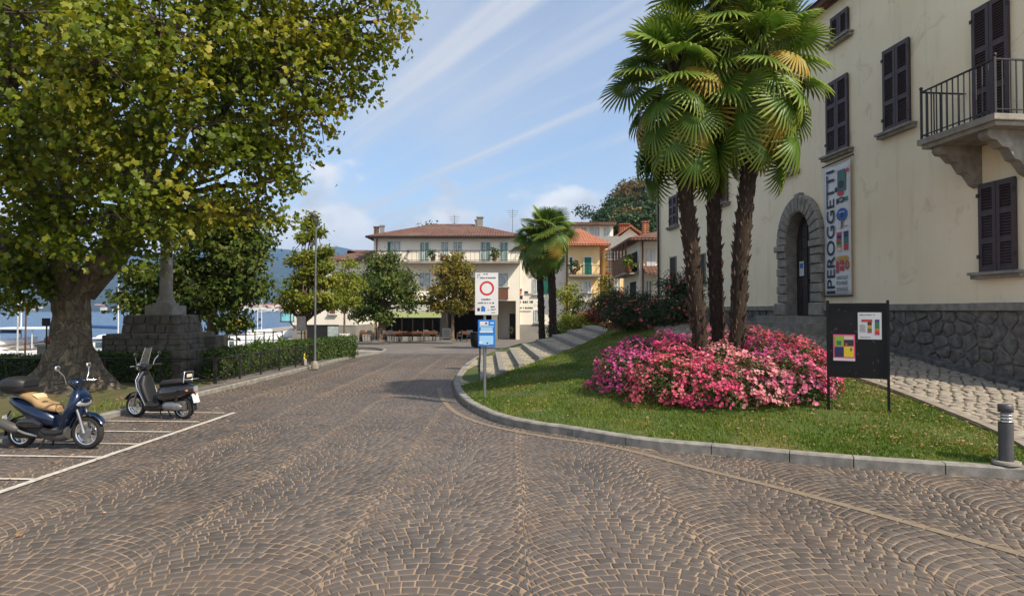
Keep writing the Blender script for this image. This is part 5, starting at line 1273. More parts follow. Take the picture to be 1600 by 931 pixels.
    for i in range(0, len(C), 3): limb(mb, lobes[li[i]][0], C[i], 0.022, 0.007, rg, 3, 0.06, 4)
    mb.build('trunk', MT['bark'], t, fixn=False)
    V, Fc = leaf_arrays(P, Nn, 0.118, T_PLANE, 0.75, 0.9, 0.4, rg=rg); mesh_np('crown', V, Fc, MT['pleaf'], t)
plane_tree()

# ---------------------------------------------------------------- other trees on the square
MT['chest'] = leafmat('chest', [(0, sr(44, 62, 24)), (0.45, sr(76, 98, 34)), (0.75, sr(118, 126, 48)), (1, sr(166, 142, 66))], trans=0.4, nsc=0.7, mixn=0.5)
MT['lime'] = leafmat('lime', [(0, sr(80, 100, 30)), (0.45, sr(120, 134, 42)), (0.8, sr(164, 162, 60)), (1, sr(186, 160, 74))], trans=0.45, nsc=0.8, mixn=0.5)
MT['autumn'] = leafmat('autumn', [(0, sr(74, 84, 28)), (0.4, sr(116, 114, 40)), (0.75, sr(158, 136, 58)), (1, sr(168, 122, 66))], trans=0.4, nsc=0.8, mixn=0.55)
def px_tree(name, label, x, ybase, Y, blobs, flat=0.8, **k):
    b = at(x, ybase, Y); lobes = []
    for (px, py, rp) in blobs:
        p = at(px, py, Y + npr.uniform(-.2, .2) * rp * Y / 1000); r = rp * Y / 1000; lobes.append((tuple(p - b), (r, r, r * flat)))
        for q in range(2):
            o = unit(npr.normal(0, 1, (1, 3)))[0] * r * 0.55; lobes.append((tuple(np.array(p - b) + o * np.array([.6, 1.3, .6])), (r * .8, r * .8, r * .7 * flat)))
    return tree(name, label, b, lobes=lobes, **k)
px_tree('chestnut_tree', 'broad dark green chestnut tree standing behind the stone monument', 330, 556, 24, [(330, 440, 50), (375, 400, 40), (300, 470, 38), (350, 470, 42), (390, 445, 34), (400, 370, 26), (345, 370, 46), (290, 420, 40), (255, 460, 30), (360, 505, 24), (335, 330, 34), (230, 480, 22), (385, 340, 24), (200, 470, 22), (230, 430, 30)],
        trunk_h=1.7, r0=0.17, nleaf=19000, lsize=0.21, flat=0.65, lm=MT['chest'], bm_=MT['bark2'], T=T_OVAL, csz=0.2, per=16, seed=31, droop=0.9, shell=(0.35, 1.15))
px_tree('lime_tree', 'airy pale green tree right behind the slender lamp post', 477, 566, 27, [(486, 472, 17), (468, 440, 14), (503, 440, 15), (490, 402, 15), (476, 372, 10), (496, 362, 9), (456, 458, 11), (512, 470, 12), (450, 482, 8), (489, 345, 6), (520, 440, 8), (462, 408, 9), (510, 392, 8), (484, 425, 12), (486, 335, 3), (440, 470, 4), (475, 400, 11), (505, 415, 11), (470, 465, 12), (500, 465, 14), (484, 350, 7), (524, 470, 7)],
        trunk_h=1.7, r0=0.07, nleaf=13000, lsize=0.15, flat=0.6, lm=MT['lime'], bm_=MT['bark2'], T=T_OVAL, csz=0.13, per=16, seed=32, shell=(0.3, 1.35))
px_tree('lime_tree', 'small sapling with yellow green leaves in white planter', 538, 536, 36, [(538, 455, 13), (530, 475, 9), (548, 470, 10), (540, 432, 10), (546, 412, 6), (553, 445, 8), (526, 450, 6)],
        trunk_h=1.6, r0=0.06, nleaf=4200, lsize=0.16, flat=0.55, lm=MT['lime'], bm_=MT['bark2'], T=T_OVAL, csz=0.26, per=10, seed=33, shell=(0.3, 1.1))
px_tree('pavement_tree', 'bushy green tree before the left half of the restaurant', 594, 530, 42, [(600, 450, 30), (573, 472, 22), (628, 458, 22), (600, 422, 23), (568, 440, 18), (633, 432, 15), (588, 405, 13), (613, 402, 11), (562, 492, 12), (640, 478, 10), (600, 488, 20), (650, 450, 7), (556, 460, 8)],
        trunk_h=2.0, r0=0.13, nleaf=11000, lsize=0.22, flat=0.6, lm=MT['chest'], bm_=MT['bark2'], T=T_OVAL, csz=0.24, per=14, seed=34, shell=(0.3, 1.25))
px_tree('pavement_tree', 'golden autumn tree before the right half of the restaurant', 707, 528, 43, [(708, 440, 22), (688, 455, 16), (730, 452, 16), (706, 415, 14), (724, 418, 11), (688, 424, 11), (682, 476, 13), (737, 472, 12), (712, 476, 18), (714, 399, 6), (668, 466, 7), (696, 402, 6), (742, 440, 6)],
        trunk_h=1.9, r0=0.11, nleaf=9500, lsize=0.21, flat=0.6, lm=MT['autumn'], bm_=MT['bark2'], T=T_OVAL, csz=0.22, per=14, seed=35, shell=(0.3, 1.25))

# ---------------------------------------------------------------- hedges
MT['hedge'] = leafmat('hedge', [(0, sr(36, 56, 20)), (0.5, sr(62, 88, 28)), (1, sr(112, 128, 44))], trans=0.25, nsc=1.2, mixn=0.35)
def hedge(label, a, b, w, h, n, seed):
    rg = np.random.default_rng(seed); a, b = V3(a), V3(b); t = thing('hedge', label, 'hedge', (a + b) / 2); d = (b - a); Ln = d.length; d.normalize(); s = V3((d.y, -d.x, 0))
    u = rg.uniform(-.5, .5, n) * Ln; f = rg.random(n); top = f < 0.35; q = rg.uniform(-1, 1, n); zz = rg.random(n)
    wob = 0.04 * np.sin(u * 3.1 + seed) + 0.03 * np.sin(u * 7)
    y = np.where(top, q, np.sign(q) * (1 + rg.normal(0, 0.06, n))) * w / 2 * (1 + wob); z = np.where(top, h * (1 + rg.normal(0, 0.035, n) + wob), zz * h)
    ed = rg.random(n) < 0.06; u[ed] = np.sign(u[ed]) * Ln / 2 * (1 + rg.normal(0, .01, ed.sum())); y[ed] = q[ed] * w / 2; z[ed] = zz[ed] * h
    P = np.stack([d.x * u + s.x * y, d.y * u + s.y * y, z], 1); out = np.where(top[:, None], np.array([[0, 0, 1.0]]), np.stack([s.x * np.sign(y), s.y * np.sign(y), np.full(n, .4)], 1))
    V, Fc = leaf_arrays(P, out, 0.065, T_RHOMB, 0.8, 0, rg=rg); mesh_np('foliage', V, Fc, MT['hedge'], t)
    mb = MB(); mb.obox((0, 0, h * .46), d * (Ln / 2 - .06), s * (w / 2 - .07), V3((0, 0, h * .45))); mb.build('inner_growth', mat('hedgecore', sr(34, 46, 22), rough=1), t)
    return t
hedge('long clipped hedge behind the black fence beside the footpath', (-8.25, 17.6, .1), (-7.75, 23.3, .1), 0.7, 0.78, 9000, 1)
hedge('clipped hedge running on behind the lamp post to the square', (-7.75, 23.7, .1), (-6.95, 27.4, .08), 0.8, 0.78, 7000, 2)
hedge('dark clipped hedge between the plane tree trunk and the monument', (-11.9, 17.15, .1), (-9.25, 17.12, .1), 0.5, 0.74, 6000, 3)
hedge('short dark hedge left of the plane tree trunk', (-16.5, 17.2, .1), (-12.6, 17.2, .1), 0.6, 0.66, 5000, 4)
def agave(label, p, s, seed):
    rg = np.random.default_rng(seed); t = thing('agave', label, 'plant', p, group='spiky agaves along the lakeside railing')
    for k in range(16):
        a = k * 2.4; e = rg.uniform(0.3, 1.3); d = V3((math.cos(a) * math.cos(e), math.sin(a) * math.cos(e), math.sin(e))); q = V3((-math.sin(a), math.cos(a), 0)) * 0.06 * s
        L = s * rg.uniform(.7, 1.1); m_ = d * L * .55; tip = d * L + V3((0, 0, -.12 * L)); mb = MB(); mb.add([-q * .6, q * .6, m_ + q, tip, m_ - q, m_ + V3((0, 0, -.03))], [(0, 5, 4), (0, 1, 5), (1, 2, 5), (5, 2, 3), (4, 5, 3)]); mb.build('leaf', MT['shg'], t, fixn=False)
agave('spiky green agave left of the railing middle', at(398, 545, 33), 1.0, 1); agave('spiky reddish agave beside the lakeside railing', at(416, 545, 32.5), 0.9, 2); agave('spiky dark agave nearest the lantern house', at(444, 545, 33), 1.1, 3)

# ================================================================== LEFT SIDE: monument, fences, scooters, boats
mon = thing('war_monument', 'grey stone column monument on stepped rubble base behind the fence', 'monument', (-10.1, 18.6, 0.1)); MO = mon.location.copy()
MT['monstone'] = mat('monstone', sr(106, 100, 90), sr(72, 68, 62), s=5, rough=0.9, bmp=0.7, bsc=18, bd=0.02, isl=0.2)
MT['monblock'] = mat('monblock', sr(150, 147, 140), sr(126, 124, 118), s=4, rough=0.85, bmp=0.3, bsc=30, bd=0.008)
def tier(x0, x1, y0, y1, z0, z1, taper, ch, sw, nm):
    mb = MB(MO); g = 0.03
    b = [(x0 + g, y0 + g, z0), (x1 - g, y0 + g, z0), (x1 - g, y1 - g, z0), (x0 + g, y1 - g, z0)]; t = [(x0 + g + taper, y0 + g + taper, z1), (x1 - g - taper, y0 + g + taper, z1), (x1 - g - taper, y1 - g - taper, z1), (x0 + g + taper, y1 - g - taper, z1)]
    mb.add(b + t, [(0, 3, 2, 1), (4, 5, 6, 7)] + [(k, (k + 1) % 4, 4 + (k + 1) % 4, 4 + k) for k in range(4)]); core = mb.build(nm, MT['mortar'], mon)
    nc = max(1, round((z1 - z0) / ch)); h = (z1 - z0) / nc
    faces = [((x0, y0), (x1, y0), (0, -1)), ((x1, y0), (x1, y1), (1, 0)), ((x1, y1), (x0, y1), (0, 1)), ((x0, y1), (x0, y0), (-1, 0))]
    for (a, b_, n_) in faces:
        a, b_ = V3((*a, 0)), V3((*b_, 0)); L = (b_ - a).length; d = (b_ - a) / L; nv_ = V3((*n_, 0))
        for c in range(nc):
            u = -0.0
            while u < L - 0.02:
                w = min(sw * rnd.uniform(0.6, 1.4), L - u)
                if L - u - w < sw * 0.35: w = L - u
                za, zb = z0 + c * h, z0 + (c + 1) * h; ins = lambda z: nv_ * (-taper * (z - z0) / (z1 - z0)); pr = rnd.uniform(0.0, 0.025)
                q = [(u, za), (u + w, za), (u + w, zb), (u, zb)]; q = [(x + rnd.uniform(-.015, .015) * (1 if 0.03 < x < L - .03 else 0), z + rnd.uniform(-.01, .01)) for x, z in q]
                P0 = [np.array(p) for p in q]; A = round_poly(inset(P0, 0.007), 0.07); B = round_poly(inset(P0, 0.024), 0.1); n = len(A)
                f3 = lambda p, o: a + d * float(p[0]) + V3((0, 0, float(p[1]))) + ins(p[1]) + nv_ * o
                m_ = MB(MO); vs = [f3(p, -0.05) for p in A] + [f3(p, 0.0) for p in A] + [f3(p, 0.015 + pr) for p in B]
                m_.add(vs, [tuple(range(2 * n, 3 * n))] + [(k + s, (k + 1) % n + s, n + (k + 1) % n + s, n + k + s) for s in (0, n) for k in range(n)]); m_.build('stone', MT['monstone'], core)
                u += w
tier(-11.3, -8.98, 17.45, 19.75, 0.05, 0.90, 0.02, 0.27, 0.42, 'lower_tier')
tier(-11.17, -9.08, 17.58, 19.64, 0.90, 1.36, 0.04, 0.16, 0.36, 'middle_tier')
tier(-10.9, -9.38, 17.88, 19.42, 1.36, 1.87, 0.09, 0.26, 0.34, 'upper_tier')
for q in ((-11.6, -11.12, 18.1, 19.0, 0.05, 1.30), (-9.18, -8.75, 18.9, 19.7, 0.05, 1.25)): mb = MB(MO); mb.box(*q); mb.build('wing_wall', MT['monstone'], mon, bev=0.03)
mb = MB(MO); mb.box(-10.47, -9.68, 18.24, 19.04, 1.87, 2.14); mb.build('pedestal', MT['monblock'], mon, bev=0.012)
mb = MB(MO); mb.box(-10.33, -9.82, 18.38, 18.9, 2.14, 2.22); mb.lathe((-10.075, 18.64, 0), [(0.25, 2.22), (0.25, 2.28), (0.21, 2.31), (0.23, 2.35), (0.19, 2.39)], 24); mb.build('column_base', MT['monblock'], mon)
mb = MB(MO); mb.lathe((-10.075, 18.64, 0), [(0.175, 2.39), (0.17, 3.2), (0.155, 4.3), (0.145, 5.2)], 24); mb.build('column_shaft', MT['monblock'], mon)
mb = MB(MO); mb.lathe((-10.075, 18.64, 0), [(0.15, 5.2), (0.2, 5.28), (0.24, 5.4), (0.25, 5.5)], 20); mb.box(-10.33, -9.82, 18.38, 18.9, 5.5, 5.6); mb.build('capital', MT['monblock'], mon)
mb = MB(MO); mb.ball((-10.075, 18.64, 5.85), 0.26, 14, 10); mb.build('finial', MT['monblock'], mon)

def fence(label, a, b, n, h=0.66, z0=0.1):
    a, b = V3(a), V3(b); t = thing('iron_fence', label, 'fence', (a.x, a.y, z0)); O = t.location.copy(); d = (b - a).normalized()
    P = lambda u, z: V3((a.x + (b.x - a.x) * u, a.y + (b.y - a.y) * u, z0 + z))
    for z in (h, 0.10):
        m_ = MB(O); m_.tube([P(0, z), P(1, z)], 0.018, 8); m_.build('rail', MT['iron'], t)
    for i in range(n + 1):
        m_ = MB(O); q = P(i / n, 0); m_.bar(q + V3((0, 0, -.05)), q + V3((0, 0, h + .03)), 0.045); m_.build('post', MT['iron'], t)
        if i < n:
            for s in (0, 1):
                m_ = MB(O); m_.tube([P((i + .02) / n, 0.11 if s else h - .01), P((i + .98) / n, h - .01 if s else 0.11)], 0.011, 6); m_.build('diagonal', MT['iron'], t)
            m_ = MB(O); m_.lathe(P((i + .5) / n, (h + .1) / 2), [(0.035, -.018), (0.035, .018)], 10, (d.y, -d.x, 0)); m_.build('boss', MT['iron'], t)
            m_ = MB(O); m_.bar(P((i + .5) / n, 0.1), P((i + .5) / n, h), 0.016); m_.build('middle_bar', MT['iron'], t)
fence('black iron fence with crossed bars beside the footpath and long hedge', (-7.62, 16.5, 0), (-7.12, 22.6, 0), 5)
fence('black iron fence with crossed bars passing behind the plane tree trunk', (-17.5, 16.55, 0), (-7.66, 16.5, 0), 7)

# lamp post, hydrant stub, back of a sign
lp = thing('street_lamp', 'tall slender grey lamp post at the end of the fence', 'street lamp', gnd(492, 573, 0.1))
zt = at(494, 340, lp.location.y).z - lp.location.z
MB().lathe((0, 0, 0), [(0.13, -.05), (0.12, 0.02), (0.09, 0.16), (0.06, 0.2)], 16).build('base_collar', MT['concrete'], lp)
MB().tube([(0, 0, 0.1), (0, 0, 1.2), (0.01, 0, zt)], [0.045, 0.036, 0.026], 10).build('pole', MT['steel'], lp)
mb = MB(); mb.box(-0.14, 0.10, -0.05, 0.05, zt - 0.02, zt + 0.04); mb.lathe((-0.08, 0, zt + .04), [(0.07, 0), (0.09, 0.05), (0.05, 0.12)], 10); mb.build('lamp_head', MT['anth'], lp)
mb = MB(); mb.box(-0.03, 0.09, -0.06, 0.06, zt - 0.28, zt - 0.12); mb.build('control_box', MT['anth'], lp)
st = thing('concrete_stub', 'short concrete post with yellow cap left of the lamp post', 'bollard', gnd(475, 571, 0.1)); 
MB().lathe((0, 0, 0), [(0.10, -.03), (0.09, 0.22), (0.07, 0.24)], 14).build('post', MT['concrete'], st); MB().lathe((0, 0, 0.24), [(0.03, 0), (0.035, 0.1), (0.02, 0.19)], 10).build('cap', MT['p_yellow'], st)
sb = thing('parking_sign', 'grey back of a rectangular sign on thin post at the hedge', 'road sign', gnd(468, 566, 0.1)); y_ = sb.location.y; q0, q1 = at(464, 517, y_) - sb.location, at(478, 494, y_) - sb.location
MB().tube([(0.06, 0, -.05), (0.06, 0, q1.z)], 0.022, 8).build('post', MT['iron'], sb); mb = MB(); mb.box(q0.x, q1.x, -.05, -.035, q0.z, q1.z); mb.build('panel', MT['steel'], sb, bev=.005)
mb = MB(); mb.box(q0.x, q1.x, -.035, -.02, q0.z - .1, q0.z - .07); mb.build('bracket', MT['iron'], sb)

# ---------------------------------------------------------------- scooters
MT['tyre'] = mat('tyre', sr(34, 33, 33), sr(46, 44, 43), s=12, rough=0.85)
MT['scblue'] = mat('scblue', sr(12, 34, 66), sr(10, 30, 58), s=2, rough=0.25, metal=0.35, coat=0.8)
MT['scblack'] = mat('scblack', sr(24, 25, 30), rough=0.22, coat=0.8)
MT['scgrey'] = mat('scgrey', sr(70, 68, 66), sr(84, 82, 80), s=6, rough=0.5)
MT['plastic'] = mat('plastic', sr(34, 34, 36), rough=0.5)
MT['seat_tan'] = mat('seat_tan', sr(168, 138, 98), sr(150, 121, 84), s=5, rough=0.6, bmp=0.1, bsc=80)
MT['seat_blk'] = mat('seat_blk', sr(36, 34, 34), rough=0.65, bmp=0.1, bsc=80)
MT['lens'] = mat('lens', sr(206, 212, 216), rough=0.08, metal=0.6); MT['redlens'] = mat('redlens', sr(176, 26, 32), rough=0.15)
MT['amber'] = mat('amber', sr(220, 130, 40), rough=0.2)
def wheel(parent, x, r, w, name='wheel'):
    O = V3((x, 0, r)); A = (0, 1, 0)
    prof = [(r * 0.72, -w * .42), (r * 0.86, -w * .5), (r * .96, -w * .36), (r, 0), (r * .96, w * .36), (r * 0.86, w * .5), (r * 0.72, w * .42)]
    t = MB().lathe(O, prof, 32, A, cap=False).build(name, MT['tyre'], parent)
    rim = MB(); n = 32
    prof2 = [(r * .73, -w * .40), (r * .66, -w * .38), (r * .64, -w * .2), (r * .64, w * .2), (r * .66, w * .38), (r * .73, w * .40)]
    vs = []; fs = []
    for rr2, y in prof2:
        for k in range(n): a = 2 * math.pi * k / n; vs.append((O.x + rr2 * math.cos(a), y, O.z + rr2 * math.sin(a)))
    for i in range(len(prof2) - 1):
        for k in range(n): fs.append((i * n + k, i * n + (k + 1) % n, (i + 1) * n + (k + 1) % n, (i + 1) * n + k))
    rim.add(vs, fs, True); rim.lathe(O, [(r * .16, -w * .5), (r * .2, -w * .3), (r * .2, w * .3), (r * .16, w * .5)], 16, A); rim.build('rim', MT['chrome'], t)
    for k in range(10):
        a = 2 * math.pi * (k // 2) / 5 + (0.18 if k % 2 else -0.18); a2 = 2 * math.pi * (k // 2) / 5 + (0.26 if k % 2 else -0.26)
        MB().bar(O + V3((math.cos(a) * r * .17, 0, math.sin(a) * r * .17)), O + V3((math.cos(a2) * r * .66, 0, math.sin(a2) * r * .66)), w * .3, r * .05, up=(0, 1, 0)).build('spoke', MT['chrome'], t)
    MB().lathe(O + V3((0, -w * .55, 0)), [(r * .38, -.003), (r * .38, .003)], 24, A).build('brake_disc', MT['steel'], t)
    return t
def scooter(label, loc, heading, style):
    t = thing('scooter', label, 'scooter', loc, math.atan2(heading[1], heading[0])); B = style == 'blue'
    body = MT['scblue'] if B else MT['scblack']; WB = -1.10
    S = lambda secs: [((x, 0, z), (0, w, 0), (dx, 0, dz)) for x, z, w, dx, dz in secs]
    wf, wr = (0.255, 0.225) if B else (0.225, 0.22)
    wheel(t, 0, wf, 0.095); wheel(t, WB, wr, 0.11)
    mb = MB(); rf = wf + 0.04
    mb.loft([((rf * math.cos(a), 0, wf + rf * math.sin(a)), (0, 0.075 - 0.02 * abs(i - 4) / 4, 0), (math.cos(a) * .022, 0, math.sin(a) * .022)) for i, a in enumerate(np.linspace(R(168), R(28), 9))], 12, 2.2)
    mb.loft(S([(-.16, wf + .22, .06, .05, .02), (-.13, wf + .3, .07, .07, .02), (-.12, wf + .4, .06, .05, .02)]), 12); mb.build('front_mudguard', body, t)
    for s in (-1, 1): MB().tube([(-.15, s * .085, wf + .44), (-.06, s * .085, wf + .2), (0.0, s * .085, wf)], [.02, .022, .03], 10).build('fork_leg', MT['steel'], t)
    if B: secs = [(-.34, .30, .15, .05, .01), (-.29, .42, .20, .06, .015), (-.21, .56, .23, .08, .02), (-.14, .70, .22, .10, .02), (-.13, .80, .17, .09, .02), (-.16, .89, .11, .07, .02), (-.18, .93, .07, .05, .01)]
    else: secs = [(-.34, .27, .16, .03, .01), (-.30, .40, .20, .035, .01), (-.23, .58, .22, .04, .01), (-.17, .74, .21, .05, .015), (-.17, .86, .14, .06, .02), (-.18, .93, .08, .06, .02)]
    MB().loft(S(secs), 20).build('leg_shield', body, t)
    if not B:
        for s in (-1, 1): MB().tube([(-.36, s * .17, .26), (-.31, s * .215, .42), (-.22, s * .235, .6), (-.17, s * .215, .76), (-.17, s * .13, .88)], .009, 6).build('shield_trim', MT['chrome'], t)
        MB().loft(S([(-.36, .34, .13, .05, .01), (-.29, .52, .17, .06, .01), (-.24, .68, .17, .06, .01), (-.23, .84, .10, .05, .01)]), 14).build('inner_shield', MT['plastic'], t)
    hl = MB(); hl.ball((-.075 if B else -.06, 0, .71 if B else 1.0), (.05, .165, .065) if B else (.05, .075, .075), 18, 10); hl.build('headlight', MT['lens'], t)
    if B:
        MB().ball((-.045, 0, .745), (.035, .10, .05), 14, 10).build('headlight_cowl', MT['scblue'], t)
    MB().loft([((-.13, 0, .99), (0, .085, 0), (.02, 0, .06)), ((-.17, 0, 1.0), (0, .12, 0), (.02, 0, .085)), ((-.24, 0, 1.02), (0, .12, 0), (.02, 0, .06)), ((-.27, 0, 1.03), (0, .09, 0), (.01, 0, .03))], 16).build('handlebar_cowl', body, t)
    for s in (-1, 1):
        MB().tube([(-.2, s * .1, 1.02), (-.24, s * .24, 1.04)], .014, 8).build('handlebar', MT['plastic'], t)
        MB().tube([(-.24, s * .22, 1.04), (-.27, s * .35, 1.03)], .02, 8).build('grip', MT['plastic'], t)
        MB().tube([(-.2, s * .22, 1.04), (-.12, s * .30, 1.03)], .007, 6).build('brake_lever', MT['chrome'], t)
        MB().tube([(-.2, s * .2, 1.03), (-.2, s * .24, 1.13), (-.24, s * .30, 1.22)], .007, 6).build('mirror_stem', MT['chrome'], t)
        MB().ball((-.25, s * .31, 1.26), (.018, .055, .045), 12, 8).build('mirror', MT['chrome'] if B else MT['plastic'], t)
    MB().tube([(-.18, 0, .85), (-.18, 0, 1.0)], .05, 10).build('steering_column', MT['plastic'], t)
    MB().loft([((-.30, 0, .29), (0, .16, 0), (0, 0, .045)), ((-.42, 0, .26), (0, .18, 0), (0, 0, .05)), ((-.58, 0, .26), (0, .18, 0), (0, 0, .05)), ((-.66, 0, .30), (0, .16, 0), (0, 0, .05))], 14, 4).build('footboard', MT['plastic'], t)
    MB().loft([((-.27, 0, .26), (0, .12, 0), (0, 0, .10)), ((-.38, 0, .24), (0, .155, 0), (0, 0, .12)), ((-.56, 0, .22), (0, .155, 0), (0, 0, .09)), ((-.72, 0, .24), (0, .12, 0), (0, 0, .07))], 14, 3).build('belly_fairing', MT['scgrey'] if B else MT['plastic'], t)
    if B: rs = [(-.50, .42, .10, .10), (-.58, .47, .16, .13), (-.72, .51, .19, .15), (-.90, .58, .185, .13), (-1.08, .66, .15, .10), (-1.24, .72, .09, .06), (-1.30, .745, .04, .03)]
    else: rs = [(-.56, .40, .10, .09), (-.62, .48, .17, .16), (-.76, .50, .21, .18), (-.95, .53, .215, .165), (-1.12, .56, .19, .14), (-1.28, .59, .12, .10), (-1.36, .60, .05, .05)]
    MB().loft([((x, 0, z), (0, w, 0), (0, 0, h)) for x, z, w, h in rs], 20, 2.4).build('rear_body', body, t)
    if B: ss = [(-.46, .60, .08, .04), (-.51, .625, .13, .06), (-.61, .645, .15, .065), (-.71, .665, .15, .07), (-.77, .69, .148, .085), (-.83, .745, .14, .085), (-.93, .785, .135, .065), (-1.04, .815, .115, .05), (-1.12, .825, .07, .028)]
    else: ss = [(-.60, .66, .09, .04), (-.66, .69, .14, .06), (-.82, .71, .16, .065), (-1.0, .73, .15, .06), (-1.14, .745, .12, .05), (-1.2, .75, .07, .03)]
    MB().loft([((x, 0, z), (0, w, 0), (0, 0, h)) for x, z, w, h in ss], 16, 2.8).build('seat', MT['seat_tan'] if B else MT['seat_blk'], t)
    if B:
        MB().loft([((x, 0, z), (0, w, 0), (0, 0, .012)) for x, z, w in [(-.765, .778, .10), (-.80, .812, .115), (-.84, .832, .11)]], 14).build('pillion_trim', mat('pad', sr(206, 182, 140), rough=.7), t)
        MB().loft([((x, 0, .97), (0, w, 0), (0, 0, h)) for x, w, h in [(-.96, .14, .08), (-1.0, .19, .115), (-1.12, .205, .13), (-1.28, .20, .125), (-1.36, .15, .09)]], 18, 3.4).build('top_box', MT['plastic'], t)
        MB().loft([((x, 0, .955), (0, w, 0), (0, 0, .008)) for x, w in [(-.955, .15), (-1.0, .197), (-1.12, .212), (-1.28, .207), (-1.37, .155)]], 18, 3.4).build('box_seam', MT['black'], t)
        for s in (-1, 1): MB().tube([(-1.0, s * .1, .78), (-1.2, s * .11, .83), (-1.32, s * .1, .83)], .014, 6).build('rack_bar', MT['steel'], t)
        MB().tube([(-1.34, -.17, .42), (-1.28, -.17, .40), (-1.06, -.17, .315), (-1.02, -.165, .30)], [.05, .075, .075, .04], 14).build('silencer', MT['scgrey'], t)
        MB().tube([(-1.03, -.165, .30), (-.92, -.15, .25), (-.75, -.1, .2)], .022, 8).build('exhaust_pipe', MT['steel'], t)
        MB().loft([((x, -.17, z), (0, .03, 0), (0, 0, h)) for x, z, h in [(-.62, .38, .03), (-.75, .42, .075), (-.95, .42, .07), (-1.02, .40, .03)]], 12).build('side_cover', MT['scblack'], t)
    else:
        MB().tube([(-1.18, -.12, .72), (-1.2, -.12, .93), (-1.2, .12, .93), (-1.18, .12, .72)], .011, 6).build('rear_rack', MT['chrome'], t)
        MB().tube([(-1.18, -.1, .78), (-1.34, -.1, .79), (-1.34, .1, .79), (-1.18, .1, .78)], .011, 6).build('rear_rack', MT['chrome'], t)
        mb = MB(); mb.box(-1.222, -1.208, -.07, .07, .82, .885); mb.build('rack_parcel', MT['p_cream'], t, bev=.01)
        MB().loft([((-1.27, 0, .60), (0, .07, 0), (.03, 0, .06)), ((-1.36, 0, .585), (0, .06, 0), (.02, 0, .05))], 12).build('tail_light', MT['redlens'], t)
        mb = MB(); mb.prism([(-1.362, -.055, .55), (-1.362, .055, .55), (-1.35, .055, .65), (-1.35, -.055, .65)], (-.012, 0, 0)); mb.build('light_lens', MT['lens'], t)
        for s in (-1, 1): MB().ball((-1.26, s * .135, .57), (.035, .018, .02), 10, 8).build('indicator', MT['amber'], t)
        MB().loft([((x, .13, z), (0, w, 0), (0, 0, h)) for x, z, w, h in [(-.74, .25, .03, .05), (-.82, .26, .06, .085), (-.98, .26, .065, .085), (-1.10, .25, .05, .07), (-1.16, .24, .02, .03)]], 14).build('engine_cover', MT['steel'], t)
        mb = MB(); mb.prism([(-.165, -.10, 1.05), (-.165, .10, 1.05), (-.27, .08, 1.38), (-.27, -.08, 1.38)], (-.006, 0, .002)); mb.build('windscreen', screen_mat(), t)
        for s in (-1, 1): MB().tube([(-.16, s * .105, 1.04), (-.27, s * .085, 1.39)], .008, 6).build('screen_edge', MT['chrome'], t)
    mb = MB(); mb.box(WB - .08, WB + .42, -.11, .11, .16, .36); mb.build('engine', MT['scgrey'] if not B else MT['plastic'], t, bev=.04)
    for s in (-1, 1): MB().tube([(-.62, s * .08, .2), (-.70, s * .13, .015)], .012, 6).build('stand_leg', MT['iron'], t)
    MB().tube([(-1.0, .13, .30), (-1.12, .13, .62)], .03, 10).build('shock_absorber', MT['iron'], t)
    MB().loft([((WB + (wr + .03) * math.cos(a), 0, wr + (wr + .03) * math.sin(a)), (0, .06, 0), (math.cos(a) * .012, 0, math.sin(a) * .012)) for a in np.linspace(R(190), R(95), 6)], 10).build('rear_mudguard', MT['plastic'], t)
    mb = MB(); xa = -1.40 if B else -1.385; mb.prism([(xa, -.085, .33), (xa, .085, .33), (xa + .05, .085, .50), (xa + .05, -.085, .50)], (-.006, 0, 0)); mb.build('number_plate', MT['sheet'], t)
    MB().tube([(-1.3, 0, .56), (-1.36, 0, .48)], .012, 6).build('plate_bracket', MT['plastic'], t)
    for s in (-1, 1): MB().tube([(-.22, s * .16, 1.04), (-.14, s * .12, .98), (-.12, s * .07, .90)], .006, 5).build('cable', MT['plastic'], t)
    t.scale = (.94, .94, .94)
    return t
def screen_mat():
    m, n, l, bs = nmat('screen'); bs.inputs['Base Color'].default_value = (.8, .85, .87, 1); bs.inputs['Transmission Weight'].default_value = 0.9; bs.inputs['Roughness'].default_value = 0.05; bs.inputs['IOR'].default_value = 1.1; return m
scooter('dark blue scooter with tan seat and black top box in a painted bay', gnd(137, 701), (1, -0.10), 'blue')
scooter('black scooter with windscreen and rear rack parked nose to the kerb', gnd(213, 651), (-1, 0.22), 'black')

# ---------------------------------------------------------------- lakeside
def railing(label, a, b, n, h, z0):
    a, b = V3(a), V3(b); t = thing('quay_railing', label, 'railing', (a.x, a.y, z0)); O = t.location.copy(); P = lambda u, z: a.lerp(b, u) + V3((0, 0, z0 + z))
    for z in (h, h * .55, .12): m_ = MB(O); m_.tube([P(0, z), P(1, z)], .02, 6); m_.build('rail', MT['iron'], t)
    for i in range(n + 1): m_ = MB(O); m_.bar(P(i / n, -.05), P(i / n, h + .04), .05); m_.build('post', MT['iron'], t)
railing('dark iron railing along the lake quay behind the agaves', (-16.2, 33.2, 0), (-12.2, 34.0, 0), 9, 0.95, -0.08)
MT['hull'] = mat('hull', sr(232, 232, 230), sr(214, 216, 216), s=1, rough=0.3); MT['tarp'] = mat('tarp', sr(124, 84, 58), sr(104, 70, 50), s=3, rough=0.8); MT['bluetarp'] = mat('bluetarp', sr(50, 84, 130), rough=0.7)
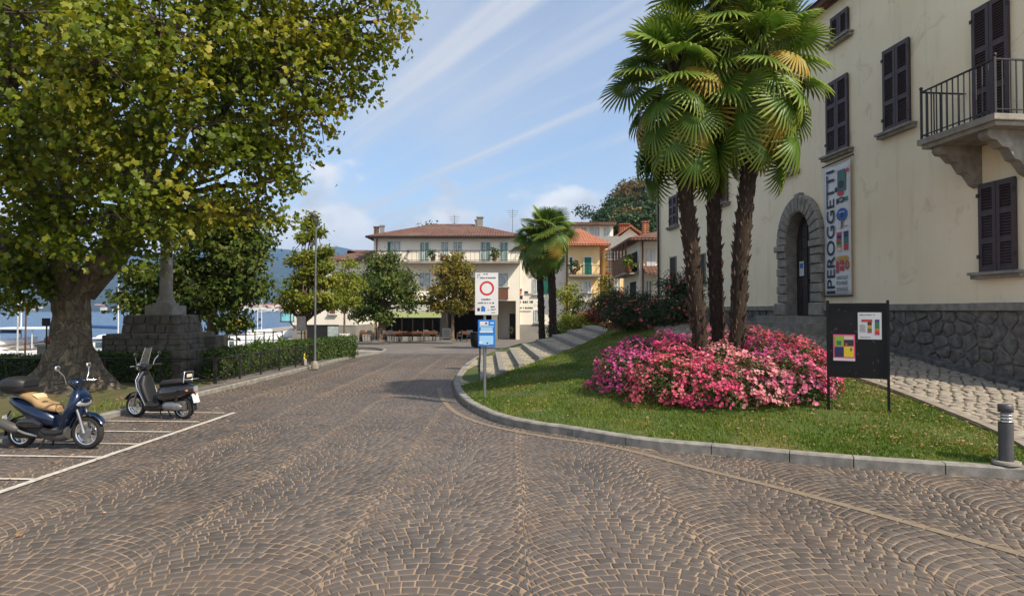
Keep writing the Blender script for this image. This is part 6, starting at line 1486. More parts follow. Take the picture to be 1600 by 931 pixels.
def boat(label, x, Y, L, hd, kind, group='boats moored along the quay'):
    p = V3(((x - 800) / 1000 * Y, Y, -1.6)); t = thing('moored_boat', label, 'boat', p, hd, group); s = L / 5
    secs = []
    for u, w, zb, zt_ in ((-2.5, .85, .05, .95), (-1.5, .98, -.15, .98), (0, 1.0, -.2, 1.05), (1.2, .85, -.15, 1.18), (2.0, .5, 0, 1.32), (2.5, .06, .6, 1.45)):
        secs.append((((u) * s, 0, (zb + zt_) / 2 * s), (0, w * s, 0), (0, 0, (zt_ - zb) / 2 * s), 3))
    MB().loft(secs, 18).build('hull', MT['hull'], t)
    MB().tube([(-2.5 * s, .86 * s, .95 * s), (0, 1.02 * s, 1.05 * s), (1.2 * s, .88 * s, 1.18 * s), (2.0 * s, .5 * s, 1.33 * s), (2.52 * s, 0, 1.47 * s), (2.0 * s, -.5 * s, 1.33 * s), (1.2 * s, -.88 * s, 1.18 * s), (0, -1.02 * s, 1.05 * s), (-2.5 * s, -.86 * s, .95 * s)], .025 * s, 6).build('rub_rail', MT['tarp'], t)
    if kind in ('cover', 'open'):
        MB().loft([((-1.9 * s, 0, 1.0 * s), (0, .7 * s, 0), (0, 0, .15 * s)), ((-.6 * s, 0, 1.12 * s), (0, .75 * s, 0), (0, 0, .32 * s)), ((.9 * s, 0, 1.2 * s), (0, .6 * s, 0), (0, 0, .2 * s))], 14).build('cover', MT['tarp'] if kind == 'cover' else MT['hull'], t)
        MB().ball((.3 * s, 0, 1.42 * s), (.5 * s, .4 * s, .28 * s), 12, 8).build('windshield_hood', MT['hull'], t)
    if kind in ('cabin', 'ferry'):
        h = 1.0 if kind == 'cabin' else .9
        MB().loft([((-1.8 * s, 0, (1.0 + h / 2) * s), (0, .7 * s, 0), (0, 0, h / 2 * s), 5), ((.7 * s, 0, (1.05 + h / 2) * s), (0, .7 * s, 0), (0, 0, h / 2 * s), 5), ((1.3 * s, 0, (1.05 + h * .3) * s), (0, .55 * s, 0), (0, 0, h * .3 * s), 4)], 16).build('cabin', MT['hull'], t)
        for sd in (-1, 1):
            for k in range(4): m_ = MB(); m_.box((-1.6 + k * .6) * s, (-1.15 + k * .6) * s, sd * .70 * s - .02, sd * .70 * s + .02, (1.0 + h * .45) * s, (1.0 + h * .8) * s); m_.build('cabin_window', MT['glass'], t)
        m_ = MB(); m_.box(-2.2 * s, 1.0 * s, -.85 * s, .85 * s, (1.02 + h) * s, (1.09 + h) * s); m_.build('cabin_roof', MT['hull'], t, bev=.02)
        MB().tube([(-.5 * s, 0, (1.05 + h) * s), (-.5 * s, 0, (2.3 + h) * s)], .03 * s, 6).build('mast', MT['hull'], t)
    if kind == 'canopy':
        for a in (-1.8, 0, 1.2):
            for sd in (-1, 1): MB().tube([(a * s, sd * .8 * s, 1.0 * s), (a * s, sd * .8 * s, 2.2 * s)], .03 * s, 6).build('canopy_post', MT['hull'], t)
        m_ = MB(); m_.box(-2.2 * s, 1.6 * s, -1.0 * s, 1.0 * s, 2.2 * s, 2.32 * s); m_.build('canopy', MT['hull'], t, bev=.03)
        MB().loft([((-1.8 * s, 0, 1.05 * s), (0, .8 * s, 0), (0, 0, .2 * s)), ((1.2 * s, 0, 1.1 * s), (0, .7 * s, 0), (0, 0, .2 * s))], 12, 4).build('bench_row', MT['wallg'], t)
    if kind == 'sail':
        MB().tube([(.3 * s, 0, 1.1 * s), (.3 * s, 0, 7.0 * s)], .035 * s, 6).build('mast', MT['white'], t); MB().tube([(.3 * s, 0, 1.7 * s), (-1.9 * s, 0, 1.75 * s)], .09 * s, 8).build('boom', MT['bluetarp'], t)
        MB().loft([((-.6 * s, 0, 1.15 * s), (0, .5 * s, 0), (0, 0, .2 * s)), ((1.0 * s, 0, 1.25 * s), (0, .4 * s, 0), (0, 0, .2 * s))], 12).build('coachroof', MT['hull'], t)
    return t
boat('white speedboat with brown trim at the far left edge', 20, 27.5, 5.0, 0.35, 'open'); boat('white motorboat with brown tarpaulin nearest the plane tree trunk', 66, 30, 4.8, 0.15, 'cover')
boat('long white tour boat with flat canopy left of the plane trunk', 64, 42, 5.4, 0.1, 'canopy'); boat('small sailing boat with bare mast at the left edge', 22, 42, 6.5, 0.5, 'sail')
boat('white cabin boat between the plane trunk and the monument', 198, 40, 4.6, 0.2, 'cabin'); boat('white sailing boat behind the monument', 178, 46, 7.0, -0.3, 'sail')
boat('white cabin cruiser right of the monument', 344, 42, 4.4, 1.2, 'cabin'); boat('small white open boat below the quay railing', 368, 39, 2.8, 0.3, 'open')
boat('small sailing boat moored out beyond the railing', 402, 60, 6.5, 0.2, 'sail')
for i, (x, yb, yt, Y, lab) in enumerate(((27, 556, 470, 25.6, 'white quay lamp with cross arm at the far left'), (402, 540, 478, 33.0, 'thin white quay lamp above the agaves'))):
    b = at(x, yb, Y); b.z = 0.0; t = thing('quay_lamp', lab, 'street lamp', b, group='lamps on the quay'); z = at(x, yt, Y).z
    MB().tube([(0, 0, -.05), (0, 0, z)], [.04, .025], 8).build('pole', MT['white'], t); mb = MB(); mb.box(-.4, .4, -.03, .03, z - .3, z - .25); mb.build('cross_arm', MT['white'], t); MB().lathe((0, 0, z), [(.1, -.02), (.14, .06), (.08, .2)], 10).build('lantern', MT['white'], t)
b = at(39, 556, 25.4); b.z = 0; t = thing('mooring_pole', 'thin brown wooden pole beside the white quay lamp', 'pole', b); MB().tube([(0, 0, -.05), (0.02, 0, at(36, 470, 25.4).z)], [.035, .025], 8).build('shaft', MT['brownw'], t); MB().lathe((0.02, 0, at(36, 470, 25.4).z), [(.05, -.02), (.06, .02), (.02, .06)], 8).build('cap', MT['iron'], t)
b = at(76, 575, 20.5); b.z = 0.1; t = thing('stone_pedestal', 'grey stone pedestal carrying a round ball near the boats', 'pedestal', b)
mb = MB(); mb.box(-.24, .24, -.2, .2, -.05, .74); mb.build('block', MT['concrete'], t, bev=.01); mb = MB(); mb.box(-.29, .29, -.25, .25, .74, .82); mb.build('cap_stone', MT['concrete'], t, bev=.01); MB().ball((.0, 0, .95), .14, 12, 9).build('ball', MT['p_brown'], t)
b = at(72, 575, 20.0); b.z = .1; t = thing('small_sign', 'small black sign on thin post beside the stone pedestal', 'sign', b); MB().tube([(0, 0, -.05), (0, 0, 1.45)], .022, 8).build('post', MT['iron'], t); mb = MB(); mb.box(-.13, .13, -.035, -.02, 1.42, 1.66); mb.build('panel', MT['black'], t, bev=.005)

# ================================================================== BUILDINGS BEYOND THE SQUARE
def hp(x, y, Y): p = at(x, y, Y); return p.x, p.z
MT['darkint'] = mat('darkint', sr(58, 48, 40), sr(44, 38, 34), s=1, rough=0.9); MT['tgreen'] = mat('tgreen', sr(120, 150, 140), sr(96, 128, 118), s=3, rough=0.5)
MT['rgrey'] = mat('rgrey', sr(128, 124, 116), sr(108, 105, 98), s=3, rough=0.9, bmp=.4, bsc=12, bd=.04); MT['awn'] = mat('awn', sr(160, 158, 150), sr(140, 138, 132), s=2, rough=.8); MT['valance'] = mat('valance', sr(176, 188, 130), rough=.8)
def win(par, O, x0, x1, y0, y1, Y, kind='a', m=None, sill=True, fr='white'):
    (xa, zb), (xb, zt_) = hp(x0, y1, Y), hp(x1, y0, Y); w = .07
    mb = MB(O); mb.box(xa, xb, Y - .02, Y + .05, zb, zt_); pane = mb.build('window', MT['glass'] if kind != 'shut' else MT['dark'], par)
    mb = MB(O)
    for q in ((xa - w, xa, zb - w, zt_ + w), (xb, xb + w, zb - w, zt_ + w), (xa, xb, zt_, zt_ + w), (xa, xb, zb - w, zb)): mb.box(q[0], q[1], Y - .07, Y + .02, q[2], q[3])
    xm = (xa + xb) / 2
    if kind != 'shut': mb.box(xm - .04, xm + .04, Y - .055, Y - .02, zb, zt_)
    mb.build('frame', MT[fr], pane)
    if kind == 'a':
        for a, b in ((xa, xm - .04), (xm + .04, xb)): mb = MB(O); mb.box(a + .04, b - .04, Y - .04, Y - .022, zb + .05, zt_ - .05); mb.build('pane', MT['curtain'], pane)
    if kind == 'shut':
        for a, b in ((xa, xm - .01), (xm + .01, xb)): mb = MB(O); mb.box(a, b, Y - .06, Y - .021, zb, zt_); mb.build('shutter', m, pane, bev=.01)
    if kind == 'open':
        ws = (xb - xa) * .5
        for a, b in ((xa - ws - w, xa - w - .01), (xb + w + .01, xb + ws + w)): mb = MB(O); mb.box(a, b, Y - .07, Y - .01, zb, zt_); mb.build('shutter', m, pane, bev=.01)
        for a, b in ((xa, xm - .04), (xm + .04, xb)): mb = MB(O); mb.box(a + .04, b - .04, Y - .04, Y - .022, zb + .05, zt_ - .05); mb.build('pane', MT['curtain'], pane)
    if sill: mb = MB(O); mb.box(xa - .15, xb + .15, Y - .16, Y, zb - w - .07, zb - w); mb.build('sill', MT['concrete'], pane)
    return pane
def balcony(par, O, x0, x1, yr, ys_, yb, Y, d=1.0, m='concrete', bars=None):
    (xa, zr), (xb, zs), (_, zb) = hp(x0, yr, Y), hp(x1, ys_, Y), hp(x0, yb, Y)
    mb = MB(O); mb.box(xa, xb, Y - d, Y, zb, zs); s = mb.build('balcony_slab', MT[m], par)
    mb = MB(O); z = zr
    for (a, b) in (((xa, Y - .02), (xa, Y - d + .05)), ((xa, Y - d + .05), (xb, Y - d + .05)), ((xb, Y - d + .05), (xb, Y - .02))): mb.bar((*a, z), (*b, z), .05); mb.bar((*a, zs + .08), (*b, zs + .08), .03)
    r = mb.build('railing', MT['iron'], s)
    n = bars or int((xb - xa) / .35)
    for i in range(n + 1): x = xa + (xb - xa) * i / n; mb = MB(O); mb.bar((x, Y - d + .05, zs), (x, Y - d + .05, z), .022); mb.build('baluster', MT['iron'], r)
    return s
def hip(O, xa, xb, ya, yb, z, zr, ov, inset_x, m, par, th=.14):
    mb = MB(O); A = [(xa - ov, ya - ov, z), (xb + ov, ya - ov, z), (xb + ov, yb + ov, z), (xa - ov, yb + ov, z)]; ym = (ya + yb) / 2
    T = [(x, y, z + th) for x, y, _ in A] + [(xa + inset_x, ym, zr), (xb - inset_x, ym, zr)]
    mb.add(A + T, [(0, 3, 2, 1), (0, 1, 5, 4), (1, 2, 6, 5), (2, 3, 7, 6), (3, 0, 4, 7), (4, 5, 9, 8), (5, 6, 9), (6, 7, 8, 9), (7, 4, 8)]); return mb.build('roof', m, par)
def chimney(par, O, x, y0, y1, Y, w=.5, m='roof', pot=True):
    p = at(x, y1, Y); z0 = p.z; z1 = at(x, y0, Y).z; mb = MB(O); mb.box(p.x - w / 2, p.x + w / 2, Y - w / 2, Y + w / 2, z0 - .6, z1); mb.box(p.x - w * .62, p.x + w * .62, Y - w * .62, Y + w * .62, z1, z1 + .1)
    return mb.build('chimney', MT[m], par)

# hotel restaurant
YH = 52.0; g0 = gz(YH); (hx0, ze) = hp(584, 372, YH); hx1 = hp(812, 400, YH)[0]; zf = hp(600, 470, YH)[1]
hotel = thing('hotel', 'wide white hotel with brown tile roof above the restaurant terrace', 'building', ((hx0 + hx1) / 2, YH, g0)); HO = hotel.location.copy()
mb = MB(HO); mb.box(hx0, hx1, YH, YH + 10, zf, ze); mb.build('upper_wall', MT['wallw'], hotel)
xp0, xp1 = hp(777, 480, YH)[0], hp(806, 480, YH)[0]
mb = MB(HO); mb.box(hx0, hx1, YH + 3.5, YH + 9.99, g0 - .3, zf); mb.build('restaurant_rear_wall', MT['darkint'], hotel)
for a, b in ((584, 590), (688, 697), (768, 777), (806, 812)):
    mb = MB(HO); mb.box(hp(a, 480, YH)[0], hp(b, 480, YH)[0], YH, YH + 3.5, g0 - .3, zf); mb.build('pier', MT['wallg' if a in (688, 768) else 'wallw'], hotel)
mb = MB(HO); mb.box(xp0 + .01, xp1 - .01, YH + 2.6, YH + 2.7, g0, zf); mb.build('passage_wall', MT['wallw'], hotel); mb = MB(HO); x = hp(796, 480, YH)[0]; mb.box(x, x + .9, YH + 2.54, YH + 2.6, g0, g0 + 2.1); mb.build('passage_door', MT['wood'], hotel)
rf = hip(HO, hx0, hx1, YH, YH + 10, ze, hp(700, 350, YH + 5)[1], .55, 4.2, MT['roof'], hotel)
chimney(rf, HO, 588, 356, 366, YH + 1.2, .35); chimney(rf, HO, 597, 354, 364, YH + 1.2, .35, 'wallg'); chimney(rf, HO, 746, 345, 353, YH + 4, .4, 'wallg'); chimney(rf, HO, 750, 341, 353, YH + 4, .5, 'wallg')
for x, y0, y1 in ((710, 336, 351), (801, 327, 356)):
    p = at(x, y1, YH + 4); zt_ = at(x, y0, YH + 4).z; mb = MB(HO); mb.tube([p - V3((0, 0, .5)), (p.x, p.y, zt_)], .03, 6)
    for k in range(4): mb.bar((p.x - .5 + .08 * k, p.y, zt_ - .15 - .18 * k), (p.x + .5 - .08 * k, p.y, zt_ - .15 - .18 * k), .025)
    mb.build('antenna', MT['steel'], rf)
mb = MB(HO); zz = ze - .06; mb.tube([(hx0 - .55, YH - .60, zz + .08), (hx1 + .5, YH - .60, zz + .08)], .07, 8); mb.build('gutter', MT['iron'], hotel); mb = MB(HO); mb.tube([(hp(589, 400, YH)[0], YH - .1, zz), (hp(589, 400, YH)[0], YH - .1, g0)], .05, 8); mb.build('downpipe', MT['brownw'], hotel)
for a in ((606, 625, 378, 395, 'a'), (657, 670, 379, 408, 'a'), (690, 700, 379, 408, 'a'), (709, 721, 379, 408, 'a'), (752, 766, 379, 408, 'a'), (782, 793, 379, 408, 'a'), (656, 672, 427, 447, 'a'), (604, 618, 427, 447, 'a'), (725, 738, 427, 447, 'a'), (779, 793, 428, 447, 'a')): win(hotel, HO, *a[:4], YH, a[4], sill=a[3] not in (408,))
for a, b in ((606, 610), (664.5, 670), (657, 659.5), (760, 766), (752, 755), (788, 793), (782, 785)):
    (xa, zb), (xb, zt_) = hp(a, 408 if a > 630 else 395, YH), hp(b, 379, YH); mb = MB(HO); mb.box(xa, xb, YH - .085, YH - .045, zb, zt_); mb.build('shutter_leaf', MT['tgreen'] if a > 610 else MT['green'], hotel)
balcony(hotel, HO, 640, 812, 393.5, 409.5, 413, YH, 1.15); balcony(hotel, HO, 586, 638, 393.5, 409.5, 413, YH, 0.8)
mb = MB(HO); (xa, zb), (xb, zt_) = hp(777, 467, YH), hp(794, 450, YH); mb.box(xa, xb, YH - .12, YH, zb, zt_); mb.build('brown_panel', MT['brownw'], hotel)
for a, b in ((688.5, 700), (708, 722)): (xa, zb), (xb, zt_) = hp(a, 408, YH - 1), hp(b, 399, YH - 1); mb = MB(HO); mb.box(xa, xb, YH - 1.08, YH - 1.05, zb, zt_); mb.build('balcony_screen', MT['brownw'], hotel)
# awning and glazed veranda
xa, xb = hp(605, 480, YH - 2)[0], hp(690, 480, YH - 2)[0]; za, zb = hp(600, 476, YH)[1], hp(600, 486, YH - 2.2)[1]
mb = MB(HO); mb.add([(xa, YH - .01, za), (xb, YH - .01, za), (xb, YH - 2.2, zb), (xa, YH - 2.2, zb), (xa, YH - .01, za - .06), (xb, YH - .01, za - .06), (xb, YH - 2.2, zb - .06), (xa, YH - 2.2, zb - .06)], [(0, 1, 2, 3), (7, 6, 5, 4), (3, 2, 6, 7), (0, 3, 7, 4), (1, 5, 6, 2)]); aw = mb.build('awning', MT['awn'], hotel)
mb = MB(HO); mb.box(xa, xb, YH - 2.22, YH - 2.19, zb - .5, zb - .05); mb.build('valance', MT['valance'], aw)
for x in (612, 628, 645, 662, 676, 688): X = hp(x, 500, YH - 2.1)[0]; mb = MB(HO); mb.bar((X, YH - 2.1, g0), (X, YH - 2.1, zb), .07); mb.build('veranda_post', MT['iron'], hotel)
mb = MB(HO); mb.box(xa, xb, YH - 2.13, YH - 2.07, g0 + .05, g0 + .35); mb.build('veranda_sill', MT['wallg'], hotel)
xa, xb = hp(698, 480, YH - 1)[0], hp(768, 480, YH - 1)[0]; mb = MB(HO); mb.add([(xa, YH, za), (xb, YH, za), (xb, YH - 1.8, zb + .1), (xa, YH - 1.8, zb + .1), (xa, YH, za - .05), (xb, YH, za - .05), (xb, YH - 1.8, zb + .05), (xa, YH - 1.8, zb + .05)], [(0, 1, 2, 3), (7, 6, 5, 4), (3, 2, 6, 7), (0, 3, 7, 4), (1, 5, 6, 2)]); mb.build('awning', MT['brownw'], hotel)
tb = at(680, 350, 72); tree('garden_tree', 'rounded tree top showing above the hotel roof', (tb.x, 72, -.4), 7.5, .25, [((0, 0, 11.3), (1.6, 1.6, .9)), ((-.3, .4, 10.2), (1.5, 1.5, 1.2)), ((.5, 0, 10.6), (1.4, 1.4, 1.0))], 1600, .4, MT['shg'], MT['bark2'], per=12, seed=51, csz=.35)

# lower wing towards the lake
YA = 53.5; ax0, ax1 = hp(502, 480, YA)[0], hx0 - .02; zA = hp(540, 408, YA)[1]
annex = thing('lakeside_wing', 'white two storey house with red window shutters behind the small trees', 'building', ((ax0 + ax1) / 2, YA, gz(YA))); AO = annex.location.copy()
mb = MB(AO); mb.box(ax0, ax1, YA, YA + 8, -.6, zA); mb.build('wall', MT['wallw'], annex); hip(AO, ax0, ax1, YA, YA + 8, zA, zA + 1.3, .6, 3.5, MT['roof'], annex)
win(annex, AO, 517, 528, 462, 489, YA, 'shut', MT['brownw']); win(annex, AO, 545, 556, 425, 447, YA, 'shut', MT['green']); win(annex, AO, 519, 530, 425, 447, YA, 'shut', MT['brownw'])
low = thing('lantern_house', 'low white lakeside house with grey base and turquoise lantern on its corner', 'building', (hp(500, 500, 46)[0], 46, gz(46))); LO = low.location.copy(); YL = 46.0
lx0, lx1 = hp(457, 500, YL)[0], hp(556, 500, YL)[0]; zl = hp(480, 466, YL)[1]; zg = hp(480, 508, YL)[1]
mb = MB(LO); mb.box(lx0, lx1, YL, YL + 6.5, zg, zl); mb.build('wall', MT['wallw'], low); mb = MB(LO); mb.box(lx0 + .01, lx1 - .01, YL + .03, YL + 6.5, -2.5, zg); mb.build('base_wall', MT['wallg'], low); mb = MB(LO); mb.box(lx0 - .15, lx1 + .1, YL - .15, YL + 6.6, zl, zl + .16); mb.build('roof', MT['roof'], low)
for a, b, m in ((480, 492, 'dark'), (493, 511, 'dark'), (512, 528, 'curtain')): (xa, z1), (xb, z2) = hp(a, 534, YL), hp(b, 509, YL); mb = MB(LO); mb.box(xa, xb, YL - .02, YL + .04, z1, z2); w = mb.build('shop_window', MT[m], low); mb = MB(LO); mb.box(xa - .05, xb + .05, YL - .05, YL, z2, z2 + .08); mb.build('lintel', MT['iron'], w)
win(low, LO, 515, 524, 478, 490, YL, 'shut', MT['brownw'])
lan = thing('wall_lantern', 'turquoise glass box lantern bracketed to the white house corner', 'lamp', at(449, 502, 45.2)); q0 = V3()
MT['turq'] = mat('turq', sr(110, 190, 204), sr(140, 208, 216), s=2, rough=.1); mb = MB(); mb.box(-.33, .33, -.3, .3, .02, .62); mb.build('glass_box', MT['turq'], lan)
mb = MB()
for sx in (-1, 1):
    for sy in (-1, 1): mb.bar((sx * .34, sy * .31, 0), (sx * .34, sy * .31, .66), .05)
mb.box(-.4, .4, -.36, .36, -.05, .02); mb.build('frame', MT['iron'], lan); mb = MB(); mb.add([(-.4, -.36, .64), (.4, -.36, .64), (.4, .36, .64), (-.4, .36, .64), (0, 0, .8)], [(0, 1, 4), (1, 2, 4), (2, 3, 4), (3, 0, 4), (3, 2, 1, 0)]); mb.build('cap', MT['roof'], lan); MB().tube([(.1, .2, -.04), (.25, .5, -.35), (.3, .85, -.5)], .04, 6).build('bracket', MT['iron'], lan)
pl = thing('white_planter', 'white square planter under the small sapling', 'planter', at(538, 536, 36)); mb = MB(); mb.prism([(-.3, -.3, 0), (.3, -.3, 0), (.3, .3, 0), (-.3, .3, 0)], (0, 0, .1)); mb.prism([(-.24, -.24, .1), (.24, -.24, .1), (.24, .24, .1), (-.24, .24, .1)], (0, 0, .45)); mb.build('pot', MT['white'], pl, bev=.02); mb = MB(); mb.box(-.22, .22, -.22, .22, .50, .555); mb.build('soil', MT['bedsoil'], pl)

# white house with painted sign
YW = 52.3; wx0, wx1 = hx1 + .02, hp(885, 450, YW)[0]; zw = hp(850, 390, YW)[1]
wh = thing('white_house', 'plain white house with lettering and green shutters behind the palm pair', 'building', ((wx0 + wx1) / 2, YW, gz(YW))); WO = wh.location.copy()
zb_ = hp(830, 507, YW)[1]; mb = MB(WO); mb.box(wx0, wx1, YW, YW + 8, zb_, zw); mb.build('wall', MT['wallw'], wh); mb = MB(WO); mb.box(wx0, wx1, YW - .03, YW + 8, -.7, zb_); mb.build('base_wall', MT['wallg'], wh); hip(WO, wx0, wx1, YW, YW + 8, zw, zw + 1.6, .5, 2, MT['roof2'], wh)
win(wh, WO, 833.5, 842, 437, 459, YW, 'a'); win(wh, WO, 836, 848, 485, 503, YW, 'a'); win(wh, WO, 832, 841, 405, 427, YW, 'shut', MT['green'])
(xa, z1), (xb, z2) = hp(849, 459, YW), hp(857, 436, YW); mb = MB(WO); mb.box(xa, xb, YW - .08, YW, z1, z2); mb.build('shutter', MT['green'], wh, bev=.01)
(xa, z1), (xb, z2) = hp(867.5, 462, YW), hp(874, 453, YW); mb = MB(WO); mb.box(xa, xb, YW - .05, YW, z1, z2); mb.build('meter_box', MT['p_lime'], wh)
(xa, _), (xb, _2) = hp(885.5, 400, YW), hp(887, 400, YW); mb = MB(WO); mb.tube([(xa, YW - .1, zw), (xa, YW - .1, -.4)], .06, 8); mb.build('downpipe', MT['brownw'], wh)
mb = MB(WO); rr = random.Random(4)
for (x, y, w, h) in ((811, 473.5, 21, 3.6), (811, 482.3, 21, 2.6), (811, 487.3, 21, 1.7)):
    xx, zz = hp(x, y, YW); fine_print(mb, (xx, YW - .012, zz), V3((1, 0, 0)), V3((0, 0, 1)), w * YW / 1000, h * YW / 1000, 1, rr)
mb.build('wall_lettering', MT['ink'], wh, fixn=False)
for nm, pts, m in (('emblem', ell(814, 453, 1.9, 2.2, 12), 'p_brown'), ('emblem', quadp(812.7, 815, 455, 460), 'p_orange'), ('emblem', quadp(811.2, 816.6, 461.5, 467.3), 'ink'), ('script', quadp(819.5, 825, 455, 458), 'ink'), ('script', ell(824.5, 460, 6, 1.6, 14), 'wallg')):
    P = [hp(x, y, YW) for x, y in pts]; mb = MB(WO); mb.prism([(x, YW - .012, z) for x, z in P], (0, -.012, 0)); mb.build(nm, MT[m], wh)

# ochre house
YO = 51.6; ox0, ox1 = hp(888, 450, YO)[0], hp(937, 450, YO)[0]; zo = hp(900, 385, YO)[1]
och = thing('ochre_house', 'ochre house with terracotta hip roof and green shutters', 'building', ((ox0 + ox1) / 2, YO, 0)); OO = och.location.copy()
mb = MB(OO); mb.box(ox0, ox1, YO, YO + 9, -.7, zo); mb.build('wall', MT['wallo'], och); hip(OO, ox0, ox1, YO, YO + 9, zo, hp(870, 357, YO + 4.5)[1], .8, 1.1, MT['roof2'], och)
mb = MB(OO); mb.box(ox0 + .1, hp(925, 450, YO)[0], YO - .03, YO, -.5, hp(900, 437, YO)[1]); mb.build('white_panel', MT['wallw'], och)
win(och, OO, 913, 924, 402, 429, YO, 'shut', MT['green'], sill=False); win(och, OO, 890, 894, 402, 425, YO, 'shut', MT['green'], sill=False); win(och, OO, 914, 923, 439, 457, YO, 'a'); win(och, OO, 913, 923, 484, 497, YO, 'a')
balcony(och, OO, 887.5, 936, 416, 430, 433, YO, 1.0); balcony(och, OO, 908, 928, 459, 471, 473, YO, .6); 

# narrow house in the gap, brown balcony house, houses behind
YN = 57.0; nx0, nx1 = hp(943, 400, YN)[0], hp(982, 400, YN)[0]; zn = hp(950, 390, YN)[1]
nar = thing('narrow_house', 'narrow beige house with stacked balconies in the gap between houses', 'building', ((nx0 + nx1) / 2, YN, 0)); NO_ = nar.location.copy()
mb = MB(NO_); mb.box(nx0, nx1, YN, YN + 7, -.6, zn); mb.build('wall', MT['wallo'], nar)
mb = MB(NO_); zr = hp(950, 371, YN + 4)[1]; mb.add([(nx0 - .4, YN - .7, zn), (nx1 + .4, YN - .7, zn), (nx1 + .4, YN + 4, zr), (nx0 - .4, YN + 4, zr), (nx0 - .4, YN - .7, zn + .12), (nx1 + .4, YN - .7, zn + .12), (nx1 + .4, YN + 4, zr + .12), (nx0 - .4, YN + 4, zr + .12)], [(0, 3, 2, 1), (4, 5, 6, 7), (0, 1, 5, 4), (1, 2, 6, 5), (2, 3, 7, 6), (3, 0, 4, 7)]); mb.build('roof', MT['rgrey'], nar)
for (y0, y1) in ((394, 405), (409, 424), (434, 457)): win(nar, NO_, 951, 957, y0, y1, YN, 'a', sill=False); win(nar, NO_, 961, 968, y0, y1, YN, 'a', sill=False)
balcony(nar, NO_, 946, 974, 418, 426, 429, YN, .9, 'brownw'); balcony(nar, NO_, 946, 974, 450, 458, 461, YN, .9, 'brownw'); balcony(nar, NO_, 946, 974, 399, 405.5, 407.5, YN, .9, 'wallg')
YB = 38.0; bx0, bx1 = hp(999, 400, YB)[0], 12.5; zb2 = hp(999, 377, YB)[1]
bro = thing('balcony_house', 'house with long brown timber balcony next to the villa corner', 'building', (bx0 + 1, YB, 1.0)); BO_ = bro.location.copy()
mb = MB(BO_); mb.box(bx0, bx1, YB, YB + 5.5, 0, zb2); mb.build('wall', MT['wallw'], bro); hip(BO_, bx0, bx1, YB, YB + 5.5, zb2, zb2 + 1.1, .75, 2.4, MT['roof'], bro)
za = hp(999, 425, YB)[1]; zt_ = hp(999, 383, YB)[1]
mb = MB(BO_); mb.box(bx0 - .8, bx0, YB + .2, YB + 5.2, za - .12, za); sl = mb.build('balcony_slab', MT['concrete'], bro)
for i in range(24): y = YB + .25 + i * .21; mb = MB(BO_); mb.box(bx0 - .8, bx0 - .76, y, y + .17, za, za + 1.0); mb.build('timber_board', MT['brownw'], sl)
for i in range(5): y = YB + .25 + i * 1.2; mb = MB(BO_); mb.bar((bx0 - .76, y, za), (bx0 - .76, y, zb2), .09); mb.build('balcony_post', MT['brownw'], sl)
mb = MB(BO_); mb.box(bx0 - .02, bx0 + .01, YB + .6, YB + 4.8, za + .1, zt_ - .3); mb.build('balcony_doors', MT['darkint'], bro); mb = MB(BO_); mb.box(bx0 - .02, bx0 + .01, YB + 1, YB + 3, 1.2, za - .5); mb.build('ground_door', MT['darkint'], bro)
win(bro, BO_, 1012, 1022, 390, 420, YB, 'shut', MT['sheet'], sill=False); mb = MB(BO_); x = hp(1004, 400, YB)[0]; mb.tube([(x, YB - .07, zb2), (x, YB - .07, 1)], .05, 8); mb.build('downpipe', MT['brownw'], bro)
zc = hp(1010, 428, YB)[1]; xx = hp(1003, 428, YB)[0]; mb = MB(BO_); mb.add([(xx, YB, zc + .5), (bx1, YB, zc + .5), (bx1, YB - 1.1, zc), (xx, YB - 1.1, zc), (xx, YB, zc + .4), (bx1, YB, zc + .4), (bx1, YB - 1.1, zc - .1), (xx, YB - 1.1, zc - .1)], [(0, 1, 2, 3), (7, 6, 5, 4), (3, 2, 6, 7), (0, 3, 7, 4), (1, 5, 6, 2)]); mb.build('porch_roof', MT['roof'], bro)
win(bro, BO_, 1010, 1017, 440, 470, YB, 'a', sill=False)
r_ = [c for c in bro.children if c.name.startswith('roof')][0]; chimney(r_, BO_, 1008, 348, 358, YB + 2, .35, 'roof2')
mod = thing('modern_house', 'flat roofed modern white house above the ochre roof', 'building', (*[(hp(927, 365, 72)[0])], 72, 0)); DO = mod.location.copy(); zd = hp(920, 353, 72)[1]
mb = MB(DO); mb.box(hp(893, 360, 72)[0], hp(958, 360, 72)[0], 72, 80, -.5, zd); mb.build('wall', MT['wallw'], mod); mb = MB(DO); mb.box(hp(888, 360, 72)[0], hp(961, 360, 72)[0], 71, 81, zd, zd + .3); mb.build('roof', MT['roof'], mod)
for a, b in ((897, 905), (908, 916), (922, 936), (944, 952)): win(mod, DO, a, b, 356, 372, 72, 'a', sill=False)
gab = thing('gabled_house', 'white gabled house with terracotta roof below the wooded hill', 'building', (hp(985, 365, 62)[0], 62, 0)); GO = gab.location.copy(); (ga, gzt), gb = hp(964, 373, 62), hp(1004, 373, 62)[0]
mb = MB(GO); mb.box(ga, gb, 62, 68, -.5, gzt); mb.add([(ga, 62, gzt), (gb, 62, gzt), ((ga + gb) / 2, 62, gzt + 1.0), (ga, 68, gzt), (gb, 68, gzt), ((ga + gb) / 2, 68, gzt + 1.0)], [(0, 1, 2), (3, 5, 4)]); mb.build('wall', MT['wallw'], gab)
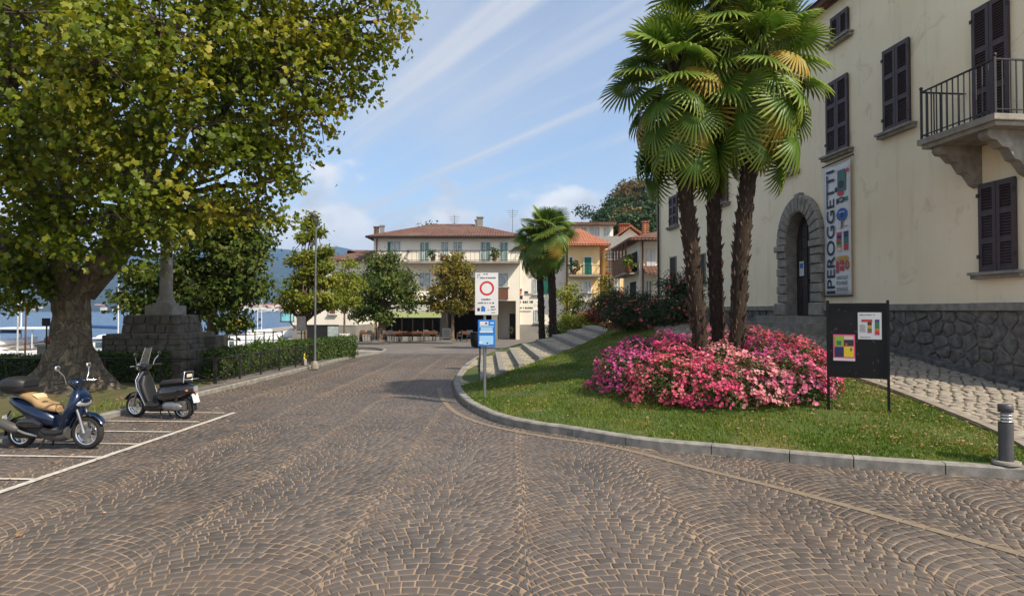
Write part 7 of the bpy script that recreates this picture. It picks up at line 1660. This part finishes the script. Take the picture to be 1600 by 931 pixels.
mb = MB(GO); gm = (ga + gb) / 2; mb.add([(ga - .5, 61.4, gzt - .1), (gm, 61.4, gzt + 1.12), (gb + .5, 61.4, gzt - .1), (ga - .5, 68.5, gzt - .1), (gm, 68.5, gzt + 1.12), (gb + .5, 68.5, gzt - .1), (ga - .5, 61.4, gzt + .05), (gm, 61.4, gzt + 1.3), (gb + .5, 61.4, gzt + .05), (ga - .5, 68.5, gzt + .05), (gm, 68.5, gzt + 1.3), (gb + .5, 68.5, gzt + .05)], [(0, 1, 4, 3), (1, 2, 5, 4), (6, 9, 10, 7), (7, 10, 11, 8), (0, 6, 7, 1), (1, 7, 8, 2), (3, 4, 10, 9), (4, 5, 11, 10), (0, 3, 9, 6), (2, 8, 11, 5)]); gr = mb.build('roof', MT['roof2'], gab); chimney(gr, GO, 975, 352, 364, 63, .9, 'roof2')
win(gab, GO, 980, 986, 374, 384, 62, 'a', sill=False)

# balcony and doorstep plants
def pot_plant(label, p, s, lm, seed, T=T_RHOMB):
    rg = np.random.default_rng(seed); t = thing('potted_plant', label, 'plant', p, group='potted plants on the far balconies'); MB().lathe((0, 0, 0), [(.13 * s, 0), (.18 * s, .3 * s), (.19 * s, .32 * s)], 12).build('pot', MT['roof2'], t)
    P, Nn, C, li = lobe_points([((0, 0, .6 * s), (.4 * s, .35 * s, .4 * s))], 260, .08 * s, rg, 10, (.3, 1.05)); V, Fc = leaf_arrays(P, Nn, .16 * s, T, .8, 0, rg=rg); mesh_np('foliage', V, Fc, lm, t)
pot_plant('tall green potted plant at the left of the hotel balcony', at(676, 409, 51.2), 1.0, MT['shg'], 1); pot_plant('spreading potted plant at the right of the hotel balcony', at(773, 409, 51.2), 1.1, MT['shg'], 2); pot_plant('dark potted plant on the ochre house balcony corner', at(897, 430, 50.9), 1.2, MT['olleaf'], 3); pot_plant('small potted plant by the hotel passage door', at(799, 521, 51), .5, MT['shg'], 4)
pot_plant('bright green potted bush on the timber balcony end', V3((bx0 - .6, YB + .1, za)), 1.0, MT['shy'], 5); pot_plant('trailing green plant on the narrow house balcony', at(972, 426, 56.4), 1.3, MT['shg'], 6)

# restaurant furniture
MT['chairgrey'] = mat('chairgrey', sr(92, 92, 92), rough=.6)
def chair0():
    t = thing('cafe_chair', 'x', 'chair'); m = MT['chairgrey']
    mb = MB(); mb.box(-.21, .21, -.2, .2, .43, .46); mb.build('seat', m, t, bev=.01); mb = MB(); mb.box(-.2, .2, .19, .22, .55, .86); mb.build('backrest', m, t, bev=.01)
    for sx in (-1, 1):
        for sy in (-1, 1): MB().tube([(sx * .18, sy * .17, .43), (sx * .21, sy * .2, 0)], .015, 6).build('leg', m, t)
        MB().tube([(sx * .2, .2, .43), (sx * .2, .205, .6)], .014, 6).build('back_upright', m, t); MB().tube([(sx * .21, -.17, .44), (sx * .22, -.16, .65), (sx * .21, .2, .66)], .013, 6).build('armrest', m, t)
    return t
def table0():
    t = thing('cafe_table', 'x', 'table'); mb = MB(); mb.box(-.5, .5, -.35, .35, .72, .75); mb.build('top', MT['p_brown'], t, bev=.008); mb = MB(); mb.box(-.505, .505, -.355, .355, .55, .72); mb.build('cloth', MT['brownw'], t)
    for sx in (-1, 1):
        for sy in (-1, 1): mb = MB(); mb.bar((sx * .42, sy * .28, 0), (sx * .42, sy * .28, .72), .04); mb.build('leg', MT['iron'], t)
    return t
c0, t0 = chair0(), table0(); uc = ut = 0
tabs = [(573, 47.5, 'cafe table left of the green pavement tree'), (612, 47.2, 'cafe table just right of the green pavement tree'), (634, 47.0, 'brown cafe table before the glazed veranda, left one'), (648, 47.0, 'brown cafe table before the glazed veranda, right one'), (672, 48.5, 'cafe table by the veranda right of the pair'), (728, 47.8, 'cafe table right of the golden tree')]
chs = [(566, 47.2, 0.2, 'grey cafe chair at the far left of the terrace'), (580, 47.0, 2.8, 'grey cafe chair left of the green tree trunk'), (604, 46.8, 1.2, 'grey cafe chair just right of the green tree trunk'), (611, 46.4, 3.0, 'grey cafe chair in front of the table by the green tree'), (620, 47.2, -1.2, 'grey cafe chair left of the veranda tables'), (657, 47.2, 1.5, 'grey cafe chair right of the veranda tables'), (666, 48.2, 0.3, 'cafe chair behind and left of the chalkboard'), (682, 48.6, 2.0, 'cafe chair beside the veranda post left of the golden tree'), (718, 47.4, -1.4, 'cafe chair just right of the golden tree trunk'), (734, 47.2, 3.1, 'cafe chair at the table right of the golden tree'), (742, 47.8, 1.6, 'rightmost cafe chair on the terrace')]
for i, (x, Y, lab) in enumerate(tabs): o = t0 if i == 0 else copy_tree(t0); o.location = ((x - 800) / 1000 * Y, Y, gz(Y)); tag(o, lab, 'table', 'restaurant terrace tables')
for i, (x, Y, a, lab) in enumerate(chs): o = c0 if i == 0 else copy_tree(c0); o.location = ((x - 800) / 1000 * Y, Y, gz(Y)); o.rotation_euler = (0, 0, a); tag(o, lab, 'chair', 'restaurant terrace chairs')
ab = thing('chalkboard', 'white framed chalkboard standing on the pavement by the golden tree', 'sign board', gnd(698, 531)); s = ab.location.y / 1000
mb = MB(); w, h = 6.5 * s, 18 * s
for q in ((-w, -w + .06, 0, h), (w - .06, w, 0, h), (-w + .06, w - .06, h - .07, h), (-w + .06, w - .06, .14, .21)): mb.box(q[0], q[1], -.03, .03, q[2], q[3])
mb.build('frame', MT['white'], ab, bev=.01); mb = MB(); mb.box(-w + .06, w - .06, -.015, .015, .21, h - .07); mb.build('board', MT['p_grey'], ab); mb = MB(); mb.bar((-w + .05, .03, h - .1), (-w + .05, .45, 0), .04); mb.bar((w - .05, .03, h - .1), (w - .05, .45, 0), .04); mb.build('rear_leg', MT['white'], ab)

# ---------------------------------------------------------------- wooded hill
def hill():
    xs = np.linspace(8, 90, 40); ys = np.linspace(85, 260, 30); gx, gy = np.meshgrid(xs, ys); X, Y = gx.ravel(), gy.ravel()
    Z = -.6 + 23 * np.exp(-((X - 38) / 24) ** 2 - ((Y - 160) / 55) ** 2) ; q = np.arange(len(X)).reshape(30, 40)
    Fq = np.stack([q[:-1, :-1].ravel(), q[:-1, 1:].ravel(), q[1:, 1:].ravel(), q[1:, :-1].ravel()], 1); tag(mesh_np('hillside', np.stack([X, Y, Z], 1), Fq, MT['forest'], smooth=True), kind='structure')
hill()
HZ = lambda X, Y: -.6 + 23 * math.exp(-((X - 38) / 24) ** 2 - ((Y - 160) / 55) ** 2)
MT['hb'] = leafmat('hb', [(0, sr(78, 64, 34)), (.5, sr(110, 90, 48)), (1, sr(132, 116, 62))], trans=.2, nsc=.3); MT['hg'] = leafmat('hg', [(0, sr(32, 52, 28)), (.6, sr(54, 78, 36)), (1, sr(88, 104, 48))], trans=.2, nsc=.3)
ht = [(948, 338, 112, 3.2, 'hg', 'dark green tree at the left foot of the wooded hill'), (965, 322, 122, 3.6, 'hg', 'green tree on the hill left of the brown ones'), (972, 312, 125, 3.8, 'hb', 'brown crowned tree at the top left of the hill'), (992, 306, 128, 4.4, 'hb', 'broad brown crowned tree at the hill top'), (985, 332, 118, 3.8, 'hb', 'brown tree halfway down the hill'), (1004, 325, 116, 4.0, 'hg', 'rounded green tree halfway down the hill'), (1016, 305, 126, 4.4, 'hg', 'dark tree at the hill top beside the villa corner'), (1020, 335, 112, 4.0, 'hg', 'green tree low on the hill beside the villa corner'), (968, 342, 108, 3.2, 'hg', 'low green tree at the hill foot above the gabled house'), (996, 345, 106, 3.4, 'hb', 'low brown tree behind the chimney'), (1040, 320, 124, 4.6, 'hg', 'green hill tree mostly behind the villa'), (955, 350, 104, 2.8, 'hg', 'lowest green tree left of the gabled house'), (1008, 350, 100, 3.2, 'hg', 'dark green tree just over the balcony house roof')]
for i, (x, y, Y, r, m, lab) in enumerate(ht):
    p = at(x, y, Y); zb = HZ(p.x, Y); h = max(2.0, p.z - zb); rg = np.random.default_rng(300 + i); lo = [((0, 0, h), (r * .75, r * .75, r * .6))] + [((rg.normal() * r * .5, rg.normal() * r * .5, h + rg.normal() * r * .3 - .2 * r), (r * .5, r * .5, r * .42)) for k in range(6)]
    tree('hill_tree', lab, (p.x, Y, zb), h * .7, .28, lo, 2600, .55, MT[m], MT['bark2'], per=14, csz=.4, seed=400 + i, group='trees on the wooded hill', twigs=.1)

# ---------------------------------------------------------------- far shore town
rg = np.random.default_rng(77)
def far_house(s):
    o = thing('far_house', 'tiny pale house on the far lake shore', 'house', group='houses on the far shore'); mb = MB(); mb.box(-6 * s, 6 * s, -5, 5, -1, 7 * s); mb.build('wall', MT['wallw'], o)
    mb = MB(); mb.add([(-6.5 * s, -5.5, 7 * s), (6.5 * s, -5.5, 7 * s), (6.5 * s, 5.5, 7 * s), (-6.5 * s, 5.5, 7 * s), (-3 * s, 0, 10 * s), (3 * s, 0, 10 * s)], [(0, 1, 5, 4), (1, 2, 5), (2, 3, 4, 5), (3, 0, 4), (3, 2, 1, 0)]); mb.build('roof', MT['roof2'], o); return o
h0 = [far_house(1.0), far_house(1.5)]
for i in range(64):
    o = h0[i] if i < 2 else copy_tree(h0[i % 2]); x = rg.uniform(370, 450) if i % 2 else rg.uniform(-20, 440); Y = rg.uniform(1880, 2150)
    o.location = ((x - 800) / 1000 * Y, Y, max(0, (Y - 1900) * .07)); o.rotation_euler = (0, 0, rg.uniform(-.5, .5)); s = rg.uniform(.7, 1.3); o.scale = (s, s, s)

# ---------------------------------------------------------------- air
mb = MB(); mb.box(-9500, 2600, -60, 6800, -6, 560); hzo = mb.build('haze', None); hzo.data.materials.clear()
hm = bpy.data.materials.new('haze_air'); hm.use_nodes = True; nt = hm.node_tree; nt.nodes.clear(); out = nt.nodes.new('ShaderNodeOutputMaterial'); pv = nt.nodes.new('ShaderNodeVolumePrincipled'); pv.inputs['Color'].default_value = (.32, .58, 1.0, 1); pv.inputs['Density'].default_value = 0.00015; pv.inputs['Anisotropy'].default_value = 0.1
nt.links.new(pv.outputs[0], out.inputs['Volume']); hzo.data.materials.append(hm); tag(hzo, 'pale blue haze hanging in the air over the lake', 'haze', kind='stuff')
